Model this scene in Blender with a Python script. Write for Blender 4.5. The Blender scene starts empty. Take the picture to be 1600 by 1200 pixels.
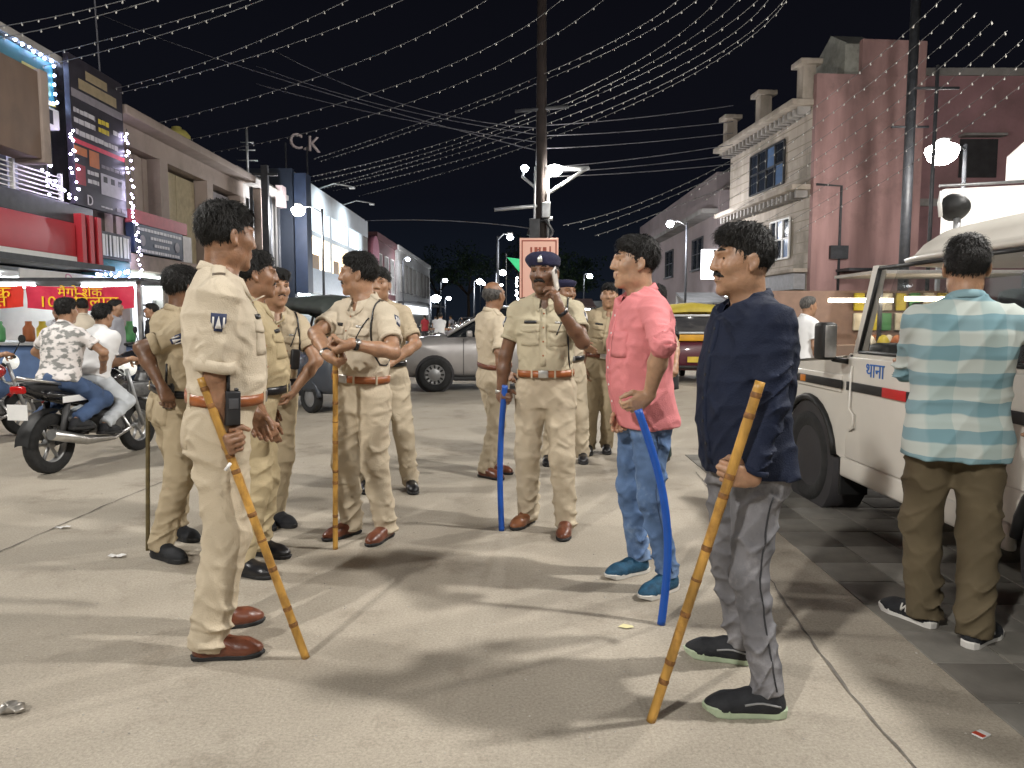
import bpy, bmesh, math, random
import numpy as np
from mathutils import Vector, Matrix
random.seed(7); np.random.seed(7)
PI = math.pi
sc = bpy.context.scene
col = sc.collection

# ------------------------------------------------------------------ camera
FPX, CAMH, HORY = 1150.0, 1.36, 500.0          # focal length in photo pixels, eye height, horizon row
TH = math.atan((600 - HORY) / FPX)
cam = bpy.data.objects.new('camera', bpy.data.cameras.new('camera'))
col.objects.link(cam)
cam.location = (0, 0, CAMH)
cam.rotation_euler = (PI / 2 - TH, 0, 0)
cam.data.sensor_width = 36
cam.data.lens = FPX / 1600 * 36
cam.data.clip_start = 0.05
cam.data.clip_end = 2000
sc.camera = cam

# ------------------------------------------------------------------ night sky
world = bpy.data.worlds.new('World'); sc.world = world; world.use_nodes = True
nt = world.node_tree; nt.nodes.clear()
wo = nt.nodes.new('ShaderNodeOutputWorld'); bg = nt.nodes.new('ShaderNodeBackground')
sky = nt.nodes.new('ShaderNodeTexSky'); sky.sky_type = 'NISHITA'; sky.sun_disc = False
sky.sun_elevation = math.radians(-4.0); sky.sun_rotation = math.radians(200)
tcw = nt.nodes.new('ShaderNodeTexCoord'); sxw = nt.nodes.new('ShaderNodeSeparateXYZ'); nt.links.new(tcw.outputs['Generated'], sxw.inputs[0])
glow = nt.nodes.new('ShaderNodeValToRGB'); nt.links.new(sxw.outputs[2], glow.inputs[0])     # town glow: paler navy low down, near black overhead
glow.color_ramp.elements[0].position = 0.0; glow.color_ramp.elements[0].color = (.085, .120, .190, 1)
glow.color_ramp.elements[1].position = .42; glow.color_ramp.elements[1].color = (.024, .026, .050, 1)
e_ = glow.color_ramp.elements.new(.16); e_.color = (.042, .053, .095, 1)
mix = nt.nodes.new('ShaderNodeMixRGB'); mix.blend_type = 'ADD'; mix.inputs[0].default_value = 1
nt.links.new(glow.outputs[0], mix.inputs[2]); nt.links.new(sky.outputs[0], mix.inputs[1]); nt.links.new(mix.outputs[0], bg.inputs[0])
bg.inputs[1].default_value = 0.06
nt.links.new(bg.outputs[0], wo.inputs[0])

sc.view_settings.view_transform = 'Standard'; sc.view_settings.look = 'None'
sc.view_settings.gamma = 1; sc.view_settings.use_curve_mapping = False
sc.view_settings.exposure = 0.58
sc.render.engine = 'CYCLES'
sc.cycles.use_denoising = True
sc.cycles.max_bounces = 5; sc.cycles.diffuse_bounces = 3; sc.cycles.glossy_bounces = 2
sc.cycles.transmission_bounces = 4; sc.cycles.transparent_max_bounces = 6
sc.cycles.caustics_reflective = False; sc.cycles.caustics_refractive = False
sc.cycles.sample_clamp_indirect = 4
sc.cycles.use_adaptive_sampling = True; sc.cycles.adaptive_threshold = .035; sc.cycles.adaptive_min_samples = 16
sc.cycles.volume_bounces = 0
sc.cycles.volume_step_rate = 4

def lamp_light(name, loc, power, color=(1, .93, .82), kind='POINT', radius=.12, target=None, spot=120, parent=None, blend=.6):
    d = bpy.data.lights.new(name, kind); d.energy = power; d.color = color
    d.shadow_soft_size = radius
    o = bpy.data.objects.new(name, d); col.objects.link(o); o.location = loc
    if kind == 'SPOT':
        d.spot_size = math.radians(spot); d.spot_blend = blend
        v = Vector(target) - Vector(loc)
        o.rotation_euler = v.to_track_quat('-Z', 'Y').to_euler()
    if parent is not None:
        o.parent = parent; o.location = Vector(loc) - parent.location
    return o

# ------------------------------------------------------------------ pixel -> place
def ray(px, py):
    u = (px - 800) / FPX; v = (600 - py) / FPX
    return np.array([u, math.cos(TH) + v * math.sin(TH), v * math.cos(TH) - math.sin(TH)])
def at(px, py, Y):
    r = ray(px, py); return np.array([0, 0, CAMH]) + r * (Y / r[1])
def gp(px, py, z=0.0):
    r = ray(px, py); return np.array([0, 0, CAMH]) + r * ((z - CAMH) / r[2])
def nrm(v):
    v = np.asarray(v, float); return v / (np.linalg.norm(v) + 1e-12)
V3 = lambda *a: np.array(a, float)

# ------------------------------------------------------------------ objects
def tag(o, label=None, cat=None, group=None, kind=None):
    if label: o['label'] = label
    if cat: o['category'] = cat
    if group: o['group'] = group
    if kind: o['kind'] = kind
    return o
def thing(name, loc=(0, 0, 0), label=None, cat=None, group=None):
    o = bpy.data.objects.new(name, None); col.objects.link(o); o.location = tuple(loc)
    o.empty_display_size = .2
    return tag(o, label, cat, group)
def link(name, me, mats, parent=None, loc=None):
    o = bpy.data.objects.new(name, me); col.objects.link(o)
    if mats is not None and len(me.materials) == 0:
        for m in (mats if isinstance(mats, (list, tuple)) else [mats]): me.materials.append(m)
    if parent is not None: o.parent = parent
    if loc is not None: o.location = tuple(loc)
    return o
def copy_tree(o, parent=None):
    c = o.copy(); col.objects.link(c); c.parent = parent
    for ch in list(o.children): copy_tree(ch, c)
    return c

class MB:
    """collects simple shapes into ONE mesh"""
    def __init__(s): s.v = []; s.f = []; s.mi = []; s.m = 0; s.sm = []
    def add(s, vs, fs, smooth=False):
        n = len(s.v); s.v += [tuple(map(float, x)) for x in vs]
        for f in fs: s.f.append(tuple(i + n for i in f)); s.mi.append(s.m); s.sm.append(smooth)
        return s
    def box(s, c, d, R=None, bev=0):
        c = np.array(c, float); d = np.array(d, float) / 2
        if bev <= 0:
            vs = [V3(x, y, z) * d for x in (-1, 1) for y in (-1, 1) for z in (-1, 1)]
            fs = [(0, 1, 3, 2), (4, 6, 7, 5), (0, 4, 5, 1), (2, 3, 7, 6), (0, 2, 6, 4), (1, 5, 7, 3)]
        else:
            bm = bmesh.new(); bmesh.ops.create_cube(bm, size=2)
            for v in bm.verts: v.co = Vector((v.co.x * d[0], v.co.y * d[1], v.co.z * d[2]))
            bmesh.ops.bevel(bm, geom=bm.edges[:], offset=min(bev, d.min() * .95), segments=2, affect='EDGES', profile=.6)
            vs = [np.array(v.co) for v in bm.verts]; bm.verts.index_update()
            fs = [tuple(v.index for v in f.verts) for f in bm.faces]; bm.free()
        if R is not None: vs = [R @ v for v in vs]
        return s.add([v + c for v in vs], fs, bev > 0)
    def quad(s, a, b, c, d): return s.add([a, b, c, d], [(0, 1, 2, 3)])
    def tube(s, pts, r, n=8, cap=True, smooth=True):
        pts = [np.array(p, float) for p in pts]
        rr = r if isinstance(r, (list, tuple, np.ndarray)) else [r] * len(pts)
        vs = []; prev = None
        for i, p in enumerate(pts):
            t = nrm(pts[min(i + 1, len(pts) - 1)] - pts[max(i - 1, 0)])
            if prev is None:
                a = nrm(np.cross(t, V3(0, 0, 1) if abs(t[2]) < .9 else V3(1, 0, 0)))
            else: a = nrm(prev - t * prev.dot(t))
            prev = a; b = np.cross(t, a)
            for k in range(n):
                q = 2 * PI * k / n; vs.append(p + rr[i] * (math.cos(q) * a + math.sin(q) * b))
        fs = []
        for i in range(len(pts) - 1):
            for k in range(n):
                k2 = (k + 1) % n; fs.append((i * n + k, i * n + k2, (i + 1) * n + k2, (i + 1) * n + k))
        s.add(vs, fs, smooth)
        if cap:
            m = len(s.v) - len(vs)
            s.f.append(tuple(m + k for k in range(n))[::-1]); s.mi.append(s.m); s.sm.append(False)
            s.f.append(tuple(m + (len(pts) - 1) * n + k for k in range(n))); s.mi.append(s.m); s.sm.append(False)
        return s
    def lathe(s, prof, c, axis=(0, 0, 1), n=20, cap=True, smooth=True):
        a = nrm(axis); u = nrm(np.cross(a, V3(0, 0, 1) if abs(a[2]) < .9 else V3(1, 0, 0))); w = np.cross(a, u); c = np.array(c, float)
        vs = []; fs = []
        for (r, h) in prof:
            for k in range(n):
                q = 2 * PI * k / n; vs.append(c + a * h + r * (math.cos(q) * u + math.sin(q) * w))
        for i in range(len(prof) - 1):
            for k in range(n):
                k2 = (k + 1) % n; fs.append((i * n + k, i * n + k2, (i + 1) * n + k2, (i + 1) * n + k))
        s.add(vs, fs, smooth)
        if cap:
            m = len(s.v) - len(vs)
            s.f.append(tuple(m + k for k in range(n))[::-1]); s.mi.append(s.m); s.sm.append(False)
            s.f.append(tuple(m + (len(prof) - 1) * n + k for k in range(n))); s.mi.append(s.m); s.sm.append(False)
        return s
    def prism(s, poly, o, ux, uy, depth, both=True):
        """polygon poly (2-D) in the frame o,ux,uy extruded along ux x uy by depth"""
        o = np.array(o, float); ux = np.array(ux, float); uy = np.array(uy, float); w = nrm(np.cross(ux, uy)) * depth
        n = len(poly); a = [o + ux * p[0] + uy * p[1] for p in poly]; b = [p + w for p in a]
        fs = [tuple(range(n))[::-1], tuple(range(n, 2 * n))] + [(i, (i + 1) % n, (i + 1) % n + n, i + n) for i in range(n)]
        return s.add(a + b, fs)
    def loft(s, rings, cap=True, smooth=True, closed=True):
        n = len(rings[0]); vs = [p for r in rings for p in r]; fs = []
        for i in range(len(rings) - 1):
            for k in range(n if closed else n - 1):
                k2 = (k + 1) % n; fs.append((i * n + k, i * n + k2, (i + 1) * n + k2, (i + 1) * n + k))
        if cap: fs += [tuple(range(n))[::-1], tuple(range((len(rings) - 1) * n, len(rings) * n))]
        return s.add(vs, fs, smooth)
    def mesh(s, name='m'):
        me = bpy.data.meshes.new(name); me.from_pydata(s.v, [], s.f)
        me.polygons.foreach_set('material_index', s.mi); me.polygons.foreach_set('use_smooth', s.sm)
        me.update(); return me
    def build(s, name, mats, parent=None, loc=None):
        return link(name, s.mesh(name), mats, parent, loc)

def fix_normals(o):
    bm = bmesh.new(); bm.from_mesh(o.data); bmesh.ops.recalc_face_normals(bm, faces=bm.faces[:]); bm.to_mesh(o.data); bm.free(); return o

# ------------------------------------------------------------------ materials
MATS = {}
def mk(name, c, rough=.65, metal=0, var=.12, scale=6, bump=0, bscale=80, spec=.4, emit=0, ec=None, stretch=None, sss=0, coat=0, dirt=0, dirtc=(.08, .07, .06), alpha=1, trans=0, detail=4, crease=0, cscale=6.5):
    if name in MATS: return MATS[name]
    m = bpy.data.materials.new(name); m.use_nodes = True; n = m.node_tree.nodes; l = m.node_tree.links
    p = n['Principled BSDF']; p.inputs['Roughness'].default_value = rough; p.inputs['Metallic'].default_value = metal
    p.inputs['Specular IOR Level'].default_value = spec
    tc = n.new('ShaderNodeTexCoord'); src = tc.outputs['Object']
    if stretch:
        mp = n.new('ShaderNodeMapping'); mp.inputs['Scale'].default_value = stretch; l.new(src, mp.inputs[0]); src = mp.outputs[0]
    nz = n.new('ShaderNodeTexNoise'); nz.inputs['Scale'].default_value = scale; nz.inputs['Detail'].default_value = detail; l.new(src, nz.inputs['Vector'])
    rp = n.new('ShaderNodeValToRGB'); l.new(nz.outputs[0], rp.inputs[0])
    rp.color_ramp.elements[0].position = .3; rp.color_ramp.elements[1].position = .7
    rp.color_ramp.elements[0].color = tuple(max(0, x * (1 - var)) for x in c) + (1,)
    rp.color_ramp.elements[1].color = tuple(min(1, x * (1 + var)) for x in c) + (1,)
    out = rp.outputs[0]
    if dirt:
        n2 = n.new('ShaderNodeTexNoise'); n2.inputs['Scale'].default_value = scale * .37; n2.inputs['Detail'].default_value = 8; n2.inputs['Roughness'].default_value = .7
        l.new(tc.outputs['Object'], n2.inputs['Vector'])
        r2 = n.new('ShaderNodeValToRGB'); r2.color_ramp.elements[0].position = .5; r2.color_ramp.elements[1].position = .72
        r2.color_ramp.elements[1].color = (dirt, dirt, dirt, 1); l.new(n2.outputs[0], r2.inputs[0])
        mx = n.new('ShaderNodeMixRGB'); mx.inputs[2].default_value = dirtc + (1,); l.new(r2.outputs[0], mx.inputs[0]); l.new(out, mx.inputs[1]); out = mx.outputs[0]
    l.new(out, p.inputs['Base Color'])
    if bump:
        nb = n.new('ShaderNodeTexNoise'); nb.inputs['Scale'].default_value = bscale; nb.inputs['Detail'].default_value = 3; l.new(src, nb.inputs['Vector'])
        b = n.new('ShaderNodeBump'); b.inputs['Strength'].default_value = bump; b.inputs['Distance'].default_value = .01
        l.new(nb.outputs[0], b.inputs['Height']); l.new(b.outputs[0], p.inputs['Normal'])
    if crease:
        nc = n.new('ShaderNodeTexNoise'); nc.noise_type = 'RIDGED_MULTIFRACTAL'; nc.inputs['Scale'].default_value = cscale; nc.inputs['Detail'].default_value = 2.5; nc.inputs['Distortion'].default_value = .9; l.new(tc.outputs['Object'], nc.inputs['Vector'])
        b2 = n.new('ShaderNodeBump'); b2.inputs['Strength'].default_value = crease; b2.inputs['Distance'].default_value = .026; l.new(nc.outputs[0], b2.inputs['Height'])
        if bump: l.new(b.outputs[0], b2.inputs['Normal'])
        l.new(b2.outputs[0], p.inputs['Normal'])
    if emit:
        p.inputs['Emission Color'].default_value = tuple(ec or c) + (1,); p.inputs['Emission Strength'].default_value = emit
    if sss:
        p.inputs['Subsurface Weight'].default_value = sss; p.inputs['Subsurface Radius'].default_value = (.02, .008, .004); p.inputs['Subsurface Scale'].default_value = .4
    if coat: p.inputs['Coat Weight'].default_value = coat; p.inputs['Coat Roughness'].default_value = .08
    if trans: p.inputs['Transmission Weight'].default_value = trans
    if alpha < 1: p.inputs['Alpha'].default_value = alpha
    MATS[name] = m; return m

# ------------------------------------------------------------------ distance fields -> meshes
def sstep(x, a, b):
    t = np.clip((x - a) / (b - a), 0, 1); return t * t * (3 - 2 * t)
class Sdf:
    def __init__(s, seed=0): s.p = []; s.wr = None; s.seed = seed; s.clips = []
    def cone(s, a, b, ra, rb, k=.02, op='u', cap=(0, 0), fold=None):
        s.p.append(('c', np.array(a, float), np.array(b, float), ra, rb, k, op, cap, fold)); return s
    def ell(s, c, r, R=None, k=.02, op='u', n=2.0):
        s.p.append(('e', np.array(c, float), np.array(r, float), np.eye(3) if R is None else np.array(R), n, k, op)); return s
    def torso(s, P0, a, L, F, tz, w, fd, bd, n=2.4, k=.03, op='u'):
        s.p.append(('t', P0, a, L, F, np.array(tz), np.array(w), np.array(fd), np.array(bd), n, k, op)); return s
    def bounds(s, q):
        if q[0] == 'c':
            r = max(q[3], q[4]) + (q[8][0] if q[8] else 0)
            return np.minimum(q[1], q[2]) - r, np.maximum(q[1], q[2]) + r
        if q[0] == 'e':
            e = np.sqrt(((q[3] * q[2]) ** 2).sum(1)); return q[1] - e, q[1] + e
        P0, a = q[1], q[2]; r = max(q[6].max(), q[7].max(), q[8].max()) * 1.1
        A = P0 + a * q[5][0]; B = P0 + a * q[5][-1]; return np.minimum(A, B) - r, np.maximum(A, B) + r
    def ev(s, q, P):
        if q[0] == 'c':
            _, a, b, ra, rb, k, op, cap, fold = q
            ab = b - a; L = np.linalg.norm(ab) + 1e-9; ax = ab / L
            d0 = P - a; sa = d0 @ ax; t = np.clip(sa / L, 0, 1)
            off = d0 - (t * L)[..., None] * ax
            rad = np.sqrt((off ** 2).sum(-1)); R = ra + (rb - ra) * t
            d = rad - R
            if fold:
                amp, fr, ph, e0, e1 = fold
                u = nrm(np.cross(ax, V3(.31, .77, .2))); v = np.cross(ax, u)
                uu = (off @ u) / (rad + 1e-6); vv = (off @ v) / (rad + 1e-6)
                env = e0 + (e1 - e0) * t
                w = fr * sa + 1.5 * uu * math.cos(ph) + 1.5 * vv * math.sin(ph) + .9 * np.sin(fr * .6 * sa + 3 * uu + ph)
                d = d - amp * env * ((1 - np.abs(np.sin(w))) ** 2.2 - .25) * (0.55 + .45 * np.sin(2 * uu + ph + 7 * sa))
            if cap[0]: d = np.maximum(d, -sa)
            if cap[1]: d = np.maximum(d, sa - L)
            return d
        if q[0] == 'e':
            _, c, r, R, n, k, op = q
            x = (P - c) @ R / r
            m = (np.abs(x) ** n).sum(-1) ** (1 / n)
            g = np.sqrt(((x / r) ** 2).sum(-1)) + 1e-9
            x2 = np.sqrt((x ** 2).sum(-1))
            return np.where(x2 > .3, m * (m - 1) / g if n == 2 else (m - 1) * r.min(), (m - 1) * r.min())
        _, P0, a, L, F, tz, w, fd, bd, n, k, op = q
        d0 = P - P0; t = d0 @ a; u = np.abs(d0 @ L); v = d0 @ F
        W = np.interp(t, tz, w); D = np.where(v > 0, np.interp(t, tz, fd), np.interp(t, tz, bd))
        m = ((u / W) ** n + (np.abs(v) / D) ** n) ** (1 / n)
        d = (m - 1) * np.minimum(W, D) * .95
        return np.maximum(d, np.maximum(tz[0] - t, t - tz[-1]))
    @staticmethod
    def comb(D, d, k, op):
        if op == 'u':
            h = np.clip(.5 + .5 * (D - d) / k, 0, 1); return D + (d - D) * h - k * h * (1 - h)
        h = np.clip(.5 - .5 * (D + d) / k, 0, 1); return D + (-d - D) * h + k * h * (1 - h)
    def wrinkle(s, P):
        A, f, sd = s.wr
        x, y, z = P[..., 0], P[..., 1], P[..., 2]
        m = .5 + .5 * np.sin(5.1 * x + 3.3 * z + sd) * np.sin(4.3 * y - 5.2 * z + 2 * sd)
        w1 = f * (.75 * z + .45 * x + .3 * y) + 2.2 * np.sin(6 * x + 5 * y + sd) + 1.4 * np.sin(9 * z - 7 * x + sd * 3)
        w2 = f * (.6 * z - .6 * x + .35 * y) + 2.0 * np.sin(7 * y + 4 * z + sd * 2)
        r1 = (1 - np.abs(np.sin(w1))) ** 2; r2 = (1 - np.abs(np.sin(w2))) ** 2
        return -A * (m * r1 + (1 - m) * r2 - .3)
    def dist(s, P):
        P = np.asarray(P, float); D = np.full(P.shape[:-1], 1.0)
        for q in s.p:
            k, op = (q[5], q[6]) if q[0] != 't' else (q[10], q[11])
            if q[0] == 'c': k, op = q[5], q[6]
            elif q[0] == 'e': k, op = q[5], q[6]
            D = s.comb(D, s.ev(q, P), k, op)
        for (n, c) in s.clips: D = np.maximum(D, P @ n - c)
        return D
    def grid(s, h, lo=None, hi=None):
        bs = [s.bounds(q) for q in s.p if (q[6] if q[0] != 't' else q[11]) == 'u']
        l2 = np.min([b[0] for b in bs], 0) - 3 * h; h2 = np.max([b[1] for b in bs], 0) + 3 * h
        if lo is not None: l2 = np.maximum(l2, lo)
        if hi is not None: h2 = np.minimum(h2, hi)
        n = np.ceil((h2 - l2) / h).astype(int) + 1
        D = np.full(n, 1.0, np.float32)
        for q in s.p:
            k, op = (q[5], q[6]) if q[0] in 'ce' else (q[10], q[11])
            a, b = s.bounds(q); mg = k + 2.5 * h
            i0 = np.clip(np.floor((a - mg - l2) / h).astype(int), 0, n); i1 = np.clip(np.ceil((b + mg - l2) / h).astype(int) + 1, 0, n)
            if (i1 <= i0).any(): continue
            ax = [l2[i] + h * np.arange(i0[i], i1[i]) for i in range(3)]
            P = np.stack(np.meshgrid(*ax, indexing='ij'), -1)
            sl = tuple(slice(i0[i], i1[i]) for i in range(3))
            D[sl] = s.comb(D[sl], s.ev(q, P), k, op)
        if s.wr:
            m = np.abs(D) < 3 * h + s.wr[0]; idx = np.argwhere(m)
            D[m] += s.wrinkle(l2 + idx * h)
        for (nn, c) in s.clips:
            ax = [l2[i] + h * np.arange(n[i]) for i in range(3)]
            pl = nn[0] * ax[0][:, None, None] + nn[1] * ax[1][None, :, None] + nn[2] * ax[2][None, None, :] - c
            D = np.maximum(D, pl)
        return D, l2
    def verts(s, h, lo=None, hi=None):
        D, o = s.grid(h, lo, hi); return nets(D, o, h)
def nets(D, o, h):
    S = D < 0; nx, ny, nz = D.shape
    c = [S[i:nx - 1 + i, j:ny - 1 + j, k:nz - 1 + k] for i in (0, 1) for j in (0, 1) for k in (0, 1)]
    al = c[0].copy(); an = c[0].copy()
    for q in c[1:]: al &= q; an |= q
    act = an & ~al; idx = np.argwhere(act)
    if len(idx) == 0: return np.zeros((0, 3)), np.zeros((0, 4), int)
    acc = np.zeros((len(idx), 3)); cnt = np.zeros(len(idx))
    C = [(i, j, k) for i in (0, 1) for j in (0, 1) for k in (0, 1)]
    val = {q: D[idx[:, 0] + q[0], idx[:, 1] + q[1], idx[:, 2] + q[2]].astype(float) for q in C}
    for q in C:
        for a in range(3):
            if q[a] == 0:
                r = list(q); r[a] = 1; r = tuple(r); v0, v1 = val[q], val[r]
                m = (v0 < 0) != (v1 < 0); t = v0 / np.where(np.abs(v0 - v1) < 1e-12, 1, v0 - v1)
                p = np.zeros((len(idx), 3)) + q; p[:, a] = t
                acc += np.where(m[:, None], p, 0); cnt += m
    vs = o + (idx + acc / cnt[:, None]) * h
    vid = np.full(act.shape, -1, np.int64); vid[act] = np.arange(len(idx))
    F = []
    for a in range(3):
        b, d = (a + 1) % 3, (a + 2) % 3
        s0 = [slice(None)] * 3; s1 = [slice(None)] * 3; s0[a] = slice(0, -1); s1[a] = slice(1, None)
        A, B = S[tuple(s0)], S[tuple(s1)]
        e = np.argwhere(A != B); e = e[(e[:, b] > 0) & (e[:, d] > 0) & (e[:, b] < D.shape[b] - 1) & (e[:, d] < D.shape[d] - 1)]
        if len(e) == 0: continue
        ins = A[tuple(e.T)]
        def g(db, dd):
            q = e.copy(); q[:, b] += db; q[:, d] += dd; return vid[tuple(q.T)]
        Q = np.stack([g(-1, -1), g(0, -1), g(0, 0), g(-1, 0)], 1)
        Q = np.where(ins[:, None], Q, Q[:, ::-1]); F.append(Q)
    F = np.concatenate(F); F = F[(F >= 0).all(1)]
    return vs, F
def np_mesh(name, parts, smooth=True):
    """parts: list of (verts, quads) -> one mesh"""
    V = np.concatenate([p[0] for p in parts]); off = 0; FF = []
    for v, f in parts: FF.append(f + off); off += len(v)
    F = np.concatenate(FF)
    me = bpy.data.meshes.new(name); me.vertices.add(len(V)); me.vertices.foreach_set('co', V.astype(np.float32).ravel())
    me.loops.add(F.size); me.loops.foreach_set('vertex_index', F.astype(np.int32).ravel())
    me.polygons.add(len(F)); me.polygons.foreach_set('loop_start', np.arange(0, F.size, 4, dtype=np.int32))
    me.polygons.foreach_set('use_smooth', np.full(len(F), smooth)); me.update(calc_edges=True); me.validate(); return me
# ================================================================== people
SKIN = {'a': (.24, .125, .07), 'b': (.33, .185, .11), 'c': (.15, .075, .042), 'd': (.40, .24, .15)}
def skin_mat(k): return mk('skin_' + k, SKIN[k], .42, var=.20, scale=22, bump=.22, bscale=120, sss=.10, spec=.5, detail=6)
HAIR = mk('black_hair', (.009, .008, .007), .55, var=.5, scale=60, bump=.9, bscale=220, stretch=(1, 1, .35), spec=.3)
GREYHAIR = mk('greying_hair', (.07, .065, .06), .6, var=.7, scale=70, bump=.9, bscale=200, stretch=(1, 1, .35))
KH = mk('khaki_drill_shirt', (.53, .45, .335), .82, var=.06, scale=5, bump=.38, bscale=190, spec=.2, crease=.9, cscale=9)
KH2 = mk('khaki_drill_dark', (.40, .325, .215), .82, var=.08, scale=5, bump=.38, bscale=190, spec=.2, crease=.9, cscale=9)
KHT = mk('khaki_drill_trousers', (.49, .415, .305), .84, var=.07, scale=5, bump=.38, bscale=190, spec=.2, crease=.9, cscale=9)
BRN = mk('tan_leather', (.30, .095, .03), .35, var=.2, scale=20, bump=.1, bscale=150, spec=.5)
BRS = mk('brown_shoe_leather', (.13, .042, .022), .32, var=.25, scale=18, bump=.12, bscale=120, spec=.5)
TNS = mk('tan_shoe_leather', (.25, .10, .045), .35, var=.25, scale=18, bump=.12, bscale=120, spec=.5)
BLK = mk('black_leather', (.012, .012, .014), .3, var=.3, scale=18, bump=.1, bscale=120, spec=.5)
BLF = mk('black_knit', (.014, .015, .018), .75, var=.3, scale=30, bump=.3, bscale=300)
SOLB = mk('black_rubber', (.02, .02, .021), .7, var=.2, scale=20)
SOLW = mk('white_foam_sole', (.62, .60, .56), .6, var=.08, scale=20)
SOLG = mk('pale_green_sole', (.38, .45, .31), .6, var=.1, scale=20)
STEEL = mk('brushed_steel', (.55, .54, .52), .32, metal=.9, var=.1, scale=30)
PLB = mk('black_plastic', (.015, .015, .017), .42, var=.2, scale=20, spec=.45)
WHT = mk('white_plastic', (.75, .75, .74), .4, var=.04, scale=10)
EYEW = mk('eye_white', (.24, .21, .18), .35, var=.03, scale=10)
IRIS = mk('dark_iris', (.012, .008, .006), .15, var=.1, scale=10)
LIPM = mk('lip_skin', (.21, .10, .072), .45, var=.1, scale=30)

def rotz(psi): return V3(math.cos(psi), math.sin(psi), 0)
def ik(A, C, l1, l2, hint):
    d = C - A; L = np.linalg.norm(d); mx = (l1 + l2) * .995
    if L > mx: C = A + d / L * mx; L = mx; d = C - A
    u = d / L; x = (l1 * l1 - l2 * l2 + L * L) / (2 * L); y = math.sqrt(max(l1 * l1 - x * x, 1e-6))
    h = hint - u * np.dot(hint, u); h = nrm(h)
    return A + u * x + h * y, C

def march(S, O, d, it=20, lim=.4):
    P = O.copy(); tot = np.zeros(O.shape[:-1])
    for _ in range(it):
        D = np.clip(S.dist(P), -.05, .05) * .85; P = P + D[..., None] * d; tot += D
    return P
def patch(S, o, ux, uy, w, h, d, th=.004, nu=6, nv=6, curve=0.0, mask=None):
    """a piece of cloth/metal lying on the surface S; o its centre outside the body, d inward"""
    o = np.array(o, float); ux = nrm(ux); uy = nrm(uy); d = nrm(d)
    gu = np.linspace(-.5, .5, nu); gv = np.linspace(-.5, .5, nv)
    G = o + gu[:, None, None] * w * ux + gv[None, :, None] * h * uy
    if mask is not None:
        for i in range(nu):
            for j in range(nv):
                fu, fv = mask(gu[i], gv[j]); G[i, j] = o + fu * w * ux + fv * h * uy
    P = march(S, G, d)
    med = np.median((P - G) @ d); bad = np.abs((P - G) @ d - med) > .06
    P[bad] = (G + d * med)[bad]
    T = P - d * th; B = P + d * .006
    m = MB(); vs = [T[i, j] for i in range(nu) for j in range(nv)] + [B[i, j] for i in range(nu) for j in range(nv)]
    I = lambda i, j: i * nv + j; N = nu * nv
    fs = [(I(i, j), I(i + 1, j), I(i + 1, j + 1), I(i, j + 1)) for i in range(nu - 1) for j in range(nv - 1)]
    per = [(i, 0) for i in range(nu)] + [(nu - 1, j) for j in range(1, nv)] + [(i, nv - 1) for i in range(nu - 2, -1, -1)] + [(0, j) for j in range(nv - 2, 0, -1)]
    for a, b in zip(per, per[1:] + per[:1]): fs.append((I(*b), I(*a), I(*a) + N, I(*b) + N))
    m.add(vs, fs, True); return m

def add_hand(S, w, d, th, right, pose, s=1.0, k=.011):
    d = nrm(d); th = nrm(th - d * np.dot(th, d)); n = np.cross(th, d) if right else np.cross(d, th)
    curls = {'relax': [(22, 28, 18), (28, 34, 22), (32, 38, 24), (36, 40, 26)], 'grip': [(62, 82, 50), (66, 86, 52), (70, 88, 54), (72, 88, 55)],
             'flat': [(6, 8, 6)] * 4, 'phone': [(24, 40, 30), (30, 46, 32), (34, 50, 34), (46, 60, 40)], 'loose': [(35, 55, 35), (42, 60, 40), (48, 64, 42), (52, 66, 44)],
             'rest': [(40, 50, 28), (46, 54, 30), (50, 56, 30), (52, 58, 32)]}[pose]
    offs = [.030, .0105, -.0095, -.0285]; bl = [.088, .092, .087, .079]; ls = [.95, 1.03, .96, .78]; rr = [.0098, .0102, .0097, .0085]
    S.cone(w - d * .01 * s, w + d * .03 * s, .024 * s, .024 * s, k=.015)
    S.cone(w - d * .005 * s + th * .006 * s, w + d * .03 * s - th * .004 * s, .025 * s, .024 * s, k=.012)
    for i in range(4):
        b = w + (d * bl[i] + th * offs[i]) * s
        S.cone(w + (d * .022 + th * offs[i] * .62) * s, b, .0175 * s, .0135 * s, k=.012)
        p = b; ang = 0
        for j, L in enumerate((.043, .027, .021)):
            ang += math.radians(curls[i][j]); q = p + (d * math.cos(ang) + n * math.sin(ang)) * L * ls[i] * s
            S.cone(p, q, rr[i] * s * (1 - .07 * j), rr[i] * s * (1 - .07 * (j + 1)), k=.006); p = q
    t0 = w + (d * .022 + th * .022 + n * .006) * s
    td = {'grip': [(.55, .55, .6), (.3, -.1, .95), (.25, -.65, .72)], 'relax': [(.75, .55, .35), (.92, .1, .4), (.95, .0, .3)], 'flat': [(.7, .7, .15), (.9, .4, .1), (.95, .25, .1)],
          'phone': [(.7, .6, .4), (.85, .1, .5), (.9, .0, .4)], 'loose': [(.7, .5, .5), (.8, .0, .6), (.8, -.2, .6)], 'rest': [(.7, .6, .3), (.9, .1, .4), (.9, 0, .3)]}[pose]
    S.cone(w + d * .02 * s, t0 + d * .02 * s, .021 * s, .018 * s, k=.015)
    p = t0
    for j, L in enumerate((.046, .033, .027)):
        q = p + nrm(d * td[j][0] + th * td[j][1] + n * td[j][2]) * L * s
        S.cone(p, q, (.0145 - .002 * j) * s, (.0125 - .002 * j) * s, k=.009); p = q
    return n

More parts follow.
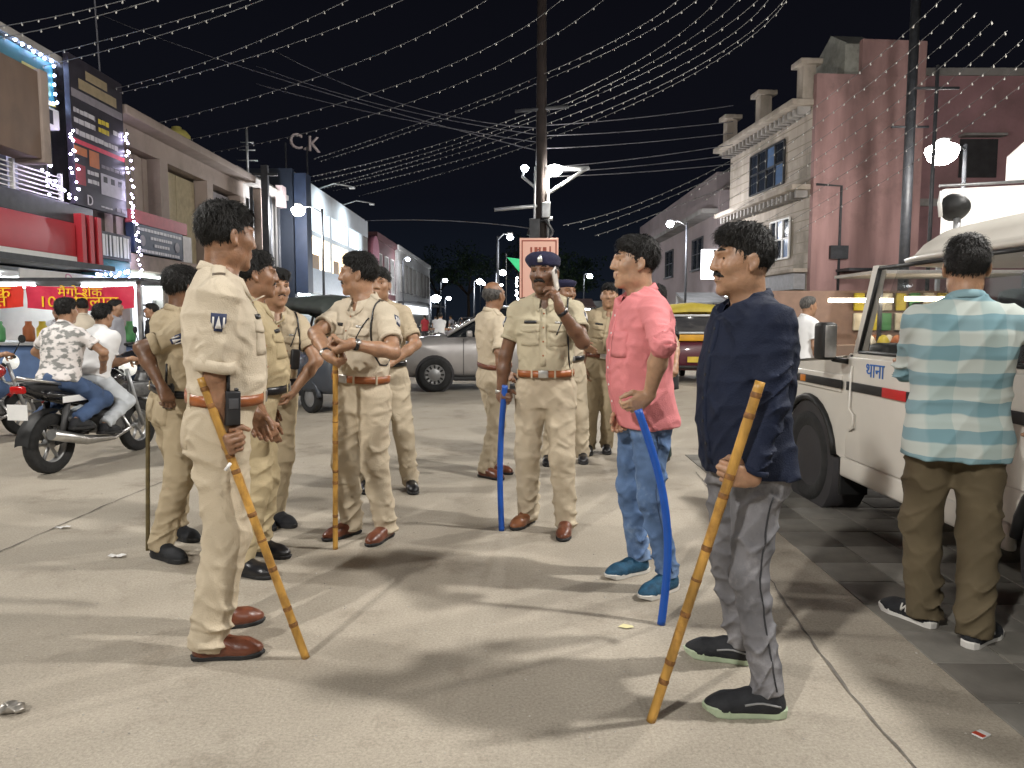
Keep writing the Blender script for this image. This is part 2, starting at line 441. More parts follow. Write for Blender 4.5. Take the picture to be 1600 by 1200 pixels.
def head_sdf(S, T, hs, RH, jaw=1.0, nose=1.0):
    E = lambda c, r, k=.02, op='u', R=None: S.ell(T(c), np.array(r) * hs, RH if R is None else RH @ R, k * hs, op)
    Cn = lambda a, b, ra, rb, k=.012, op='u': S.cone(T(a), T(b), ra * hs, rb * hs, k * hs, op)
    E((0, -.015, .030), (.074, .092, .084)); E((0, .028, -.012), (.063, .062, .080), .03)
    E((0, .036, -.074), (.047 * jaw, .050, .040), .03); E((0, .074, -.100), (.021, .017, .017), .022)
    for x in (-1, 1):
        E((x * .043, .058, -.018), (.021, .024, .022), .025); E((x * .049, .005, -.070), (.014, .030, .028), .03)
        Cn((x * .012, .088, .029), (x * .045, .072, .032), .011, .010, .016)
    Cn((0, .081, .026), (0, .0955, .004), .0105, .0108, .014); Cn((0, .0955, .004), (0, .1055 + .006 * (nose - 1), -.020), .0108, .0128, .012)
    for x in (-1, 1): Cn((x * .0125, .097, -.024), (x * .0165, .086, -.026), .0090, .0080, .009)
    Cn((-.021, .084, -.051), (.021, .084, -.051), .0065, .0065, .010); Cn((0, .0915, -.0495), (0, .0915, -.051), .0085, .0075, .012)
    Cn((-.018, .083, -.063), (.018, .083, -.063), .0065, .0065, .009); Cn((-.006, .089, -.063), (.006, .089, -.063), .008, .008, .01)
    Cn((-.030, .0885, -.0568), (.030, .0885, -.0568), .0022, .0022, .005, 's')
    for x in (-1, 1): E((x * .032, .098, .010), (.019, .018, .0125), .014, 's')
    for x in (-1, 1): Cn((x * .016, .081, .018), (x * .047, .070, .016), .0048, .0045, .006); Cn((x * .018, .080, .0015), (x * .046, .070, .002), .0040, .0040, .006)
    for x in (-1, 1):
        a = x * .35; Rr = np.array([[math.cos(a), -math.sin(a), 0], [math.sin(a), math.cos(a), 0], [0, 0, 1]])
        E((x * .0785, -.010, -.004), (.008, .018, .029), .007, 'u', Rr); E((x * .085, -.004, .0), (.006, .010, .017), .006, 's', Rr); E((x * .0765, -.002, -.030), (.007, .010, .011), .008)

def face_parts(o, C, T, hs, RH, S, sp, h):
    for x in (-1, 1):
        m = MB(); prof = []
        c = T((x * .031, .0680, .0092)); r = .0125 * hs; f = nrm(RH @ V3(x * .12, 1, 0))
        m.lathe([(r * math.cos(t), r * math.sin(t)) for t in np.linspace(-.3, 1.15, 7)], c, f, 14, cap=False)
        e = m.build('eye', EYEW, o)
        m = MB(); m.lathe([(r * 1.03 * math.cos(t), r * 1.03 * math.sin(t)) for t in (.92, 1.2, 1.5)], c, f, 12); m.build('iris', IRIS, e)
        b = Sdf(); pts = [(x * .016, .0925, .0345), (x * .032, .090, .0405), (x * .049, .077, .035)]
        for p, q in zip(pts, pts[1:]): b.cone(T(p), T(q), .0046 * hs, .0038 * hs, k=.004)
        link('eyebrow', np_mesh('eyebrow', [b.verts(max(.0028, h * .5))]), HAIR, o)
    b = Sdf()
    b.cone(T((-.020, .0885, -.0615)), T((.020, .0885, -.0615)), .0042 * hs, .0042 * hs, k=.004); b.cone(T((0, .0925, -.062)), T((0, .0935, -.0625)), .0060 * hs, .006 * hs, k=.008)
    b.cone(T((-.020, .088, -.0535)), T((.020, .088, -.0535)), .0036 * hs, .0036 * hs, k=.004)
    link('mouth', np_mesh('mouth', [b.verts(max(.0026, h * .45))]), LIPM, o)
    if sp.get('mous'):
        g = sp['mous']; b = Sdf()
        for x in (-1, 1):
            b.cone(T((x * .002, .0965, -.0405)), T((x * .020, .091, -.0455)), .0075 * g * hs, .0068 * g * hs, k=.006)
            b.cone(T((x * .020, .091, -.0455)), T((x * .034, .079, -.054)), .0068 * g * hs, .0034 * g * hs, k=.006)
        b.wr = (.002, 260, 1.0)
        link('moustache', np_mesh('moustache', [b.verts(max(.0028, h * .5))]), HAIR, o)
    if sp.get('stubble'):
        pass

def hair_sdf(T, hs, RH, style, seed):
    b = Sdf(seed); E = lambda c, r, k=.02, op='u': b.ell(T(c), np.array(r) * hs, RH, k * hs, op)
    if style == 'bald':
        E((0, -.022, .018), (.0785, .094, .074)); b.ell(T((0, .045, .095)), np.array((.062, .10, .058)) * hs, RH, .012, 's')
    else:
        E((0, -.020, .036), (.0805, .0955, .090)); E((0, .015, .075), (.062, .066, .046), .03)
        if style == 'quiff': E((0, .050, .090), (.055, .048, .036), .025); E((0, .0, .105), (.058, .07, .028), .03)
        if style == 'full': E((0, .022, .092), (.060, .062, .036), .03); E((0, -.045, .07), (.066, .05, .05), .03)
        if style == 'side': E((-.02, .040, .088), (.060, .048, .034), .025)
    # hairline: keep what lies above a plane that runs from the forehead to the nape, and in front of the ears less
    up = RH @ V3(0, 0, 1); fw = RH @ V3(0, 1, 0)
    nn = nrm(fw * 1.00 - up * 1.0); p0 = T((0, .088, .072)); b.clips.append((nn, float(nn @ p0)))
    n2 = nrm(fw * .62 - up); p2 = T((0, -.030, -.066)); b.clips.append((n2, float(n2 @ p2)))
    b.wr = (.005, 120, seed * 1.3)
    if style == 'cap': b.clips.append((up, float(up @ T((0, 0, .040)))))
    return b

def strands(V, C, RH, hs, n, seed, L=.036, w=.0022):
    r = np.random.RandomState(int(seed * 10)); i = r.randint(0, len(V), n); v = V[i] + r.uniform(-.004, .004, (n, 3))
    q = (v - C) @ RH; nm = q - np.array([0, -.02, .03]) * hs; nm /= np.linalg.norm(nm, axis=1)[:, None]
    d = q - np.array([.02, -.045, .135]) * hs; d += r.normal(0, .030, (n, 3)); d[:, 2] -= .02
    fr = (q[:, 1] > .02 * hs) & (q[:, 2] > .05 * hs); d[fr] += np.array([.06, .02, .05])
    d -= nm * (d * nm).sum(1)[:, None]; d /= np.linalg.norm(d, axis=1)[:, None] + 1e-9
    s = np.cross(nm, d); l = L * hs * r.uniform(.5, 1.25, (n, 1)) * np.where((q[:, 1:2] > -.015 * hs) & (q[:, 2:3] < .062 * hs), .6, 1.0); ww = w * r.uniform(.6, 1.3, (n, 1)); lf = r.uniform(.05, .34, (n, 1))
    P = [q - nm * .003, q + d * l * .5 + nm * l * lf * .6, q + d * l + nm * l * lf * .45]
    W = [ww, ww * .85, ww * .18]; vs = []
    for p, a in zip(P, W): vs += [p - s * a, p + s * a]
    A = np.stack(vs, 1) @ RH.T + C; b = (np.arange(n) * 6)[:, None]
    return A.reshape(-1, 3), np.concatenate([b + np.array([0, 1, 3, 2]), b + np.array([2, 3, 5, 4])])

def shoe(o, heel, toe, kind, h):
    f = nrm(toe - heel); up = V3(0, 0, 1); f = nrm(f); sd = nrm(np.cross(f, up)); up = np.cross(sd, f); c = (heel + toe) / 2 - f * .142
    W = lambda x, y, z: c + f * x + sd * y + up * z
    R = np.stack([f, sd, up], 1)
    sole_m, up_m, sole_h = {'brown': (SOLB, BRS, .022), 'tan': (SOLB, TNS, .022), 'black': (SOLB, BLK, .022), 'sneak_b': (SOLG, BLF, .036), 'sneak_w': (SOLW, BLF, .036),
                            'sneak_blue': (SOLW, mk('blue_mesh_knit', (.015, .07, .13), .7, var=.3, scale=40, bump=.3, bscale=300), .032), 'black_s': (SOLB, BLF, .03)}[kind]
    S = Sdf(3)
    S.cone(W(.045, 0, .05), W(.12, 0, .052), .036, .038, k=.03); S.cone(W(.12, 0, .052), W(.20, .0, .038), .038, .038, k=.03)
    S.ell(W(.205, 0, .030), (.075, .046, .036), R, k=.03); S.cone(W(.060, 0, .06), W(.055, 0, .105), .040, .038, k=.03, cap=(0, 1)); S.cone(W(.04, 0, .03), W(.12, 0, .03), .033, .034, k=.02)
    S.clips.append((-up, float(-up @ W(0, 0, sole_h * .55))))
    so = link('shoe', np_mesh('shoe', [S.verts(max(.0045, h * .8))]), up_m, o)
    m = MB(); out = []
    prof = [(-.002, 0), (.006, .026), (.03, .036), (.09, .035), (.15, .040), (.20, .049), (.245, .042), (.272, .026), (.284, 0)]
    left = [(x, y) for x, y in prof]; ring = left + [(x, -y) for x, y in prof[-2:0:-1]]
    rings = []
    for z, g in ((.001, .95), (.006, 1.0), (sole_h - .005, 1.02), (sole_h, .97)):
        rings.append([W(.14 + (x - .14) * g, y * g, z + (.012 if (kind.startswith('sneak') and x > .25) else 0) * (1 - z / sole_h)) for x, y in ring])
    m.loft(rings, smooth=False); fix_normals(m.build('sole', sole_m, so))
    if h < .012:
        for i in range(4):
            x = .105 + i * .024; z = .090 - i * .0075
            m = MB(); m.tube([W(x, y, z + .004 - 3.6 * y * y) for y in (-.026, -.012, 0, .012, .026)], .0028, 6)
            m.build('lace', SOLW if kind in ('sneak_blue', 'sneak_w') else (mk('grey_lace', (.16, .16, .16), .8) if kind[0] == 's' else SOLB if kind[0] == 'b' else BRS), so)
    if kind in ('sneak_b', 'sneak_w'):
        S2 = Sdf(); S2.p = S.p; lm = mk('grey_overlay', (.22, .22, .22), .7) if kind == 'sneak_b' else SOLW
        for sg in (-1, 1):
            for q0, q1, z0, z1 in (((.095, .145, .045, .080), (.150, .105, .045, .080)) if kind == 'sneak_w' else ((.02, .06, .055, .075),)) if False else ():
                pass
            if kind == 'sneak_w':
                for a, b in (((.115, .046), (.115, .078)), ((.115, .078), (.140, .046)), ((.140, .046), (.140, .078))): MB().tube([march(S2, W(a[0] + (b[0] - a[0]) * t, sg * .12, a[1] + (b[1] - a[1]) * t)[None], -sd * sg)[0] + sd * sg * .001 for t in (0, .5, 1)], .0042, 5).build('shoe_mark', SOLW, so)
            else: MB().tube([march(S2, W(.03 + .12 * t, sg * .12, .050 + .012 * math.sin(3 * t))[None], -sd * sg)[0] + sd * sg * .001 for t in np.linspace(0, 1, 7)], .004, 5).build('overlay_line', lm, so)
    return so

def watch(o, p, ax, strap, face_n, r=.031):
    ax = nrm(ax); m = MB(); m.lathe([(r, -.011), (r + .003, -.010), (r + .003, .010), (r, .011)], p, ax, 20, cap=False)
    b = m.build('wristwatch', strap, o)
    fn = nrm(face_n - ax * np.dot(face_n, ax)); m = MB(); m.lathe([(.017, 0), (.018, .003), (.017, .008), (.0, .0085)], p + fn * (r - .002), fn, 16); m.build('watch_face', STEEL, b)

def person(label, head, feet, psi, headpsi, arms, group=None, outfit=None, skin='a', hair='full', mous=0, belly=0.0, wide=1.0, pitch=0.0, roll=0.0, seed=1, pelvis=None, H=None, pel=(0, 0), hq=1.0, root=None, chest_tw=0.0, name='person', hdy=0.0, bend=0.0, extra=None, face=True):
    O = dict(shirt=KH, trousers=KHT, tucked=True, sleeve=.62, roll=True, belt=BRN, shoe='brown', police=True, buckle=True); O.update(outfit or {})
    ft = []
    for a, b in feet:
        a = gp(*a) if len(a) == 2 else np.array(a, float); b = gp(*b) if len(b) == 2 else np.array(b, float); ft.append([a, b])
    if root is None:
        root = sum((a + b) / 2 for a, b in ft) / 2; root[2] = 0
    else: root = np.array([root[0], root[1], 0.0])
    Yd = root[1] + hdy
    top = at(head[0], head[1], Yd) if len(head) == 2 else np.array(head, float)
    if H is None: H = top[2]
    s = H / 1.75; h = min(max(root[1] * .0023, .0062), .020) * hq
    ft = [[a - root, b - root] for a, b in ft]; top = top - root
    psi, headpsi = math.radians(psi), math.radians(headpsi)
    F = rotz(psi); R = V3(F[1], -F[0], 0); Z = V3(0, 0, 1)
    hf = rotz(headpsi); hr = V3(hf[1], -hf[0], 0); pt = math.radians(pitch); hfw = hf * math.cos(pt) + Z * math.sin(pt); hup = np.cross(hr, hfw)
    rl = math.radians(roll); hr2 = hr * math.cos(rl) + hup * math.sin(rl); hup = np.cross(hr2, hfw); RH = np.stack([hr2, hfw, hup], 1)
    hs = s * 1.06
    C = top - Z * .117 * hs - hfw * .0
    T = lambda p: C + RH @ (np.array(p, float) * hs)
    if pelvis is None:
        am = sum((he + to) / 2 - nrm(to - he) * .082 for he, to in ft) / 2
        P = V3(am[0] * .62 + top[0] * .38 + F[0] * .02 + pel[0], am[1] * .62 + top[1] * .38 + F[1] * .02 + pel[1], .925 * s)
    else: P = np.array(pelvis, float) - root
    N = C - Z * .148 * s - hf * .034 * s - F * bend
    a = nrm(N - P); Lt = np.linalg.norm(N - P); q = Lt / (.555 * s)
    L = nrm(np.cross(F, a)); Ft = np.cross(a, L)
    if np.dot(L, R) < 0: L = -L; 
    Ft = nrm(Ft if np.dot(Ft, F) > 0 else -Ft)
    w_ = s * wide
    tz = np.array([-.13, -.06, .0, .06, .105, .15, .23, .33, .42, .48, .525, .56, .58]) * s * q
    ww = np.array([.172, .178, .176, .170, .166, .166, .174, .186, .192, .180, .135, .085, .066]) * w_
    fd = np.array([.105, .110, .115, .118, .122, .128, .130, .130, .118, .088, .066, .055, .050]) * w_ + belly * np.array([0, .1, .4, .8, 1, 1, .85, .5, .2, 0, 0, 0, 0])
    bd = np.array([.125, .128, .118, .108, .104, .106, .116, .124, .122, .108, .090, .074, .062]) * w_
    tb = .085 * s * q                                             # belt height along the spine
    body = bpy.data.objects.new(name, None)  # replaced below by the body mesh
    # ---------------- arms
    sh = {}; ARM = []
    for side, sg in (('r', 1), ('l', -1)):
        A = arms.get(side) or {}
        S0 = N - a * .082 * s + L * sg * .172 * w_ * (1 if np.dot(L, R) > 0 else 1) + V3(*A.get('sh', (0, 0, 0)))
        wr = A.get('w')
        if wr is None: wr = S0 + (R * sg * .06 - Z * .525 + F * .06) * s
        else:
            wr = at(*wr) if not isinstance(wr, np.ndarray) else wr
            wr = wr - root
        hint = A.get('hint', None)
        hint = (-F * .8 + R * sg * .5) if hint is None else V3(*hint)
        El, wr = ik(S0, wr, .292 * s, .262 * s, hint)
        fdir = nrm(wr - El); hd = A.get('d'); hd = fdir if hd is None else nrm(V3(*hd)); th = A.get('th'); th = F + .001 * Z if th is None else V3(*th)
        ARM.append((side, sg, S0, El, wr, hd, th, A.get('pose', 'relax'), A))
    # ---------------- skin body: head and neck, arms and hands, and a core inside the clothes
    sk = skin_mat(skin); parts = []
    S = Sdf(seed); head_sdf(S, T, hs, RH, jaw=O.get('jaw', 1.0)); S.cone(T((0, -.022, -.045)), N - a * .03, .053 * hs, .060 * s, k=.03); S.cone(T((0, .02, -.085)), N + F * .02 * s, .030 * hs, .040 * s, k=.03)
    S.cone(N - a * .02, N - a * .10, .06 * s, .10 * s, k=.03); hh = max(.0038, h * .55)
    parts.append(S.verts(hh)); SH = S
    for side, sg, S0, El, wr, hd, th, pose, A in ARM:
        gk = .80 if A.get('sleeve', O['sleeve']) > 1.2 else 1.0; S = Sdf(seed); S.cone(S0, El, .050 * s * gk, .041 * s * gk, k=.02); S.cone(El, El + (wr - El) * .35, .041 * s * gk, .042 * s * gk, k=.02); S.cone(El + (wr - El) * .35, wr, .042 * s * gk, .0265 * s, k=.02)
        add_hand(S, wr, hd, th, side == 'r', pose, s * 1.0); parts.append(S.verts(max(.0040, h * .55)))
    S = Sdf(seed); S.torso(P, a, L, Ft, tz[1:], ww[1:] * .8, fd[1:] * .75, bd[1:] * .75); S.cone(N - a * .08, N, .09 * s, .06 * s, k=.05)
    for side, sg, S0, El, wr, *_ in ARM: S.cone(N - a * .09, S0, .06 * s, .05 * s, k=.04)
    LEG = []
    for i, (he, to) in enumerate(ft):
        sg = 1 if np.dot((he + to) / 2 - P, R) > np.dot((ft[1 - i][0] + ft[1 - i][1]) / 2 - P, R) else -1
        fdv = nrm((to - he)); hip = P - a * .035 * s + R * sg * .088 * w_
        ank = (he + to) / 2 - fdv * .082 + Z * .085; ll = (np.linalg.norm(hip - ank) * .5045) if pelvis is None else .425 * s; kn, ank = ik(hip, ank, ll, ll, fdv * .8 + F * .5 + V3(*O.get('kneehint', (0, 0, 0))))
        LEG.append((sg, hip, kn, ank, he, to)); S.cone(hip, kn, .06 * s, .045 * s, k=.03); S.cone(kn, ank, .045 * s, .03 * s, k=.02)
    parts.append(S.verts(.022))
    me = np_mesh(name, parts); me.materials.append(sk); body = bpy.data.objects.new(name, me); col.objects.link(body); body.location = tuple(root)
    tag(body, label, 'person', group)
    # ---------------- trousers
    S = Sdf(seed); i1 = 5; lw = O.get('leg', 1.0)
    S.torso(P, a, L, Ft, tz[:i1 + 1], ww[:i1 + 1] * .985, fd[:i1 + 1] * .97, bd[:i1 + 1] * 1.0, k=.02)
    S.clips.append((a, float(a @ (P + a * (tb + (.012 if O['tucked'] else -.03))))))
    for sg, hip, kn, ank, he, to in LEG:
        hem = ank - Z * (.010 if O['shoe'] in ('sneak_b', 'sneak_blue') else .045) if pelvis is None else ank - nrm(ank - kn) * .02
        S.cone(hip, kn, .106 * w_, .080 * w_ * lw, k=.035, fold=(.016, 26, seed + sg, 1.1, .9)); S.cone(kn, hem, .080 * w_ * lw, .069 * w_ * lw, k=.03, cap=(0, 1), fold=(.019, 30, seed * 2 + sg, .6, 1.3))
        if pelvis is not None: S.cone(P - a * .04 - F * .05, hip, .10 * w_, .105 * w_, k=.04)
    S.wr = (.0075, 32, seed * 1.7)
    tr = link('trousers', np_mesh('trousers', [S.verts(h)]), O['trousers'], body); ST = S
    if O.get('seam') is not None:
        for sg, hip, kn, ank, he, to in LEG:
            pts = []
            for t in np.linspace(.12, .97, 22):
                c = hip + (kn - hip) * t * 2 if t < .5 else kn + (ank - kn) * (t * 2 - 1); pts.append(march(S, (c + R * sg * .16)[None], -R * sg)[0] + R * sg * .0008)
            MB().tube(pts, .0032, 5).build('side_seam', O['seam'], tr)
    # ---------------- shirt
    S = Sdf(seed + 5)
    if O['tucked']:
        sel = slice(3, 13); S.torso(P, a, L, Ft, tz[sel], ww[sel] * 1.03, fd[sel] * 1.04 + .004, bd[sel] * 1.04, k=.03)
        S.clips.append((-a, float(-a @ (P + a * (tb - .004)))))
    else:
        lo = O.get('hem', -.17) * s; t2 = np.concatenate([[lo], tz[1:]]); fl = np.linspace(1.24, 1.05, 13)
        S.torso(P, a, L, Ft, t2, ww * fl, np.maximum(fd * fl, .12) + .008, bd * fl + .004, k=.03)
        if O.get('curved_hem', True):
            pass
    for side, sg, S0, El, wr, hd, th, pose, A in ARM:
        S.cone(N - a * .040 * s, S0 + a * .002, .062 * s, .060 * w_, k=.05)
        sl = A.get('sleeve', O['sleeve']); r0 = .069 * w_
        if sl <= 1: S.cone(S0, S0 + (El - S0) * sl, r0, .060 * w_, k=.020, cap=(0, 1), fold=(.017, 44, seed + sg, .05, 1.1))
        else:
            S.cone(S0, El, r0, .056 * w_, k=.020, fold=(.018, 40, seed + sg, .05, 1.3)); e2 = El + (wr - El) * (sl - 1)
            S.cone(El, e2, .054 * w_, .044 * w_, k=.015, cap=(0, 1), fold=(.016, 50, seed + sg * 2, 1.2, .8))
    S.ell(N + a * .050 * s + Ft * .085 * s, np.array([.082, .088, .098]) * s, np.stack([L, Ft, a], 1), k=.016, op='s'); S.cone(N - a * .005 * s + Ft * .062 * s, N - a * .055 * s + Ft * .082 * s, .036 * s, .012 * s, k=.014, op='s')
    S.wr = (O.get('wr', .0075), 33, seed * 2.3)
    shirt = link('shirt', np_mesh('shirt', [S.verts(h)]), O['shirt'], body); SS = S
    SQ = Sdf(); SQ.p = [p for p in S.p if not (p[0] == 'c' and p[8])]     # torso without sleeves for lying pieces on
    # rolled cuffs
    for side, sg, S0, El, wr, hd, th, pose, A in ARM:
        sl = A.get('sleeve', O['sleeve'])
        if sl <= 1: p = S0 + (El - S0) * sl; ax = nrm(El - S0); r = .0615 * w_
        else: p = El + (wr - El) * (sl - 1); ax = nrm(wr - El); r = .045 * w_
        cw = .042 if O['roll'] else .014
        m = MB(); n = 22; rings = []
        for (dr, t) in ((-.006, .006), (.004, .004), (.006, -cw * .5), (.003, -cw), (-.006, -cw + .004)):
            u = nrm(np.cross(ax, V3(.2, .9, .1))); v = np.cross(ax, u)
            rings.append([p + ax * (t + .004 * math.sin(2 * g + sg)) + (u * math.cos(g) + v * math.sin(g)) * (r + dr + .0025 * math.sin(3 * g + seed)) for g in np.linspace(0, 2 * PI, n, endpoint=False)])
        m.loft(rings, cap=False); m.build('sleeve_cuff', O['shirt'], body)
    # collar
    m = MB(); n = 26; rings = []; Nc = N + a * .012 * s
    for (r, z, fr) in ((.066, -.012, 0), (.062, .020, 0), (.063, .040, 0), (.070, .041, 0), (.084, .012, 1), (.081, .006, 1), (.066, .030, 0)):
        ring = []
        for g in np.linspace(.30, 2 * PI - .30, n):
            near = math.exp(-((min(g, 2 * PI - g) - .30) / .38) ** 2); rr = (r + fr * .022 * near + .010 * ((1 + math.cos(g)) / 2)) * s
            zz = (z - fr * .050 * near - .064 * ((1 + math.cos(g)) / 2) ** 1.3) * s
            ring.append(Nc + a * zz + (Ft * math.cos(g) * 1.06 + L * math.sin(g)) * rr + Ft * .006)
        rings.append(ring)
    m.loft([list(x) for x in rings], cap=False, closed=False); m.build('collar', O['shirt'], body)
    near_ = h < .013
    chest = lambda x, z: N - a * z * s + L * x * s + Ft * .30
    if O.get('placket', True):
        t_end = (.42 if O['tucked'] else .60)
        for z0, z1 in ((.07, t_end),):
            m = patch(SQ, chest(0, (z0 + z1) / 2), L, a, .034, (z1 - z0) * s * q, -Ft, .004, 3, 14); m.build('placket', O['shirt'], body)
        if near_:
            for z in np.arange(.10, t_end - .02, .085):
                p = march(SQ, chest(0, z)[None], -Ft)[0] + Ft * .006
                m = MB(); m.lathe([(.0055, 0), (.006, .002), (.004, .0035)], p - Ft * .002, Ft, 10); m.build('button', O.get('button', BRN if O['police'] else WHT), body)
    if O['police'] or O.get('pocket'):
        for sg in ((-1, 1) if O['police'] else (-1,)):
            m = patch(SQ, chest(.085 * sg, .235), L, a, .115, .125, -Ft, .0045, 6, 6); m.build('chest_pocket', O['shirt'], body)
            if O['police']: patch(SQ, chest(.085 * sg, .185), L, a, .122, .045, -Ft, .009, 7, 4, mask=lambda u, v: (u, v - (.35 * (.5 - abs(u)) if v < 0 else 0))).build('pocket_flap', O['shirt'], body)
    if O['police']:
        for sg in (-1, 1):
            S0 = [A[2] for A in ARM if A[1] == sg][0]; cpt = N * .42 + S0 * .58 + Z * .30; ex = nrm((S0 - N) * V3(1, 1, 0))
            e = patch(SS, cpt, ex, Ft, .125 * s, .050 * s, -Z, .006, 7, 4).build('epaulette', O['shirt'], body)
            if near_:
                patch(SS, cpt + ex * .045, ex, Ft, .030, .046 * s, -Z, .010, 3, 4).build('rank_tab', mk('dark_rank_tab', (.10, .075, .05), .6), e)
        patch(SQ, chest(.082, .150), L, a, .078, .018, -Ft, .008, 5, 3).build('name_tag', PLB, body)
        if O.get('badge', True): patch(SQ, chest(-.085, .155), L, a, .030, .014, -Ft, .008, 4, 3).build('badge', STEEL, body)
        if O.get('emblem', True) and near_:
            for side, sg, S0, El, *_ in ARM:
                u = nrm(El - S0); out = nrm(L * sg - u * np.dot(L * sg, u)); c0 = S0 + (El - S0) * .30 + out * .22; ux = np.cross(u, out)
                e = patch(SS, c0, ux, -u, .056, .068, -out, .004, 5, 5, mask=lambda a_, b_: (a_ * (1 if b_ > -.2 else .55), b_)).build('sleeve_emblem', mk('navy_patch', (.03, .04, .09), .7), body)
                patch(SS, c0, ux, -u, .024, .046, -out, .007, 4, 4, mask=lambda a_, b_: (a_ * (.5 - b_ * .9), b_)).build('emblem_flame', mk('pale_embroidery', (.6, .58, .56), .7), e)
                for gg in (-1, 1): patch(SS, c0 + ux * gg * .019 + u * .0, ux, -u, .007, .040, -out, .0065, 3, 3).build('emblem_bar', mk('pale_embroidery', (.6, .58, .56), .7), e)
        if O.get('lanyard'):
            sg = O['lanyard']; S0, El = [(A[2], A[3]) for A in ARM if A[1] == sg][0]
            pts = []
            for g in np.linspace(.2, 2 * PI - 1.1, 26):
                dv = nrm(Z * math.cos(g) + Ft * math.sin(g) * .9 + L * sg * .05); c0 = S0 - L * sg * .035 + dv * .25
                pts.append(march(SS, c0[None], -dv)[0] + dv * .005)
            MB().tube(pts, .0055, 6).build('lanyard', BLK, body)
            MB().tube([march(SQ, (chest(sg * (.13 - .05 * t), .10 + .13 * t))[None], -Ft)[0] + Ft * .008 for t in np.linspace(0, 1, 8)], .004, 6).build('whistle_cord', BLK, body)
    # belt
    if O.get('belt') is not None and O['tucked']:
        W0, F0, B0 = np.interp(tb, tz, ww) * 1.02, np.interp(tb, tz, fd) * 1.03 + .004, np.interp(tb, tz, bd) * 1.02; n = 44; rings = []
        for dr, t in ((-.004, -.020), (.009, -.021), (.0105, 0), (.009, .021), (-.004, .020)):
            ring = []
            for g in np.linspace(0, 2 * PI, n, endpoint=False):
                c_, s_ = math.cos(g), math.sin(g); D0 = F0 if c_ > 0 else B0; rad = ((abs(s_) / W0) ** 2.4 + (abs(c_) / D0) ** 2.4) ** (-1 / 2.4)
                ring.append(P + a * (tb + t) + (Ft * c_ + L * s_) * (rad + dr))
            rings.append(ring)
        b = MB().loft(rings, cap=False).build('belt', O['belt'], body)
        bx = P + a * tb + Ft * (F0 + .010); Rm = np.stack([L, Ft, a], 1)
        MB().box(bx, (.062, .012, .048), Rm, .004).build('buckle', STEEL, b)
        if near_:
            for g in (.45, 1.2, 2.3, -2.3, -1.2, -.45):
                c_, s_ = math.cos(g), math.sin(g); D0 = F0 if c_ > 0 else B0; rad = ((abs(s_) / W0) ** 2.4 + (abs(c_) / D0) ** 2.4) ** (-1 / 2.4); dv = Ft * c_ + L * s_
                MB().box(P + a * tb + dv * (rad + .010), (.012, .006, .056), np.stack([nrm(np.cross(dv, a)), nrm(dv), a], 1), .002).build('belt_loop', O['trousers'], b)
    # shoes
    for sg, hip, kn, ank, he, to in LEG: shoe(body, he, to, O['shoe'] if not isinstance(O['shoe'], tuple) else O['shoe'][0 if sg < 0 else 1], h)
    if near_ and O['tucked']:
        STQ = Sdf(); STQ.p = [p for p in ST.p if p[0] == 't'] + [p for p in ST.p if p[0] == 'c'][:4]
        for sg in (-1, 1):
            patch(STQ, P - a * .045 * s + L * sg * .075 - Ft * .35, L, a, .115, .12, Ft, .004, 5, 5, mask=lambda u, v: (u, v - (.15 * (.5 - abs(u)) if v < 0 else 0))).build('back_pocket', O['trousers'], body)
    # hair and face
    if hair:
        hm = hair_sdf(T, hs, RH, hair, seed + .3); hv = hm.verts(max(.0045, h * .62)); ns = 0 if hair == 'cap' else 2600 if h < .0075 else (1500 if h < .011 else (700 if h < .018 else 0)); link('hair', np_mesh('hair', [hv] + ([strands(hv[0], C, RH, hs, ns, seed + 1, w=max(.0014, h * .27), L=O.get('hairlen', .027))] if ns else [])), GREYHAIR if hair == 'bald' or O.get('grey') else HAIR, body)
    if face: face_parts(body, C, T, hs, RH, SH, dict(mous=mous), h)
    for side, sg, S0, El, wr, hd, th, pose, A in ARM:
        if A.get('watch') is not None:
            fdv = nrm(wr - El); watch(body, wr - fdv * .030 * s, fdv, A['watch'], R * sg + Z * .6, .030 * s)
    info = dict(o=body, T=T, RH=RH, C=C, hs=hs, root=root, P=P, a=a, L=L, F=Ft, N=N, ARM=ARM, S=SS, ST=ST, SH=SH, tb=tb, s=s, H=H, h=h, W0=np.interp(tb, tz, ww), F0=np.interp(tb, tz, fd), B0=np.interp(tb, tz, bd))
    print('PERSON %-40s H=%.2f root=(%.2f,%.2f)' % (label[:40], H, root[0], root[1]))
    if extra: extra(info)
    return info
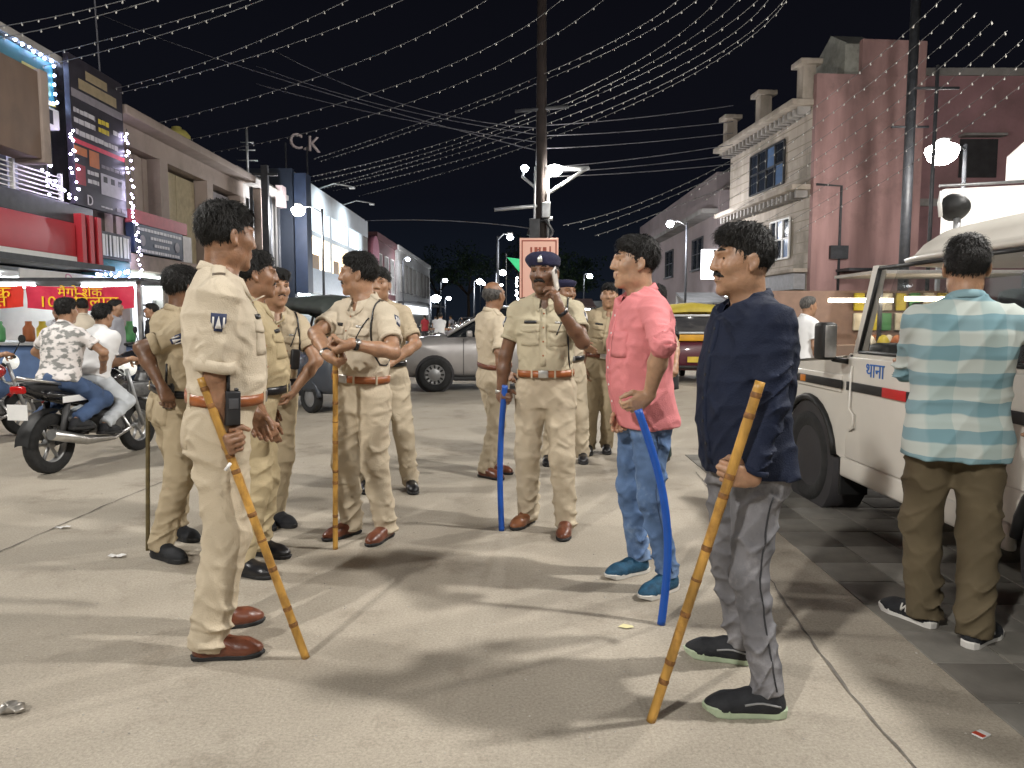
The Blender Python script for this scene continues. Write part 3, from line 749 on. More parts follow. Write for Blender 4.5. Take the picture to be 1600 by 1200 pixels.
# ================================================================== ground
def road_mat():
    m = bpy.data.materials.new('worn_concrete_road'); m.use_nodes = True; n = m.node_tree.nodes; l = m.node_tree.links; p = n['Principled BSDF']
    p.inputs['Specular IOR Level'].default_value = .35
    tc = n.new('ShaderNodeTexCoord'); o = tc.outputs['Object']
    def noise(s, d=6, r=.6): 
        q = n.new('ShaderNodeTexNoise'); q.inputs['Scale'].default_value = s; q.inputs['Detail'].default_value = d; q.inputs['Roughness'].default_value = r; l.new(o, q.inputs['Vector']); return q.outputs[0]
    def ramp(src, a, b, c0, c1):
        q = n.new('ShaderNodeValToRGB'); l.new(src, q.inputs[0]); e = q.color_ramp.elements; e[0].position = a; e[1].position = b; e[0].color = c0 + (1,); e[1].color = c1 + (1,); return q.outputs[0]
    def mixc(f, a, b, t='MIX'):
        q = n.new('ShaderNodeMixRGB'); q.blend_type = t
        (l.new(f, q.inputs[0]) if not isinstance(f, float) else setattr(q.inputs[0], 'default_value', f)); l.new(a, q.inputs[1]); l.new(b, q.inputs[2]); return q.outputs[0]
    base = ramp(noise(.55, 8, .65), .3, .7, (.305, .268, .218), (.425, .382, .318))
    fine = ramp(noise(85, 5, .85), .3, .7, (.62, .61, .60), (1.30, 1.30, 1.28)); c = mixc(1.0, base, fine, 'MULTIPLY')
    st = ramp(noise(1.7, 10, .75), .54, .74, (1, 1, 1), (.56, .53, .50)); c = mixc(1.0, c, st, 'MULTIPLY')  # stains, strengthened to paint in dark patches that are mostly shadow
    oil_shade = ramp(noise(.9, 7, .65), .58, .70, (1, 1, 1), (.66, .63, .60)); c = mixc(1.0, c, oil_shade, 'MULTIPLY')  # oil stains, their contrast also standing for shadow patches
    vo = n.new('ShaderNodeTexVoronoi'); vo.inputs['Scale'].default_value = 42; l.new(o, vo.inputs['Vector'])
    pit = ramp(vo.outputs['Distance'], .06, .16, (.55, .53, .5), (1, 1, 1)); c = mixc(.35, c, mixc(1.0, c, pit, 'MULTIPLY'))
    l.new(c, p.inputs['Base Color'])
    r = n.new('ShaderNodeMapRange'); l.new(noise(3, 6), r.inputs[0]); r.inputs[3].default_value = .55; r.inputs[4].default_value = .88; l.new(r.outputs[0], p.inputs['Roughness'])
    b = n.new('ShaderNodeBump'); b.inputs['Strength'].default_value = .5; b.inputs['Distance'].default_value = .006; l.new(noise(90, 6, .8), b.inputs['Height']); l.new(b.outputs[0], p.inputs['Normal'])
    return m
ROADM = road_mat()
m = MB(); X = [-900, -60, -20, -6, 0, 6, 20, 60, 900]; Y = [-60, -8, 0, 3, 6, 12, 30, 80, 200, 1500]
vs = [(x, y, 0) for x in X for y in Y]; m.add(vs, [(i * len(Y) + j, (i + 1) * len(Y) + j, (i + 1) * len(Y) + j + 1, i * len(Y) + j + 1) for i in range(len(X) - 1) for j in range(len(Y) - 1)])
road = m.build('road', ROADM); tag(road, kind='structure')
JOINT = mk('tarred_joint', (.13, .115, .10), .9, var=.35, scale=14)
def joint(pxs, w=.014, name='expansion_joint'):
    P = [gp(*p) for p in pxs]; Q = []
    for a, b in zip(P, P[1:]):
        k = max(2, int(np.linalg.norm(b - a) / .07)); Q += [a + (b - a) * i / k for i in range(k)]
    Q.append(P[-1]); vs = []; rs = np.random.RandomState(abs(int(pxs[0][0])) + 3)
    for i, q in enumerate(Q):
        t = nrm(Q[min(i + 1, len(Q) - 1)] - Q[max(0, i - 1)]); sd = V3(-t[1], t[0], 0); j = rs.uniform(-.006, .006); ww = w * rs.uniform(.3, 1)
        vs += [q + sd * (ww + j) + V3(0, 0, .004), q - sd * (ww - j) + V3(0, 0, .004)]
    MB().add(vs, [(2 * i, 2 * i + 1, 2 * i + 3, 2 * i + 2) for i in range(len(Q) - 1)]).build(name, JOINT, road)
joint([(1088, 738), (1135, 800), (1255, 985), (1330, 1085), (1440, 1215)], .007)
joint([(-40, 880), (160, 792), (330, 722)], .006)
# raised footway slabs under the shops on the left, with a kerb
PAV = mk('footway_stone', (.30, .28, .25), .85, var=.2, scale=3, bump=.2, bscale=50, dirt=.4)
m = MB().box((-11.2, 60, .06), (3.6, 110, .12)); pv = m.build('footway', PAV); tag(pv, kind='structure')
kb = [MB().box((0, 0, 0), (.22, 1.92, .17), None, .02).mesh('kerb_stone')]; kb[0].materials.append(mk('kerb_concrete', (.34, .32, .29), .85, var=.25, scale=4, dirt=.4))
for i in range(24):
    o = bpy.data.objects.new('kerb_stone', kb[0]); col.objects.link(o); o.parent = pv; o.location = (-9.28, 6 + i * 1.95, .085)
# squares of paving beside the jeep
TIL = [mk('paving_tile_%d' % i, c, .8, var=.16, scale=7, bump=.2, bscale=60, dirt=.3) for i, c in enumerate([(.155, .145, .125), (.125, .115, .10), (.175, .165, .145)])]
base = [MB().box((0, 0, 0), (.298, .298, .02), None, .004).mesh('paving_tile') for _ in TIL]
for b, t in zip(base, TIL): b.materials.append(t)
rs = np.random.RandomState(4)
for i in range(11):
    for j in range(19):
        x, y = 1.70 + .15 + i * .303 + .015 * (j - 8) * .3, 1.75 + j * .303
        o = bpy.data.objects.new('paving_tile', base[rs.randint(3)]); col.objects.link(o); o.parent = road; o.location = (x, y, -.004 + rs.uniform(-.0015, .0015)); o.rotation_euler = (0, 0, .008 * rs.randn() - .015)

# ================================================================== helpers for buildings
def wb(par, name, mat, x0, x1, y0, y1, z0, z1, bev=0):
    L = par.location if par is not None else Vector((0, 0, 0))
    while par is not None and par.parent is not None and False: pass
    p = par; off = np.zeros(3)
    while p is not None: off += np.array(p.location); p = p.parent
    return MB().box((( x0 + x1) / 2 - off[0], (y0 + y1) / 2 - off[1], (z0 + z1) / 2 - off[2]), (abs(x1 - x0), abs(y1 - y0), abs(z1 - z0)), None, bev).build(name, mat, par)
def onx(px, py, X):
    r = ray(px, py); return np.array([0, 0, CAMH]) + r * (X / r[0])
def text(s, size, mat, o, ux, uy, par=None, name='lettering', depth=.004, align='CENTER', fit=None):
    cu = bpy.data.curves.new('t', 'FONT'); cu.body = s; cu.size = size; cu.align_x = align; cu.align_y = 'CENTER'; cu.extrude = depth; cu.resolution_u = 3
    t = bpy.data.objects.new('t', cu); col.objects.link(t); bpy.context.view_layer.update()
    me = bpy.data.meshes.new_from_object(t.evaluated_get(bpy.context.evaluated_depsgraph_get())); bpy.data.objects.remove(t); bpy.data.curves.remove(cu)
    ux = nrm(ux); uy = nrm(uy); w = np.cross(ux, uy); v = np.zeros(len(me.vertices) * 3, np.float32)
    if len(v) == 0: return None
    me.vertices.foreach_get('co', v); v = v.reshape(-1, 3); k = 1.0
    if fit: k = fit / max(1e-6, v[:, 0].max() - v[:, 0].min())
    c = (v.max(0) + v.min(0)) / 2; c[2] = 0
    v = v - c if align == 'CENTER' else v
    off = np.zeros(3); p = par
    while p is not None: off += np.array(p.location); p = p.parent
    q = np.array(o) - off + v[:, :1] * k * ux + v[:, 1:2] * min(k, 1.6) * uy + (v[:, 2:3] + depth) * w
    me.vertices.foreach_set('co', q.astype(np.float32).ravel()); me.update(); me.materials.clear()
    return link(name, me, mat, par)
PLASTER = mk('old_cream_plaster', (.31, .25, .215), .9, var=.14, scale=1.2, bump=.25, bscale=18, dirt=.7, dirtc=(.10, .085, .07))
GREYW = mk('grey_plaster', (.30, .285, .27), .9, var=.15, scale=1.2, bump=.25, bscale=18, dirt=.6)
PINKW = mk('faded_pink_wall', (.33, .20, .19), .9, var=.30, scale=.9, stretch=(1.6, 1.6, .3), bump=.2, bscale=14, dirt=.75, dirtc=(.13, .09, .085))
CREAM = mk('stained_cream_facade', (.37, .32, .27), .9, var=.24, scale=1.2, stretch=(1.6, 1.6, .3), bump=.2, bscale=16, dirt=.75, dirtc=(.12, .11, .08))
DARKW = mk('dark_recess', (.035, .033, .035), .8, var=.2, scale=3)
DKMET = mk('dark_painted_metal', (.035, .037, .042), .5, var=.3, scale=6, dirt=.3)
GALV = mk('galvanised_metal', (.42, .43, .44), .45, metal=.6, var=.15, scale=8)
WHP = mk('white_paint', (.72, .71, .69), .55, var=.06, scale=4, dirt=.15, dirtc=(.35, .33, .3))
GLASS = mk('window_glass', (.02, .025, .035), .08, var=.1, scale=2, spec=.6)
REDP = mk('red_sign_panel', (.42, .028, .035), .4, var=.08, scale=2, spec=.45)
DREDP = mk('dark_red_rib', (.13, .012, .018), .45, var=.1, scale=2)
NAVYP = mk('navy_sign_panel', (.014, .024, .05), .5, var=.15, scale=3)
TEALP = mk('teal_sign_panel', (.03, .12, .13), .5, var=.2, scale=2)
WOODB = mk('brown_board', (.17, .115, .085), .75, var=.18, scale=2, stretch=(1, 1, .3), dirt=.4)
LIT = lambda nm, c, e: mk(nm, c, .5, var=0, emit=e, ec=c)
SHOPL = LIT('shop_ceiling_light', (.92, .97, 1.0), 22)
BLED = LIT('blue_white_led', (.45, .6, 1.0), 40)
PLED = LIT('violet_white_led', (.75, .68, 1.0), 30)
WLED = LIT('white_led', (.9, .95, 1.0), 40)

def shop_room(par, X, y0, y1, z1, deep=3.0, light=True, wall=None, n=1, goods=True, seed=1):
    """an open, lit shop room behind the facade plane X (left side: goes to -x)"""
    sx = -1 if X < 0 else 1; wall = wall or WHP; x1 = X + sx * deep
    wb(par, 'shop_back_wall', wall, x1, x1 + sx * .1, y0, y1, 0, z1); wb(par, 'shop_side_wall', wall, X + sx * .02, x1, y0 - .08, y0, 0, z1); wb(par, 'shop_side_wall', wall, X + sx * .02, x1, y1, y1 + .08, 0, z1)
    wb(par, 'shop_ceiling', wall, X + sx * .02, x1, y0, y1, z1, z1 + .08)
    for i in range(n):
        yy = y0 + (i + .5) * (y1 - y0) / n
        if light: wb(par, 'tube_light', SHOPL, X + sx * .5, X + sx * 1.9, yy - .09, yy + .09, z1 - .07, z1 - .02)
    if goods:
        r = np.random.RandomState(seed)
        for k in range(3):
            z = .75 + k * .52; wb(par, 'shelf', WOODB, x1 - sx * .34, x1 - sx * .02, y0 + .05, y1 - .05, z, z + .03)
            y = y0 + .15
            while y < y1 - .3:
                w = r.uniform(.14, .32); hh = r.uniform(.16, .42); c = ['gp_red', 'gp_yellow', 'gp_blue', 'gp_cream', 'gp_green'][r.randint(5)]
                mm = mk(c, dict(gp_red=(.4, .05, .04), gp_yellow=(.6, .4, .06), gp_blue=(.05, .12, .35), gp_cream=(.6, .55, .42), gp_green=(.08, .28, .10))[c], .5)
                wb(par, 'packet', mm, x1 - sx * .30, x1 - sx * .08, y, y + w, z + .03, z + .03 + hh, .01); y += w + r.uniform(.02, .15)
def window(par, X, y0, y1, z0, z1, fm=None, gm=None, nx=2, nz=2, out=1, sill=True, d=.10, name='window'):
    """a framed window on a facade plane x = X whose outside is on the side `out`"""
    fm = fm or WHP; gm = gm or GLASS; t = .06
    w = wb(par, name, fm, X - out * .02, X + out * d, y0, y0 + t, z0, z1)
    for (a, b, c, e) in ((y1 - t, y1, z0, z1), (y0 + t, y1 - t, z0, z0 + t), (y0 + t, y1 - t, z1 - t, z1)): wb(w, 'frame', fm, X - out * .02, X + out * d, a, b, c, e)
    for i in range(1, nx):
        y = y0 + t + (y1 - y0 - 2 * t) * i / nx; wb(w, 'mullion', fm, X, X + out * d * .8, y - .02, y + .02, z0 + t, z1 - t)
    for j in range(1, nz):
        z = z0 + t + (z1 - z0 - 2 * t) * j / nz; wb(w, 'transom', fm, X + out * .004, X + out * d * .7, y0 + t, y1 - t, z - .018, z + .018)
    dy = (y1 - y0 - 2 * t) / nx; dz = (z1 - z0 - 2 * t) / nz
    for i in range(nx):
        for j in range(nz): wb(w, 'pane', gm, X + out * .006, X + out * .02, y0 + t + dy * i + .022, y0 + t + dy * (i + 1) - .022, z0 + t + dz * j + .02, z0 + t + dz * (j + 1) - .02)
    if sill: wb(w, 'sill', fm, X, X + out * (d + .09), y0 - .06, y1 + .06, z0 - .07, z0 - .003)
    return w
XL = -10.3
# ---------------------------------------------------------------- shop building at the left edge
b = thing('shop_building', (XL, 12, 0), 'two-storey shop building at the left edge with red sign and blue fairy lights', 'building')
wb(b, 'upper_wall', GREYW, XL - 4, XL - .9, 10, 19.3, 2.6, 7.05); wb(b, 'upper_floor_slab', GREYW, XL - 4, XL - .02, 10, 19.3, 2.55, 2.75)
wb(b, 'roof_slab', GREYW, XL - 4, XL + .25, 10, 19.28, 7.05, 7.2)
wb(b, 'column', PLASTER, XL - .5, XL, 18.9, 19.28, 0, 7.04); wb(b, 'column', mk('pale_blue_column', (.45, .48, .55), .8), XL - .88, XL - .45, 16.0, 16.35, 2.76, 6.2); wb(b, 'column', PLASTER, XL - .5, XL, 14.1, 14.4, 0, 2.54)
for k in range(26): wb(b, 'louvre_slat', mk('grey_lilac_slat', (.26, .25, .29), .7), XL - .90, XL - .82, 14.2, 15.95, 3.0 + k * .118, 3.08 + k * .118)
s = wb(b, 'roof_sign', TEALP, XL - .05, XL + .12, 10.5, 16.85, 6.05, 7.0); wb(s, 'sign_border', mk('gold_border', (.35, .25, .06), .5), XL + .1205, XL + .15, 13, 16.84, 6.06, 6.16)
wb(s, 'sign_print', mk('pale_green_print', (.16, .30, .20), .6), XL + .1205, XL + .135, 15.6, 16.7, 6.25, 6.55); wb(s, 'sign_print', mk('yellow_print', (.45, .38, .12), .6), XL + .1205, XL + .137, 15.8, 16.5, 6.6, 6.72)
wb(b, 'hanging_board', WOODB, XL + .2, XL + .75, 11.5, 15.3, 4.62, 6.35, .02); wb(b, 'board_edge', PLASTER, XL + .18, XL + .80, 15.3, 15.55, 4.55, 6.4, .02)
ac = wb(b, 'air_conditioner', WHP, XL - .2, XL + .25, 16.1, 16.8, 5.55, 5.98, .03); wb(ac, 'fan_grille', DKMET, XL + .2505, XL + .262, 16.2, 16.55, 5.62, 5.92)
for k in range(7): wb(b, 'railing_bar', WHP, XL + .15, XL + .19, 13.2, 16.8, 3.95 + k * .095, 3.975 + k * .095)
for y in (13.2, 14.6, 15.2, 16.8): wb(b, 'railing_post', WHP, XL + .13, XL + .21, y, y + .06, 3.85, 4.62)
wb(b, 'canopy_band', DKMET, XL - .8, XL + .45, 10, 17.6, 3.52, 3.95, .02)
rs_ = wb(b, 'red_sign', REDP, XL + .1, XL + .5, 10, 16.75, 2.78, 3.518, .01); wb(rs_, 'sign_trim', WHP, XL + .1, XL + .51, 10, 16.75, 2.64, 2.775)
for k in range(6): wb(b, 'sign_rib', [REDP, DREDP][k % 2], XL + .12, XL + (.62 if k % 2 == 0 else .55), 16.8 + k * .16, 16.955 + k * .16, 2.5, 3.75)
z2 = wb(b, 'black_sign', DKMET, XL + .1, XL + .45, 17.8, 19.25, 2.85, 3.5)
for k in range(8): wb(z2, 'white_bar', WHP, XL + .4505, XL + .465, 17.9 + k * .165, 17.98 + k * .165 + (.05 if k % 3 == 0 else 0), 2.92, 3.43)
wb(b, 'teal_fascia', TEALP, XL - .02, XL + .42, 17.8, 19.25, 2.40, 2.845, .02)
wb(b, 'dark_canopy', DKMET, XL - .02, XL + .9, 13.5, 17.6, 2.5, 2.62)
shop_room(b, XL, 10.2, 14.05, 2.5, n=2, seed=2); shop_room(b, XL, 14.5, 18.85, 2.38, n=2, seed=3)
bn = thing('shop_banner', (XL + .6, 17, 2.2), 'white shop banner with pink lettering under the red striped sign', 'banner')
wb(bn, 'banner_cloth', WHP, XL + .6, XL + .63, 14.6, 18.4, 1.95, 2.38); text('गिरधर कैटरिंग', .36, mk('pink_print', (.62, .30, .42), .6), (XL + .632, 16.9, 2.17), (0, 1, 0), (0, 0, 1), bn, depth=.003, fit=2.2)
sg = thing('pavement_sign', (XL + .9, 19, 0), 'white upright sign with a large black letter beside the shop', 'sign')
wb(sg, 'board', LIT('backlit_white', (.8, .84, .9), .8), XL + .8, XL + .9, 18.5, 19.35, .25, 2.05, .01); text('द', .62, PLB, (XL + .902, 18.95, 1.55), (0, 1, 0), (0, 0, 1), sg); text('द', .5, PLB, (XL + .902, 18.95, .75), (0, 1, 0), (0, 0, 1), sg)
wb(sg, 'foot', DKMET, XL + .6, XL + 1.1, 18.6, 18.7, .12, .26)
# big hoarding
hd = thing('hoarding', (XL + .35, 18, 4), 'tall dark advertising hoarding with white and yellow print and a red stripe', 'hoarding')
wb(hd, 'panel', mk('dark_flex_print', (.022, .018, .026), .45, var=.3, scale=2), XL + .3, XL + .42, 16.95, 19.2, 3.98, 7.3)
XP = XL + .4205
PRW, PRY, PRO, PRG = mk('print_white', (.5, .48, .5), .5), mk('print_yellow', (.55, .44, .04), .5), mk('print_orange', (.42, .14, .05), .5), mk('print_grey', (.2, .18, .2), .5)
rs = np.random.RandomState(9)
def printrow(y0, y1, z, hgt, mat):
    y = y0
    while y < y1:
        w = rs.uniform(.08, .24); wb(hd, 'print', mat, XP, XP + .008, y, min(y1, y + w), z - hgt * rs.uniform(.35, .5), z + hgt * rs.uniform(.35, .5)); y += w + .03
wb(hd, 'print', mk('print_gold', (.28, .22, .13), .5), XP, XP + .008, 17.3, 18.9, 6.62, 6.85); wb(hd, 'print', mk('print_gold', (.28, .22, .13), .5), XP, XP + .008, 17.6, 18.5, 6.9, 7.1)
wb(hd, 'print', PRG, XP, XP + .008, 17.0, 19.15, 6.38, 6.56)
printrow(17.05, 17.9, 6.1, .12, PRW); printrow(17.05, 17.9, 5.88, .12, PRW); printrow(17.1, 18.9, 5.62, .13, PRW); printrow(18.05, 18.5, 6.1, .13, PRY); printrow(18.05, 18.5, 5.9, .13, PRY); printrow(18.7, 19.1, 5.98, .12, PRW)
wb(hd, 'red_stripe', mk('print_red', (.55, .05, .08), .5), XP, XP + .01, 16.97, 19.18, 5.36, 5.46); wb(hd, 'print', PRO, XP, XP + .008, 17.6, 18.0, 4.95, 5.32); wb(hd, 'print', PRO, XP, XP + .008, 17.0, 17.5, 5.12, 5.30)
printrow(18.1, 19.1, 5.05, .1, PRG); printrow(17.5, 17.95, 4.8, .1, PRW); printrow(17.5, 17.95, 4.6, .1, PRW); wb(hd, 'print', mk('print_red_dark', (.25, .04, .05), .5), XP, XP + .008, 17.02, 17.4, 4.45, 4.9)
wb(hd, 'print_panel', mk('print_pale', (.42, .40, .46), .5), XP, XP + .008, 18.05, 19.15, 4.38, 4.88)
for k in range(3): wb(hd, 'print', PLB, XP + .0082, XP + .012, 18.15 + k * .33, 18.32 + k * .33, 4.68, 4.82)
text('D', .34, PRW, (XP + .001, 17.55, 4.15), (0, 1, 0), (0, 0, 1), hd, depth=.004); printrow(18.0, 18.5, 4.08, .04, PRW); printrow(18.7, 19.1, 4.1, .1, PRG)
# fairy lights on the corner building
def fairy(label, pts, mat, n, r=.022, jit=.03, seed=1):
    P = [np.array(p, float) for p in pts]; root = P[0]; o = thing('fairy_lights', root, label, 'lights', 'LED fairy lights on the left buildings')
    seg = [np.linalg.norm(b_ - a_) for a_, b_ in zip(P, P[1:])]; tot = sum(seg); rs = np.random.RandomState(seed)
    MB().tube([p - root for p in P], .008, 5).build('wire', DKMET, o); m = MB()
    for i in range(n):
        d = tot * (i + .5) / n; k = 0
        while d > seg[k] and k < len(seg) - 1: d -= seg[k]; k += 1
        q = P[k] + (P[k + 1] - P[k]) * d / seg[k] - root + rs.uniform(-jit, jit, 3); m.lathe([(.3 * r, -r), (r, -.3 * r), (r, .3 * r), (.3 * r, r)], q, (0, 0, 1), 6)
    tag(m.build('bulbs', mat, o), kind='stuff'); return o
fairy('blue and white fairy lights along the teal roof sign', [(XL + .2, 13.2, 7.02), (XL + .2, 15.6, 7.05), (XL + .2, 16.8, 7.02), (XL + .2, 16.8, 6.1), (XL + .2, 15.4, 6.3), (XL + .2, 13.4, 6.7)], BLED, 40, .03)
fairy('white fairy lights hanging down the left edge of the dark hoarding', [(XL + .5, 16.85, 5.7), (XL + .5, 16.85, 4.1), (XL + .5, 15.9, 4.3), (XL + .5, 15.8, 5.3), (XL + .5, 15.9, 3.98)], PLED, 46, .027, .07)
fairy('violet fairy lights down the right edge of the dark hoarding', [(XL + .5, 19.2, 6.2), (XL + .55, 19.25, 4.4), (XL + .5, 19.5, 3.6), (XL + .6, 19.4, 2.3), (XL + .6, 18.6, 2.5)], PLED, 44, .028, .06)
fairy('bluish fairy lights under the red striped ribs and teal fascia', [(XL + .75, 17.0, 2.45), (XL + .75, 17.9, 2.42), (XL + .6, 18.8, 2.6), (XL + .6, 19.3, 2.38)], BLED, 12, .03)
# ---------------------------------------------------------------- old two-storey building
b = thing('old_building', (XL, 24, 0), 'old cream two-storey building with ribbed panels and shutters above a navy signboard', 'building')
wb(b, 'upper_wall', PLASTER, XL - 5, XL - .8, 19.35, 28.9, 2.7, 6.95); wb(b, 'roof_slab', PLASTER, XL - 5, XL + .45, 19.35, 28.9, 6.62, 6.86, .03); wb(b, 'parapet', PLASTER, XL - .3, XL, 19.4, 28.85, 6.865, 7.05)
wb(b, 'beam', PLASTER, XL - .78, XL - .05, 19.4, 28.85, 6.05, 6.6); wb(b, 'floor_slab', PLASTER, XL - .79, XL + .3, 19.36, 28.88, 2.7, 3.12)
for y in (19.4, 21.95, 25.3, 28.3): wb(b, 'column', PLASTER, XL - .45, XL + .02, y, y + .5, 0, 6.04)
RIB = mk('ribbed_cream_sheet', (.40, .33, .28), .7, var=.1, scale=2, dirt=.4)
for k in range(8): wb(b, 'ribbed_panel', RIB, XL - .5, XL - .38 + .04 * (k % 2), 19.92 + k * .25, 20.165 + k * .25, 3.5, 6.0)
for y0, y1, mm in ((22.5, 23.85, mk('beige_shutter', (.45, .38, .25), .7, dirt=.3)), (23.9, 25.25, mk('beige_shutter', (.45, .38, .25), .7)), (25.85, 28.25, mk('lilac_grey_panel', (.36, .34, .36), .7))):
    wb(b, 'shutter_panel', mm, XL - .48, XL - .4, y0, y1, 3.14, 5.95, .01)
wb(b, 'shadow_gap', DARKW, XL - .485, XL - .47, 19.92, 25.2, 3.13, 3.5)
sgn = wb(b, 'signboard', NAVYP, XL + .1, XL + .32, 19.7, 22.6, 3.16, 3.93); wb(sgn, 'red_strip', mk('red_strip', (.36, .07, .08), .6), XL + .1, XL + .33, 19.7, 22.9, 3.935, 4.28); wb(sgn, 'white_panel', mk('white_panel', (.5, .47, .46), .6), XL + .1, XL + .325, 22.605, 23.2, 3.12, 3.9)
for k, (a_, c_) in enumerate(((19.9, 22.4), (20.6, 21.8), (20.8, 21.6), (19.9, 22.3))):
    y = a_; r_ = np.random.RandomState(k)
    while y < c_: w = r_.uniform(.08, .2); wb(sgn, 'print', PRW, XL + .3205, XL + .328, y, y + w, 3.80 - k * .19 - .04, 3.80 - k * .19 + .04); y += w + .03
for y in (20.15, 22.2): MB().lathe([(.15, 0), (.15, .008)], (XL + .3205 - XL, y - 24, 3.5), (1, 0, 0), 18).build('round_emblem', PRG, b)
shop_room(b, XL, 19.95, 21.9, 2.65, n=1, seed=5); shop_room(b, XL, 22.5, 25.2, 2.65, n=1, seed=6); shop_room(b, XL, 25.85, 28.2, 2.65, n=1, seed=7)
for yy in (20.4, 23.0): wb(b, 'lit_signboard', LIT('lit_shop_sign', (.85, .95, .92), 2.2), XL + .05, XL + .15, yy - .6, yy + 1.1, 1.95, 2.6)
wb(b, 'roller_shutter', GALV, XL - .3, XL - .22, 20.0, 23.2, .9, 1.93); wb(b, 'counter', WOODB, XL - .2, XL + .2, 20.0, 23.6, .12, .9)
wt = thing('water_tank', (XL - 1.2, 25.9, 7.0), 'yellow water tank on the roof of the old building', 'water tank')
MB().lathe([(.42, 0), (.45, .1), (.44, .2), (.45, .3), (.43, .62), (.3, .78), (.16, .82), (.16, .9)], (0, 0, .05), (0, 0, 1), 20).build('tank_body', mk('yellow_tank', (.48, .42, .12), .6), wt); wb(wt, 'stand', DKMET, XL - 1.6, XL - .8, 25.5, 26.3, 6.96, 7.04)
# ---------------------------------------------------------------- narrow grey building
b = thing('narrow_building', (XL, 31, 0), 'narrow grey-brown building with drain pipes between the old block and the white showroom', 'building')
wb(b, 'wall', GREYW, XL - 5, XL - .3, 28.95, 33.9, 0, 7.3); wb(b, 'pilaster', PLASTER, XL - .295, XL + .05, 30.6, 31.4, 0, 6.7); wb(b, 'cornice', GREYW, XL - .29, XL + .2, 28.96, 33.88, 6.72, 6.95)
for y in (29.6, 31.9, 33.0): MB().tube([(.0, y - 31, .2), (.0, y - 31, 6.6)], .07, 8).build('drain_pipe', DKMET, b)
for z in (3.1, 5.0): window(b, XL - .3, 29.9, 30.5, z, z + 1.2, DKMET, None, 1, 2, sill=False)
wb(b, 'meter_box', mk('pinkish_box', (.45, .36, .36), .6), XL + .02, XL + .3, 32.6, 33.2, 6.3, 7.2)
shop_room(b, XL + .1, 31.5, 33.8, 2.5, n=1, seed=8, deep=.38, goods=False)
# ---------------------------------------------------------------- white showroom
XW = XL + .35
b = thing('showroom', (XW, 42, 0), 'modern white showroom with warm lit upper windows', 'building')
FAC = mk('white_cladding', (.72, .76, .80), .4, var=.04, scale=1)
wb(b, 'end_wall', mk('navy_cladding', (.012, .017, .028), .45, var=.1), XW - 6, XW, 34.0, 34.3, 0, 8.2); wb(b, 'core', GREYW, XW - 6, XW - 1.5, 34.32, 51.5, 0, 8.05)
wb(b, 'roof_edge', FAC, XW - 1.5, XW, 34.32, 51.5, 7.0, 8.1); wb(b, 'floor_band', mk('blue_grey_cladding', (.34, .40, .47), .4), XW - 1.5, XW, 34.32, 51.5, 2.75, 3.95)
for y in (36.2, 40.6, 45.0, 49.2): wb(b, 'mullion_column', FAC, XW - .4, XW + .03, y, y + .5, 3.955, 6.995)
wb(b, 'transom', FAC, XW - .3, XW + .02, 36.7, 49.2, 5.55, 5.8)
WARM = LIT('warm_lit_pane', (1.0, .78, .50), 2.6); COOL = LIT('cool_lit_pane', (.75, .85, .90), 1.1); ORNG = LIT('orange_lit_pane', (1.0, .55, .15), 1.8)
for y0, y1 in ((36.72, 40.58), (41.12, 44.98), (45.52, 49.18)):
    wb(b, 'pane', WARM if y0 < 45 else ORNG, XW - .2, XW - .15, y0, y1, 3.96, 5.54); wb(b, 'pane', COOL, XW - .2, XW - .15, y0, y1, 5.81, 6.99)
    wb(b, 'window_poster', mk('poster_brown', (.35, .22, .12), .5), XW - .148, XW - .13, y0 + .9, y0 + 2.2, 3.97, 4.7)
wb(b, 'grey_panel', GREYW, XW - .25, XW - .02, 49.72, 51.48, 3.96, 6.99); wb(b, 'dark_sign_pillar', NAVYP, XW + .05, XW + .6, 34.05, 34.9, 2.6, 8.0)
for y0, y1 in ((34.5, 39.0), (39.2, 44), (44.2, 51)): shop_room(b, XW, y0, y1, 2.7, deep=1.4, n=3, seed=int(y0), wall=FAC)
for y in (38.6, 44.0): MB().tube([(.02, y - 42, 8.1), (.8, y - 42, 8.35), (1.7, y - 42, 8.2)], .04, 6).build('sign_lamp_arm', GALV, b); lb0 = MB().box((1.72, y - 42, 8.14), (.3, .25, .12), None, .03).build('sign_lamp_head', GALV, b); lamp_light('sign_lamp_light', (XW + 1.75, y, 7.95), 330, (.85, .95, 1.0), 'SPOT', .1, (XW - .5, y, 4.5), 150, parent=b, blend=1)
# rooftop letters
rl_ = thing('roof_letters', (XL - 1, 38, 8.9), 'dim letters C.K standing on the roof above the showroom', 'sign'); text('C.K', 1.05, mk('pale_letters', (.5, .42, .42), .7), (XW - .2, 36.9, 10.0), (.72, .69, 0), (0, 0, 1), rl_, depth=.05)
for x in (-.7, .1): wb(rl_, 'post', DKMET, XW + x - .2, XW + x - .14, 36.7 + x, 36.76 + x, 8.1, 9.8)
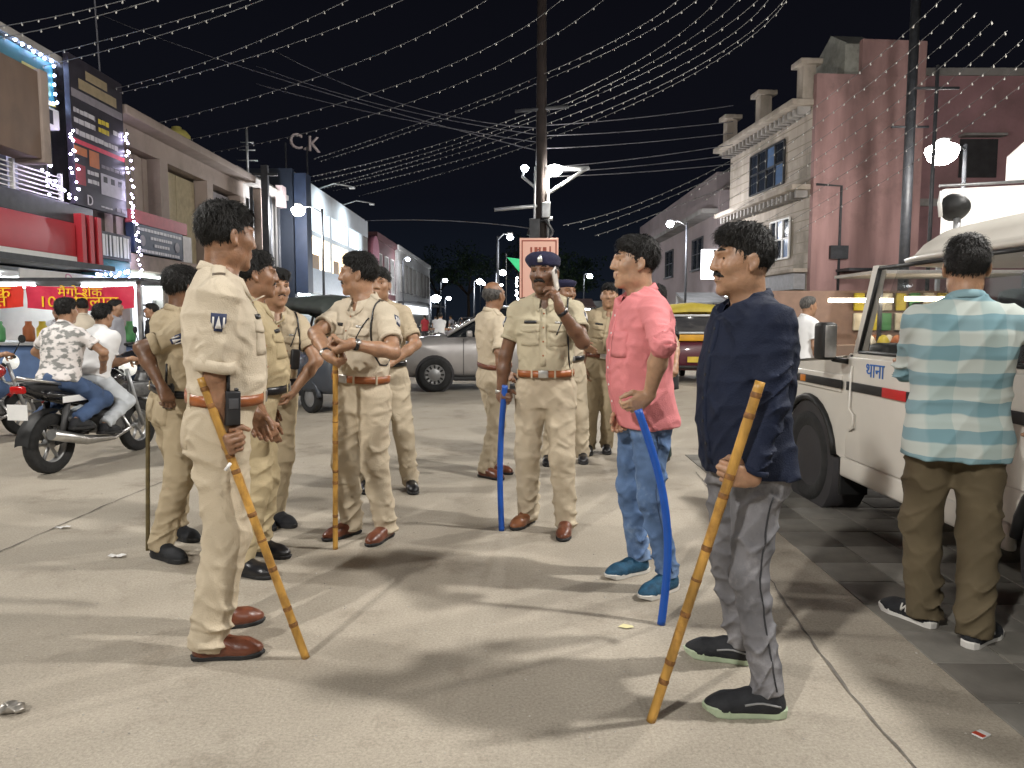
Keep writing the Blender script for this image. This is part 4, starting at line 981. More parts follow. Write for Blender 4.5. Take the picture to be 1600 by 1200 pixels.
# ---------------------------------------------------------------- farther buildings on the left
b = thing('pink_arch_shop', (XL, 54, 0), 'small shop with a rounded pink sign past the white showroom', 'building')
wb(b, 'wall', mk('pink_grey_wall', (.50, .40, .40), .8), XL - 5, XL, 51.6, 57, 0, 6.2); MB().lathe([(1.3, -.2), (1.3, .2)], (.15, .6, 6.2), (1, 0, 0), 28).build('round_sign', mk('pink_sign', (.45, .18, .24), .6), b); wb(b, 'shop_sign', LIT('lit_white_sign', (.9, .95, 1), 1.5), XL + .01, XL + .1, 52, 56.6, 2.4, 3.3)
b = thing('dark_red_building', (XL, 62, 0), 'dark red building with a flat parapet in the left row', 'building')
wb(b, 'wall', mk('dark_red_wall', (.13, .055, .06), .8, dirt=.4), XL - 5, XL - .2, 57.1, 66.8, 0, 7.6); wb(b, 'parapet', mk('dark_red_wall', (.13, .055, .06), .8), XL - 5, XL, 57.1, 66.8, 7.602, 8.1)
for y in (58.2, 61.2, 64.2): window(b, XL - .2, y, y + 1.5, 3.6, 6.6, WHP, None, 2, 2)
wb(b, 'shop_sign', LIT('lit_white_sign', (.9, .95, 1), 1.5), XL - .19, XL - .05, 58, 66, 2.2, 3.0)
b = thing('grey_windowed_building', (XL, 80, 0), 'pale grey building with a row of tall windows at the end of the left row', 'building')
wb(b, 'wall', mk('pale_grey_wall', (.50, .49, .48), .85, dirt=.4), XL - 6, XL, 66.9, 93, 0, 7.7); wb(b, 'parapet', WHP, XL - 6, XL + .15, 66.9, 93, 7.702, 8.1)
for k in range(8): window(b, XL, 68.2 + k * 3.1, 69.8 + k * 3.1, 4.0, 6.6, GREYW, None, 2, 2)
wb(b, 'awning', DKMET, XL, XL + 1.8, 67, 93, 2.9, 3.05); wb(b, 'shop_sign', LIT('lit_white_sign', (.9, .95, 1), 1.5), XL + .01, XL + .1, 70, 90, 2.0, 2.8)

# ================================================================== right side
ua = nrm(V3(-.087, 1, 0)); na = V3(-ua[1], ua[0], 0)            # along the cream facade, and its outward normal
Rm = np.stack([ua, na, V3(0, 0, 1)], 1); CR = V3(11.45, 28.8, 0)
def rb(par, name, mat, s0, s1, o0, o1, z0, z1, bev=0):
    c = CR + ua * (s0 + s1) / 2 + na * (o0 + o1) / 2 + V3(0, 0, (z0 + z1) / 2); off = np.zeros(3); p = par
    while p is not None: off += np.array(p.location); p = p.parent
    return MB().box(c - off, (abs(s1 - s0), abs(o1 - o0), abs(z1 - z0)), Rm, bev).build(name, mat, par)
b = thing('cream_and_pink_building', (13, 30, 0), 'weathered three-storey building, cream street front and bare pink side wall', 'building')
rb(b, 'street_wall', CREAM, .01, 8.2, -.35, 0, 0, 9.5); rb(b, 'pink_side_wall', PINKW, -.25, 0, -4.3, .002, 0, 10.6); rb(b, 'pink_side_wall', PINKW, -.245, -.005, -4.3, -1.75, 10.602, 11.9); rb(b, 'back_core', GREYW, .2, 8, -4.2, -.36, 0, 9.4)
rb(b, 'stair_tower', mk('grey_green_plaster', (.26, .26, .23), .9, dirt=.6), .01, 2.6, -2.6, -1.2, 9.6, 11.8); MB().prism([(0, 0), (2.6, 0), (1.3, .75)], CR + na * -2.6 + V3(0, 0, 11.81) - np.array(b.location), ua, V3(0, 0, 1), -1.3).build('gable', mk('grey_green_plaster', (.26, .26, .23), .9), b)
for k in range(22):
    z = .6 + k * .42
    if not (6.3 < z < 6.8): rb(b, 'cladding_joint', mk('joint_shadow', (.25, .22, .17), .9), .02, 8.18, .0005, .012, z, z + .035)
rb(b, 'floor_ledge', CREAM, -.05, 8.3, .0, .75, 6.35, 6.55, .02); rb(b, 'roof_ledge', CREAM, -.05, 8.35, -.3, .85, 9.5, 9.72, .02); rb(b, 'shop_ledge', CREAM, -.05, 8.3, .013, .6, 3.2, 3.35, .02)
for z in (6.35, 9.5):
    for k in range(20): rb(b, 'ledge_bracket', GREYW, .15 + k * .41, .27 + k * .41, .013, .5, z - .28, z - .005)
for s0 in (.05, 3.9, 7.7):
    rb(b, 'parapet_post', CREAM, s0, s0 + .5, -.1, .4, 9.725, 11.0); rb(b, 'post_cap', CREAM, s0 - .18, s0 + .68, -.28, .58, 11.0, 11.2, .03)
    MB().prism([(0, 0), (1.5, 0), (.9, .12), (.45, .45), (.15, 1.0), (0, 1.2)], CR + ua * (s0 + .5) + V3(0, 0, 9.725) - np.array(b.location) + na * .05, ua, V3(0, 0, 1), .2).build('scroll_bracket', CREAM, b)
def rwin(s0, s1, z0, z1, nx, nz, fm):
    w = rb(b, 'window', DARKW, s0, s1, .002, .03, z0, z1)
    for i in range(nx + 1): rb(w, 'mullion', fm, s0 + (s1 - s0) * i / nx - .04, s0 + (s1 - s0) * i / nx + .04, .031, .10, z0, z1)
    for j in range(nz + 1): rb(w, 'transom', fm, s0, s1, .031, .085, z0 + (z1 - z0) * j / nz - .035, z0 + (z1 - z0) * j / nz + .035)
    for i in range(nx):
        for j in range(nz): rb(w, 'pane', GLASS if (i * 3 + j) % 4 else mk('blue_pane', (.10, .16, .28), .2), s0 + (s1 - s0) * i / nx + .045, s0 + (s1 - s0) * (i + 1) / nx - .045, .0305, .045, z0 + (z1 - z0) * j / nz + .04, z0 + (z1 - z0) * (j + 1) / nz - .04)
rwin(2.2, 5.6, 7.0, 8.75, 4, 2, DKMET); rwin(1.5, 3.3, 3.9, 5.5, 3, 2, WHP); rwin(4.8, 6.4, 3.9, 5.5, 3, 2, WHP)
rb(b, 'balcony_grey_panel', mk('grey_tin', (.24, .24, .25), .6), .1, 4.5, .02, .5, 2.55, 3.18); rb(b, 'shop_front', DARKW, .2, 8, .002, .05, .2, 2.5); rb(b, 'lit_sign', LIT('lit_shop_sign', (.85, .95, .92), 2.2), 4.6, 8, .06, .2, 2.5, 3.1)
MB().tube([CR - ua * .28 + na * -1.1 + V3(0, 0, z) - np.array(b.location) for z in (2.5, 4.5, 6.45)] + [CR - ua * .28 + na * -.1 + V3(0, 0, 6.5) - np.array(b.location)], .05, 6).build('pipe', DKMET, b)
rb(b, 'tin_canopy', DKMET, -1.2, -.26, -3.2, -1.0, 3.2, 3.3); rb(b, 'vent_box', DKMET, -.42, -.26, -1.4, -.7, 3.7, 4.2)
b = thing('back_pink_building', (22, 33, 0), 'dim pink building behind the street lamp on the right', 'building')
wb(b, 'wall', mk('dusky_pink_wall', (.34, .19, .20), .9, var=.15, scale=.6, dirt=.5), 16.7, 34, 32, 40, 0, 11.6); wb(b, 'parapet', GREYW, 16.6, 34.1, 31.9, 32.2, 11.602, 11.9); wb(b, 'floor_band', GREYW, 16.6, 34, 31.85, 31.998, 6.2, 6.5)
for x in (19, 23, 27):
    w = wb(b, 'window', DARKW, x, x + 1.6, 31.95, 31.998, 7.4, 9.0); wb(w, 'shade', GREYW, x - .1, x + 1.7, 31.5, 31.945, 9.05, 9.15)
b = thing('far_grey_building', (14, 60, 0), 'dim grey three-storey building beyond the man in navy', 'building')
GRP = mk('dim_grey_pink_wall', (.30, .25, .25), .9, var=.12, scale=.5, dirt=.4)
wb(b, 'wall', GRP, 11.3, 26, 41, 76, 0, 8.4); wb(b, 'upper_storey', GRP, 12.0, 26, 44, 70, 8.402, 10.0); wb(b, 'eave', GREYW, 10.4, 11.298, 41, 78, 7.2, 7.45); wb(b, 'street_end', GRP, 11.35, 26, 40.7, 40.98, 0, 8.4)
for k in range(4): window(b, 11.3, 44 + k * 8, 46.5 + k * 8, 4.4, 6.3, DKMET, None, 2, 2, out=-1)
wb(b, 'eave', GREYW, 11.6, 26, 39.9, 40.68, 6.9, 7.1)
for x in (12.6, 15.5): wb(wb(b, 'window', DKMET, x, x + 1.3, 40.62, 40.69, 4.2, 5.9), 'pane', GLASS, x + .08, x + 1.22, 40.6, 40.615, 4.28, 5.82)
wb(b, 'lit_box_sign', LIT('lit_white_sign2', (.95, .97, 1), 3), 10.4, 11.25, 40.6, 40.95, 3.6, 5.2)
# low market sheds with lit fronts and tarpaulins
shn = 0
for (x0, x1, y, cl, lt, lab) in ((6.6, 8.8, 42, (.05, .20, .42), 1, 'shed with a blue tarpaulin and lit front beside the cream building'), (8.9, 11.0, 38.3, (.22, .22, .22), 1, 'shed with a grey tin roof next to the cream building'), (3.2, 5.6, 50, (.16, .10, .09), 1, 'far market shed with a brown roof down the street'), (5.8, 7.4, 56, (.2, .2, .18), 1, 'far market shed with a pale roof behind the blue tarpaulin')):
    o = thing('market_shed', (x0, y, 0), lab, 'stall', 'market sheds on the right'); t = mk('tarp_%d' % shn, cl, .7, var=.2, scale=2); shn += 1
    MB().prism([(0, 2.2), (0, 2.28), (2.6, 2.85), (2.6, 2.77)], (0, -.6, 0), V3(0, 1, 0), V3(0, 0, 1), x1 - x0).build('roof', t, o)
    for dx in (.05, x1 - x0 - .12):
        for dy in (-.5, 1.8): wb(o, 'post', DKMET, x0 + dx, x0 + dx + .07, y + dy, y + dy + .07, 0, 2.25)
    wb(o, 'back_panel', GREYW, x0, x1, y + 1.9, y + 2, 0, 2.7); wb(o, 'counter', WOODB, x0 + .1, x1 - .1, y - .3, y + .3, 0, .85); wb(o, 'lamp_tube', LIT('stall_tube', (.95, .98, 1), 16), x0 + .3, x1 - .3, y + .2, y + .28, 2.05, 2.12)
    for k in range(4): wb(o, 'crate', [PRO, PRY, PRW, PRG][k], x0 + .2 + k * .45, x0 + .55 + k * .45, y - .2, y + .2, .85, 1.1 + .1 * (k % 2), .02)
# white lit awning board at the upper right
b = thing('lit_stall_front', (10.5, 17, 0), 'brightly lit white stall front with a zigzag crest above the jeep', 'stall')
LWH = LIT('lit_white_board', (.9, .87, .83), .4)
MB().prism([(0, 0), (5.2, 0), (5.2, 1.35), (0, 1.0)], V3(9.75 - 10.5, 0, 3.3), V3(1, .12, 0), V3(0, 0, 1), .12).build('board', LWH, b); MB().tube([(-.9, -.15, 4.36), (4.4, .5, 4.74)], .035, 6).build('rail', GALV, b)
MB().prism([(0, 0), (3.2, 0), (3.2, .75), (2.8, .95), (2.5, .72), (2.2, .98), (1.9, .72), (1.6, .95), (1.3, .7), (1.0, .95), (.7, .68), (.4, .9), (0, .55)], V3(.75, .12, 4.5), V3(1, .12, 0), V3(0, 0, 1), .08).build('crest', LWH, b)
for x in (9.9, 14.6): wb(b, 'post', GALV, x, x + .08, 17.3, 17.38, 0, 3.3)
# vendor stall behind the jeep
b = thing('snack_stall', (6.6, 13.5, 0), 'warmly lit snack stall with a long tube light behind the jeep', 'stall')
wb(b, 'counter', WOODB, 5.2, 9.3, 13.2, 14.1, .05, .9); wb(b, 'back_board', mk('stall_back', (.20, .13, .10), .7), 5.2, 9.3, 15.0, 15.1, .5, 1.95); wb(b, 'roof', GREYW, 6.6, 9.6, 13.4, 15.2, 2.2, 2.26)
TUBE = LIT('warm_tube', (1.0, .86, .66), 24); wb(b, 'tube_light', TUBE, 5.75, 6.9, 13.4, 13.46, 1.68, 1.75); wb(b, 'tube_light', TUBE, 7.4, 8.6, 13.9, 13.96, 1.72, 1.8)
for x in (6.7, 9.4): wb(b, 'post', DKMET, x, x + .06, 13.5, 13.56, 0, 2.2); 
rs = np.random.RandomState(3)
for k in range(22):
    x = 6.5 + (k % 11) * .25; y = 13.4 + .3 * (k // 11); MB().lathe([(.10, 0), (.11, .06), (.07, .15), (.02, .19)], (x - 6.6, y - 13.5, .9), (0, 0, 1), 12).build('snack_heap', [PRY, PRO, mk('gp_cream', (.6, .55, .42), .5)][rs.randint(3)], b)
for k in range(16): wb(b, 'hanging_packet', [PRY, mk('gp_green', (.08, .28, .10), .5), mk('gp_cream', (.6, .55, .42), .5)][k % 3], 6.9 + (k % 8) * .28, 7.1 + (k % 8) * .28, 14.9, 14.98, 1.55 - .4 * (k // 8), 1.9 - .4 * (k // 8), .02)
# ---------------------------------------------------------------- juice stall with banners at the left
b = thing('juice_stall', (-7.6, 12.2, 0), 'juice stall with red and yellow price banners at the left edge', 'stall')
wb(b, 'cart_box', mk('stall_blue', (.10, .16, .30), .5), -9.6, -6.1, 12.0, 13.0, .35, .95, .02); wb(b, 'counter_top', GALV, -9.7, -6.0, 11.9, 13.1, .952, 1.0); wb(b, 'canopy', DKMET, -9.9, -5.75, 11.6, 13.4, 1.97, 2.02)
for x in (-9.7, -5.95):
    for y in (11.75, 13.25): wb(b, 'post', GALV, x, x + .06, y, y + .06, 0, 1.97)
for x in (-9.2, -6.5): MB().lathe([(.30, -.03), (.33, -.02), (.33, .02), (.30, .03)], (x + 7.6, -.3, .33), (0, 1, 0), 20).build('wheel', SOLB, b)
YT = mk('banner_yellow', (.80, .50, .02), .6); RT = mk('banner_red', (.62, .035, .02), .55, var=.08); RT2 = mk('banner_crimson', (.55, .03, .07), .55, var=.08)
def cloth(name, x0, x1, z0, z1, y, mat, seed):
    m = MB(); nx, nz = 22, 6; V = []
    for i in range(nx):
        for j in range(nz):
            u = i / (nx - 1); v = j / (nz - 1); V.append((x0 + (x1 - x0) * u + 7.6, y - 12.2 + .015 * math.sin(9 * u + seed) * (1 - v * .5) + .012 * math.sin(23 * u + 5 * v), z0 + (z1 - z0) * v - .05 * math.sin(PI * u) * (1 - .5 * v)))
    m.add(V, [(i * nz + j, (i + 1) * nz + j, (i + 1) * nz + j + 1, i * nz + j + 1) for i in range(nx - 1) for j in range(nz - 1)], True); return m.build(name, mat, b)
c1 = cloth('price_banner', -9.4, -7.66, 1.57, 1.90, 11.62, RT, 1); c2 = cloth('price_banner', -7.62, -5.92, 1.55, 1.90, 11.62, RT2, 2)
text('बादाम शेक', .15, YT, (-8.5, 11.58, 1.815), (1, 0, 0), (0, 0, 1), b, depth=.002, fit=1.35); text('10 रु िगलास', .15, YT, (-8.5, 11.58, 1.65), (1, 0, 0), (0, 0, 1), b, depth=.002, fit=1.2)
text('मैंगो शेक', .12, YT, (-6.75, 11.58, 1.815), (1, 0, 0), (0, 0, 1), b, depth=.002, fit=.7); text('10 रु िगलास', .15, YT, (-6.75, 11.58, 1.64), (1, 0, 0), (0, 0, 1), b, depth=.002, fit=1.2)
for x in (-8.9, -7.2): wb(b, 'lamp_tube', LIT('stall_tube', (.95, .98, 1), 16), x, x + .9, 12.4, 12.46, 1.89, 1.95)
for k in range(9): MB().lathe([(.07, 0), (.09, .05), (.09, .22), (.05, .28), (.05, .34)], (-9.2 + k * .36 + 7.6, .2 * (k % 2), 1.0), (0, 0, 1), 12).build('juice_jar', [PRO, PRY, mk('gp_green', (.08, .28, .10), .5)][k % 3], b)
wb(b, 'menu_poster', PLB, -6.0, -5.5, 13.4, 13.43, 1.15, 1.85)
# ================================================================== lamps, poles, wires
HEADM = LIT('lamp_head_white', (1, .97, .92), 60); HEADC = LIT('lamp_head_cool', (.86, .93, 1.0), 60)
def street_lamp(label, base, h, head, power, color=(1, .93, .83), r=.06, em=None, hr=.14, light=True, soft=.15, group='street lamps'):
    base = V3(*base); o = thing('street_lamp', base, label, 'street lamp', group); head = np.array(head, float) - base
    MB().tube([(0, 0, 0), (0, 0, h * .5), (0, 0, h)], [r * 1.3, r * 1.1, r], 10).build('pole', DKMET, o)
    MB().tube([(0, 0, h - .15), head * .5 + V3(0, 0, h) * .5 + V3(0, 0, .12), head + V3(0, 0, .10)], r * .55, 8).build('arm', GALV, o)
    MB().box(head + V3(0, .1, hr * .5 + .08), (.24, .5, .09), None, .03).build('housing', GALV, o)
    MB().lathe([(hr * .5, hr * .45), (hr * .9, hr * .25), (hr, 0), (hr * .8, -hr * .5), (hr * .4, -hr * .8)], head, (0, 0, 1), 16).build('lamp_lens', em or HEADM, o)
    if light: lamp_light('lamp_light', head + V3(0, 0, -.28) + base, power, color, radius=soft, parent=o)
    return o
street_lamp('bright street lamp in front of the pink wall above the jeep', (13.6, 22.6, 0), 6.6, at(1472, 236, 22), 1900, (1, .95, .90), hr=.46, soft=.2)
LP = at(867, 264, 20)
# the cluttered pole in the middle of the road
o = thing('utility_pole', (.78, 20, 0), 'tall utility pole with lamps, cross arms and wires in the middle of the road', 'pole')
MB().tube([(0, 0, 0), (0, 0, 5), (0, 0, 11.5)], [.17, .15, .11], 12).build('pole_shaft', mk('rusty_pole', (.022, .015, .013), .75, var=.3, scale=5), o)
for dx in (-.2, .2): MB().tube([(dx, -.1, 2.8), (dx * .8, -.1, 5.4)], .035, 6).build('conduit', GALV, o)
MB().tube([(0, 0, 4.6), (1.1, -.1, 5.3), LP - V3(.78, 20, 0) + V3(.9, 0, .02)], .045, 8).build('lamp_arm', GALV, o); MB().tube([LP - V3(.78, 20, 0) + V3(.9, 0, .02), LP - V3(.78, 20, 0) + V3(.12, 0, .02)], .06, 8).build('lamp_housing', GALV, o)
MB().lathe([(.08, .10), (.20, .05), (.22, 0), (.16, -.12), (.05, -.18)], LP - V3(.78, 20, 0), (0, 0, 1), 16).build('lamp_lens', HEADM, o)
lamp_light('lamp_light', LP + V3(0, -.05, -.35), 900, (1, .94, .84), radius=.2, parent=o)
LQ = at(820, 262, 20.4); MB().tube([(0, 0, 4.75), (-.5, .2, 5.2), LQ - V3(.78, 20, 0)], .04, 8).build('lamp_arm', GALV, o); MB().lathe([(.05, .06), (.11, 0), (.06, -.1)], LQ - V3(.78, 20, 0), (0, 0, 1), 12).build('lamp_lens', HEADC, o)
for z, x0, x1, t in ((4.35, -1.25, .2, .05), (4.0, -.3, .3, .05), (6.9, -.7, .7, .05)): MB().tube([(x0, -.05, z - .06), (x1, -.05, z + .06)], t, 8).build('cross_arm', GALV if z < 5 else DKMET, o)
MB().box((-.18, -.22, 3.75), (.28, .22, .55), None, .02).build('junction_box', DKMET, o); MB().box((.12, -.2, 4.25), (.22, .2, .4), None, .02).build('junction_box', GALV, o)
MB().tube([(-.35, -.25, 3.5), (-.1, -.3, 3.2), (.15, -.28, 3.35), (.3, -.2, 3.7), (.1, -.22, 4.0), (-.25, -.2, 3.95), (-.35, -.25, 3.6)], .05, 6).build('cable_coil', PLB, o)
sgb = thing('orange_signboard', (.72, 19.7, 1.9), 'orange-pink signboard with a dark border mounted on the pole', 'signboard')
a_, c_ = at(812, 372, 19.7), at(872, 470, 19.7)
wb(sgb, 'board', LIT('orange_board', (.62, .36, .28), .28), a_[0], c_[0], 19.66, 19.72, c_[2], a_[2], .01); BD = mk('board_border', (.35, .08, .05), .6)
for (x0, x1, z0, z1) in ((a_[0] + .05, c_[0] - .05, a_[2] - .09, a_[2] - .06), (a_[0] + .05, c_[0] - .05, c_[2] + .06, c_[2] + .09), (a_[0] + .05, a_[0] + .08, c_[2] + .091, a_[2] - .091), (c_[0] - .08, c_[0] - .05, c_[2] + .091, a_[2] - .091)): wb(sgb, 'border', BD, x0, x1, 19.645, 19.659, z0, z1)
for k, w in enumerate((.06, .1, .07, .12)): wb(sgb, 'print', BD, a_[0] + .28 + k * .11, a_[0] + .28 + k * .11 + w * .8, 19.645, 19.659, a_[2] - .38, a_[2] - .24)
wb(sgb, 'tower_print', BD, c_[0] - .24, c_[0] - .20, 19.645, 19.659, a_[2] - .5, a_[2] - .22); wb(sgb, 'tower_print', BD, c_[0] - .28, c_[0] - .16, 19.645, 19.659, a_[2] - .62, a_[2] - .501)
wb(sgb, 'post', DKMET, .2, .26, 19.73, 19.79, 0, a_[2]); wb(sgb, 'post', DKMET, 1.05, 1.11, 19.73, 19.79, 0, a_[2])
fl = thing('green_flag', (0.0, 21, 2.5), 'small green flag hanging left of the orange signboard', 'flag'); p = at(792, 402, 21); q = at(811, 418, 21); r_ = at(810, 402, 21); MB().prism([(0, 0), (.38, -.05), (.36, -.42)], p - np.array(fl.location), V3(1, 0, 0), V3(0, 0, 1), .012).build('flag_cloth', mk('green_cloth', (.02, .30, .12), .6, emit=.25, ec=(.02, .4, .15)), fl); MB().tube([p - np.array(fl.location) + V3(-.02, 0, .1), V3(p[0] - .02, 0, -2.5)], .015, 6).build('flag_pole', DKMET, fl)  # flag cloth given a faint green glow of its own
fairy('white vertical LED strip beside the orange signboard', [at(808, 430, 22), at(807, 500, 22)], WLED, 14, .03, .03)['group'] = 'LED strips'
# lamps seen down the street
for (px, py, Y, pw, em, lab, hr) in ((466, 328, 31.5, 900, HEADM, 'round street lamp in front of the white showroom', .30), (681, 466, 62, 1500, HEADC, 'very bright lamp at the end of the left row', .42), (750, 440, 60, 500, HEADC, 'street lamp left of the balding officer, on a thin pole', .28), (786, 426, 52, 400, HEADC, 'street lamp just left of the orange signboard', .24), (701, 466, 95, 200, HEADC, 'small distant lamp low over the traffic', .3), (1047, 350, 36, 700, HEADC, 'white lamp on the far grey building beyond the man in navy', .18), (637, 405, 66, 100, HEADC, 'small lamp on the grey windowed building', .2), (797, 371, 30, 60, HEADC, 'ring-shaped lamp left of the utility pole', .13)):
    p = at(px, py, Y); street_lamp(lab, (p[0] + (.9 if px in (466, 1047) else -.5), p[1] + .4, 0), max(p[2] + .1, 1), p, pw, (.95, .96, 1), r=.05, em=em, hr=hr, soft=.2)
for i_, (x, y, z, lab) in enumerate(((-4.5, 105, 6.5, 'faint far lamp left of the far trees'), (-2.2, 120, 7, 'faint far lamp before the tall tree'), (1.8, 95, 6, 'faint far lamp right of the road end'), (3.4, 75, 5.5, 'faint lamp beyond the brown market shed'), (-7.5, 78, 5.5, 'faint lamp before the grey windowed building'), (6.0, 62, 5, 'faint lamp above the pale market shed'))): street_lamp(lab, (x, y, 0), z + .2, (x + .5, y, z), 0, r=.05, em=HEADC, hr=.24, light=False)
# unseen lamps: the first read from its shadows, the rest added as fill
street_lamp('tall street lamp standing right of the jeep', (6.2, 2.3, 0), 6.9, (5.0, 2.7, 6.7), 1400, (1, .97, .92), soft=.17)
street_lamp('unseen lamp added behind the camera on the left for frontal fill', (-6.2, -5.6, 0), 7.2, (-4.8, -4.6, 7.0), 2150, (1, .97, .92), soft=.2)
street_lamp('unseen lamp added behind the camera on the right for frontal fill', (3.9, -6.6, 0), 7.2, (2.8, -5.6, 7.0), 450, (1, .97, .92), soft=.2)
street_lamp('unseen tall lamp added on the left kerb to even out the light', (-9.0, 5.5, 0), 6.9, (-7.6, 5.4, 6.7), 1000, (1, .97, .91), soft=.3)
street_lamp('unseen tall lamp added beyond the jeep to even out the light', (8.6, 9.2, 0), 7.6, (7.6, 8.8, 7.4), 1300, (1, .96, .9), soft=.3)

# ------------------------------------------------------------------ strings of unlit bulbs
WIRE = mk('festoon_wire', (.12, .12, .12), .7, var=.1); BULB = mk('frosted_bulb', (.42, .41, .38), .5, var=.05); CAB = mk('dark_cable', (.10, .10, .115), .7)
bulb_prof = [(.012, .05), (.018, .0), (.030, -.035), (.024, -.065), (.008, -.08)]
def festoon(label, P, sp=.50, group='strings of bulbs over the street', wire=.008, bs=.47):
    P = [np.array(p, float) for p in P]; root = P[0].copy(); n = 46; T_ = np.linspace(0, 1, len(P)); Q = []
    A = np.array(P); 
    for t in np.linspace(0, 1, n):   # smooth curve through the points
        L_ = np.array([np.prod([(t - T_[j]) / (T_[i] - T_[j]) for j in range(len(P)) if j != i]) for i in range(len(P))]); Q.append((L_[:, None] * A).sum(0))
    o = thing('bulb_string', root, label, 'string lights', group); MB().tube([q - root for q in Q], wire, 5).build('wire', WIRE, o)
    m = MB(); d = np.concatenate([[0], np.cumsum([np.linalg.norm(b_ - a_) for a_, b_ in zip(Q, Q[1:])])]); s = .2; rs = np.random.RandomState(int(abs(root[0] * 100)))
    while s < d[-1]:
        k = min(np.searchsorted(d, s) - 1, n - 2); t = (s - d[k]) / (d[k + 1] - d[k]); q = Q[k] + (Q[k + 1] - Q[k]) * t - root
        m.lathe([(r * bs, h * bs) for r, h in bulb_prof], q + V3(0, 0, -.012), (rs.uniform(-.25, .35), rs.uniform(-.3, .3), 1), 6); s += sp * rs.uniform(.93, 1.07)
    tag(m.build('bulbs', BULB, o), kind='stuff'); return o
LB1 = 'string of small bulbs swept from the left rooftops up over the street'
S1 = [((-30, 47), (90, 25), (195, 0), 14, 13, 12), ((-30, 65), (105, 37), (250, -3), 14, 13, 12), ((45, 92), (230, 45), (395, -5), 16.2, 14.5, 13), ((60, 105), (240, 58), (415, -2), 16.6, 14.5, 13), ((155, 143), (320, 97), (560, -8), 19.2, 17, 14), ((165, 150), (400, 87), (640, -5), 19.4, 16.5, 14),
      ((235, 195), (520, 112), (770, -6), 21.5, 17.5, 14), ((295, 218), (620, 133), (885, -8), 24, 18, 14), ((330, 238), (640, 160), (950, -6), 26, 19, 14), ((490, 248), (780, 145), (1065, -5), 36, 22, 14.5), ((500, 252), (800, 146), (1095, -5), 36, 22, 15), ((470, 279), (790, 190), (1125, -5), 36, 22, 15),
      ((480, 285), (800, 195), (1160, -6), 37, 22, 15), ((500, 292), (830, 190), (1190, -6), 39, 23, 15), ((505, 294), (850, 195), (1200, 0), 40, 23, 15), ((520, 298), (860, 205), (1230, -6), 42, 24, 15), ((560, 306), (900, 200), (1235, -10), 46, 26, 16)]
ORD = ['first', 'second', 'third', 'fourth', 'fifth', 'sixth', 'seventh', 'eighth', 'ninth', 'tenth', 'eleventh', 'twelfth', 'thirteenth', 'fourteenth', 'fifteenth', 'sixteenth', 'seventeenth']
for i_, (a_, b_, c_, y0, y1, y2) in enumerate(S1): festoon('%s bulb string from the left along the top edge, sweeping over the street' % ORD[i_], [at(*a_, y0), at(*b_, y1), at(*c_, y2)])
LB2 = 'string of small bulbs slanting up in front of the pink wall'
for k in range(8):
    a0 = (1075 + k * 24, 306 + k * 8); c0 = (1478 + k * 24, -8 + k * 14); festoon('%s from the top of the bulb strings in front of the pink wall' % ORD[k], [at(a0[0], a0[1], 25), at((a0[0] + c0[0]) / 2 - 8, (a0[1] + c0[1]) / 2 + 22, 19), at(c0[0], c0[1], 13.5)], .46, 'strings of bulbs in front of the pink building', .006, .52)
LB3 = 'string of small bulbs rising from the pole toward the cream building'
for k, (y0, y1) in enumerate(((352, 262), (358, 276), (368, 300))): festoon('%s from the top of three bulb strings rising to the cream building' % ORD[k], [at(880 + k * 25, y0, 24), at(1010, (y0 + y1) / 2 + 6, 26), at(1140, y1 - 10, 29)], .55, 'strings of bulbs between pole and cream building', .012)
def cable(label, P, r=.012, group='overhead cables'):
    P = [np.array(p, float) for p in P]; root = P[0]; a_, c_ = P[0], P[-1]; b_ = P[1]; Q = [a_ * (1 - t) * (1 - 2 * t) + b_ * 4 * t * (1 - t) + c_ * t * (2 * t - 1) for t in np.linspace(0, 1, 24)]
    o = MB().tube([q - root for q in Q], r, 5).build('overhead_cable', CAB, None, root); tag(o, label, 'cable', group); return o
for k, (y0, y1) in enumerate(((196, 165), (212, 190), (232, 208), (262, 226), (270, 242), (276, 256))): cable('%s from the top of the dark cables between pole and cream building' % ORD[k], [at(846, y0, 20), at(1000, (y0 + y1) / 2 + 3, 25), at(1145, y1, 29)], .016)
for k, (a_, b_, c_) in enumerate((((400, 103), (600, 165), (838, 210)), ((400, 131), (600, 180), (838, 222)), ((150, 20), (420, 118), (838, 235)), ((430, 80), (620, 160), (838, 200)))): cable(['dark cable sagging from the upper left to the pole', 'dark cable just below the one sagging to the pole', 'long dark cable rising steeply past the hoarding to the pole', 'topmost dark cable from the left to the pole'][k], [at(*a_, 24), at(*b_, 22), at(*c_, 20)], .013)
cable('thin dark cable hanging across the street with paper streamers', [at(570, 345, 50), at(700, 345, 45), at(838, 358, 40)], .03)
cable('thin vertical cable rising from the dark hoarding', [at(158, 140, 18.5), at(152, 60, 18.4), at(147, -10, 18.3)], .02)
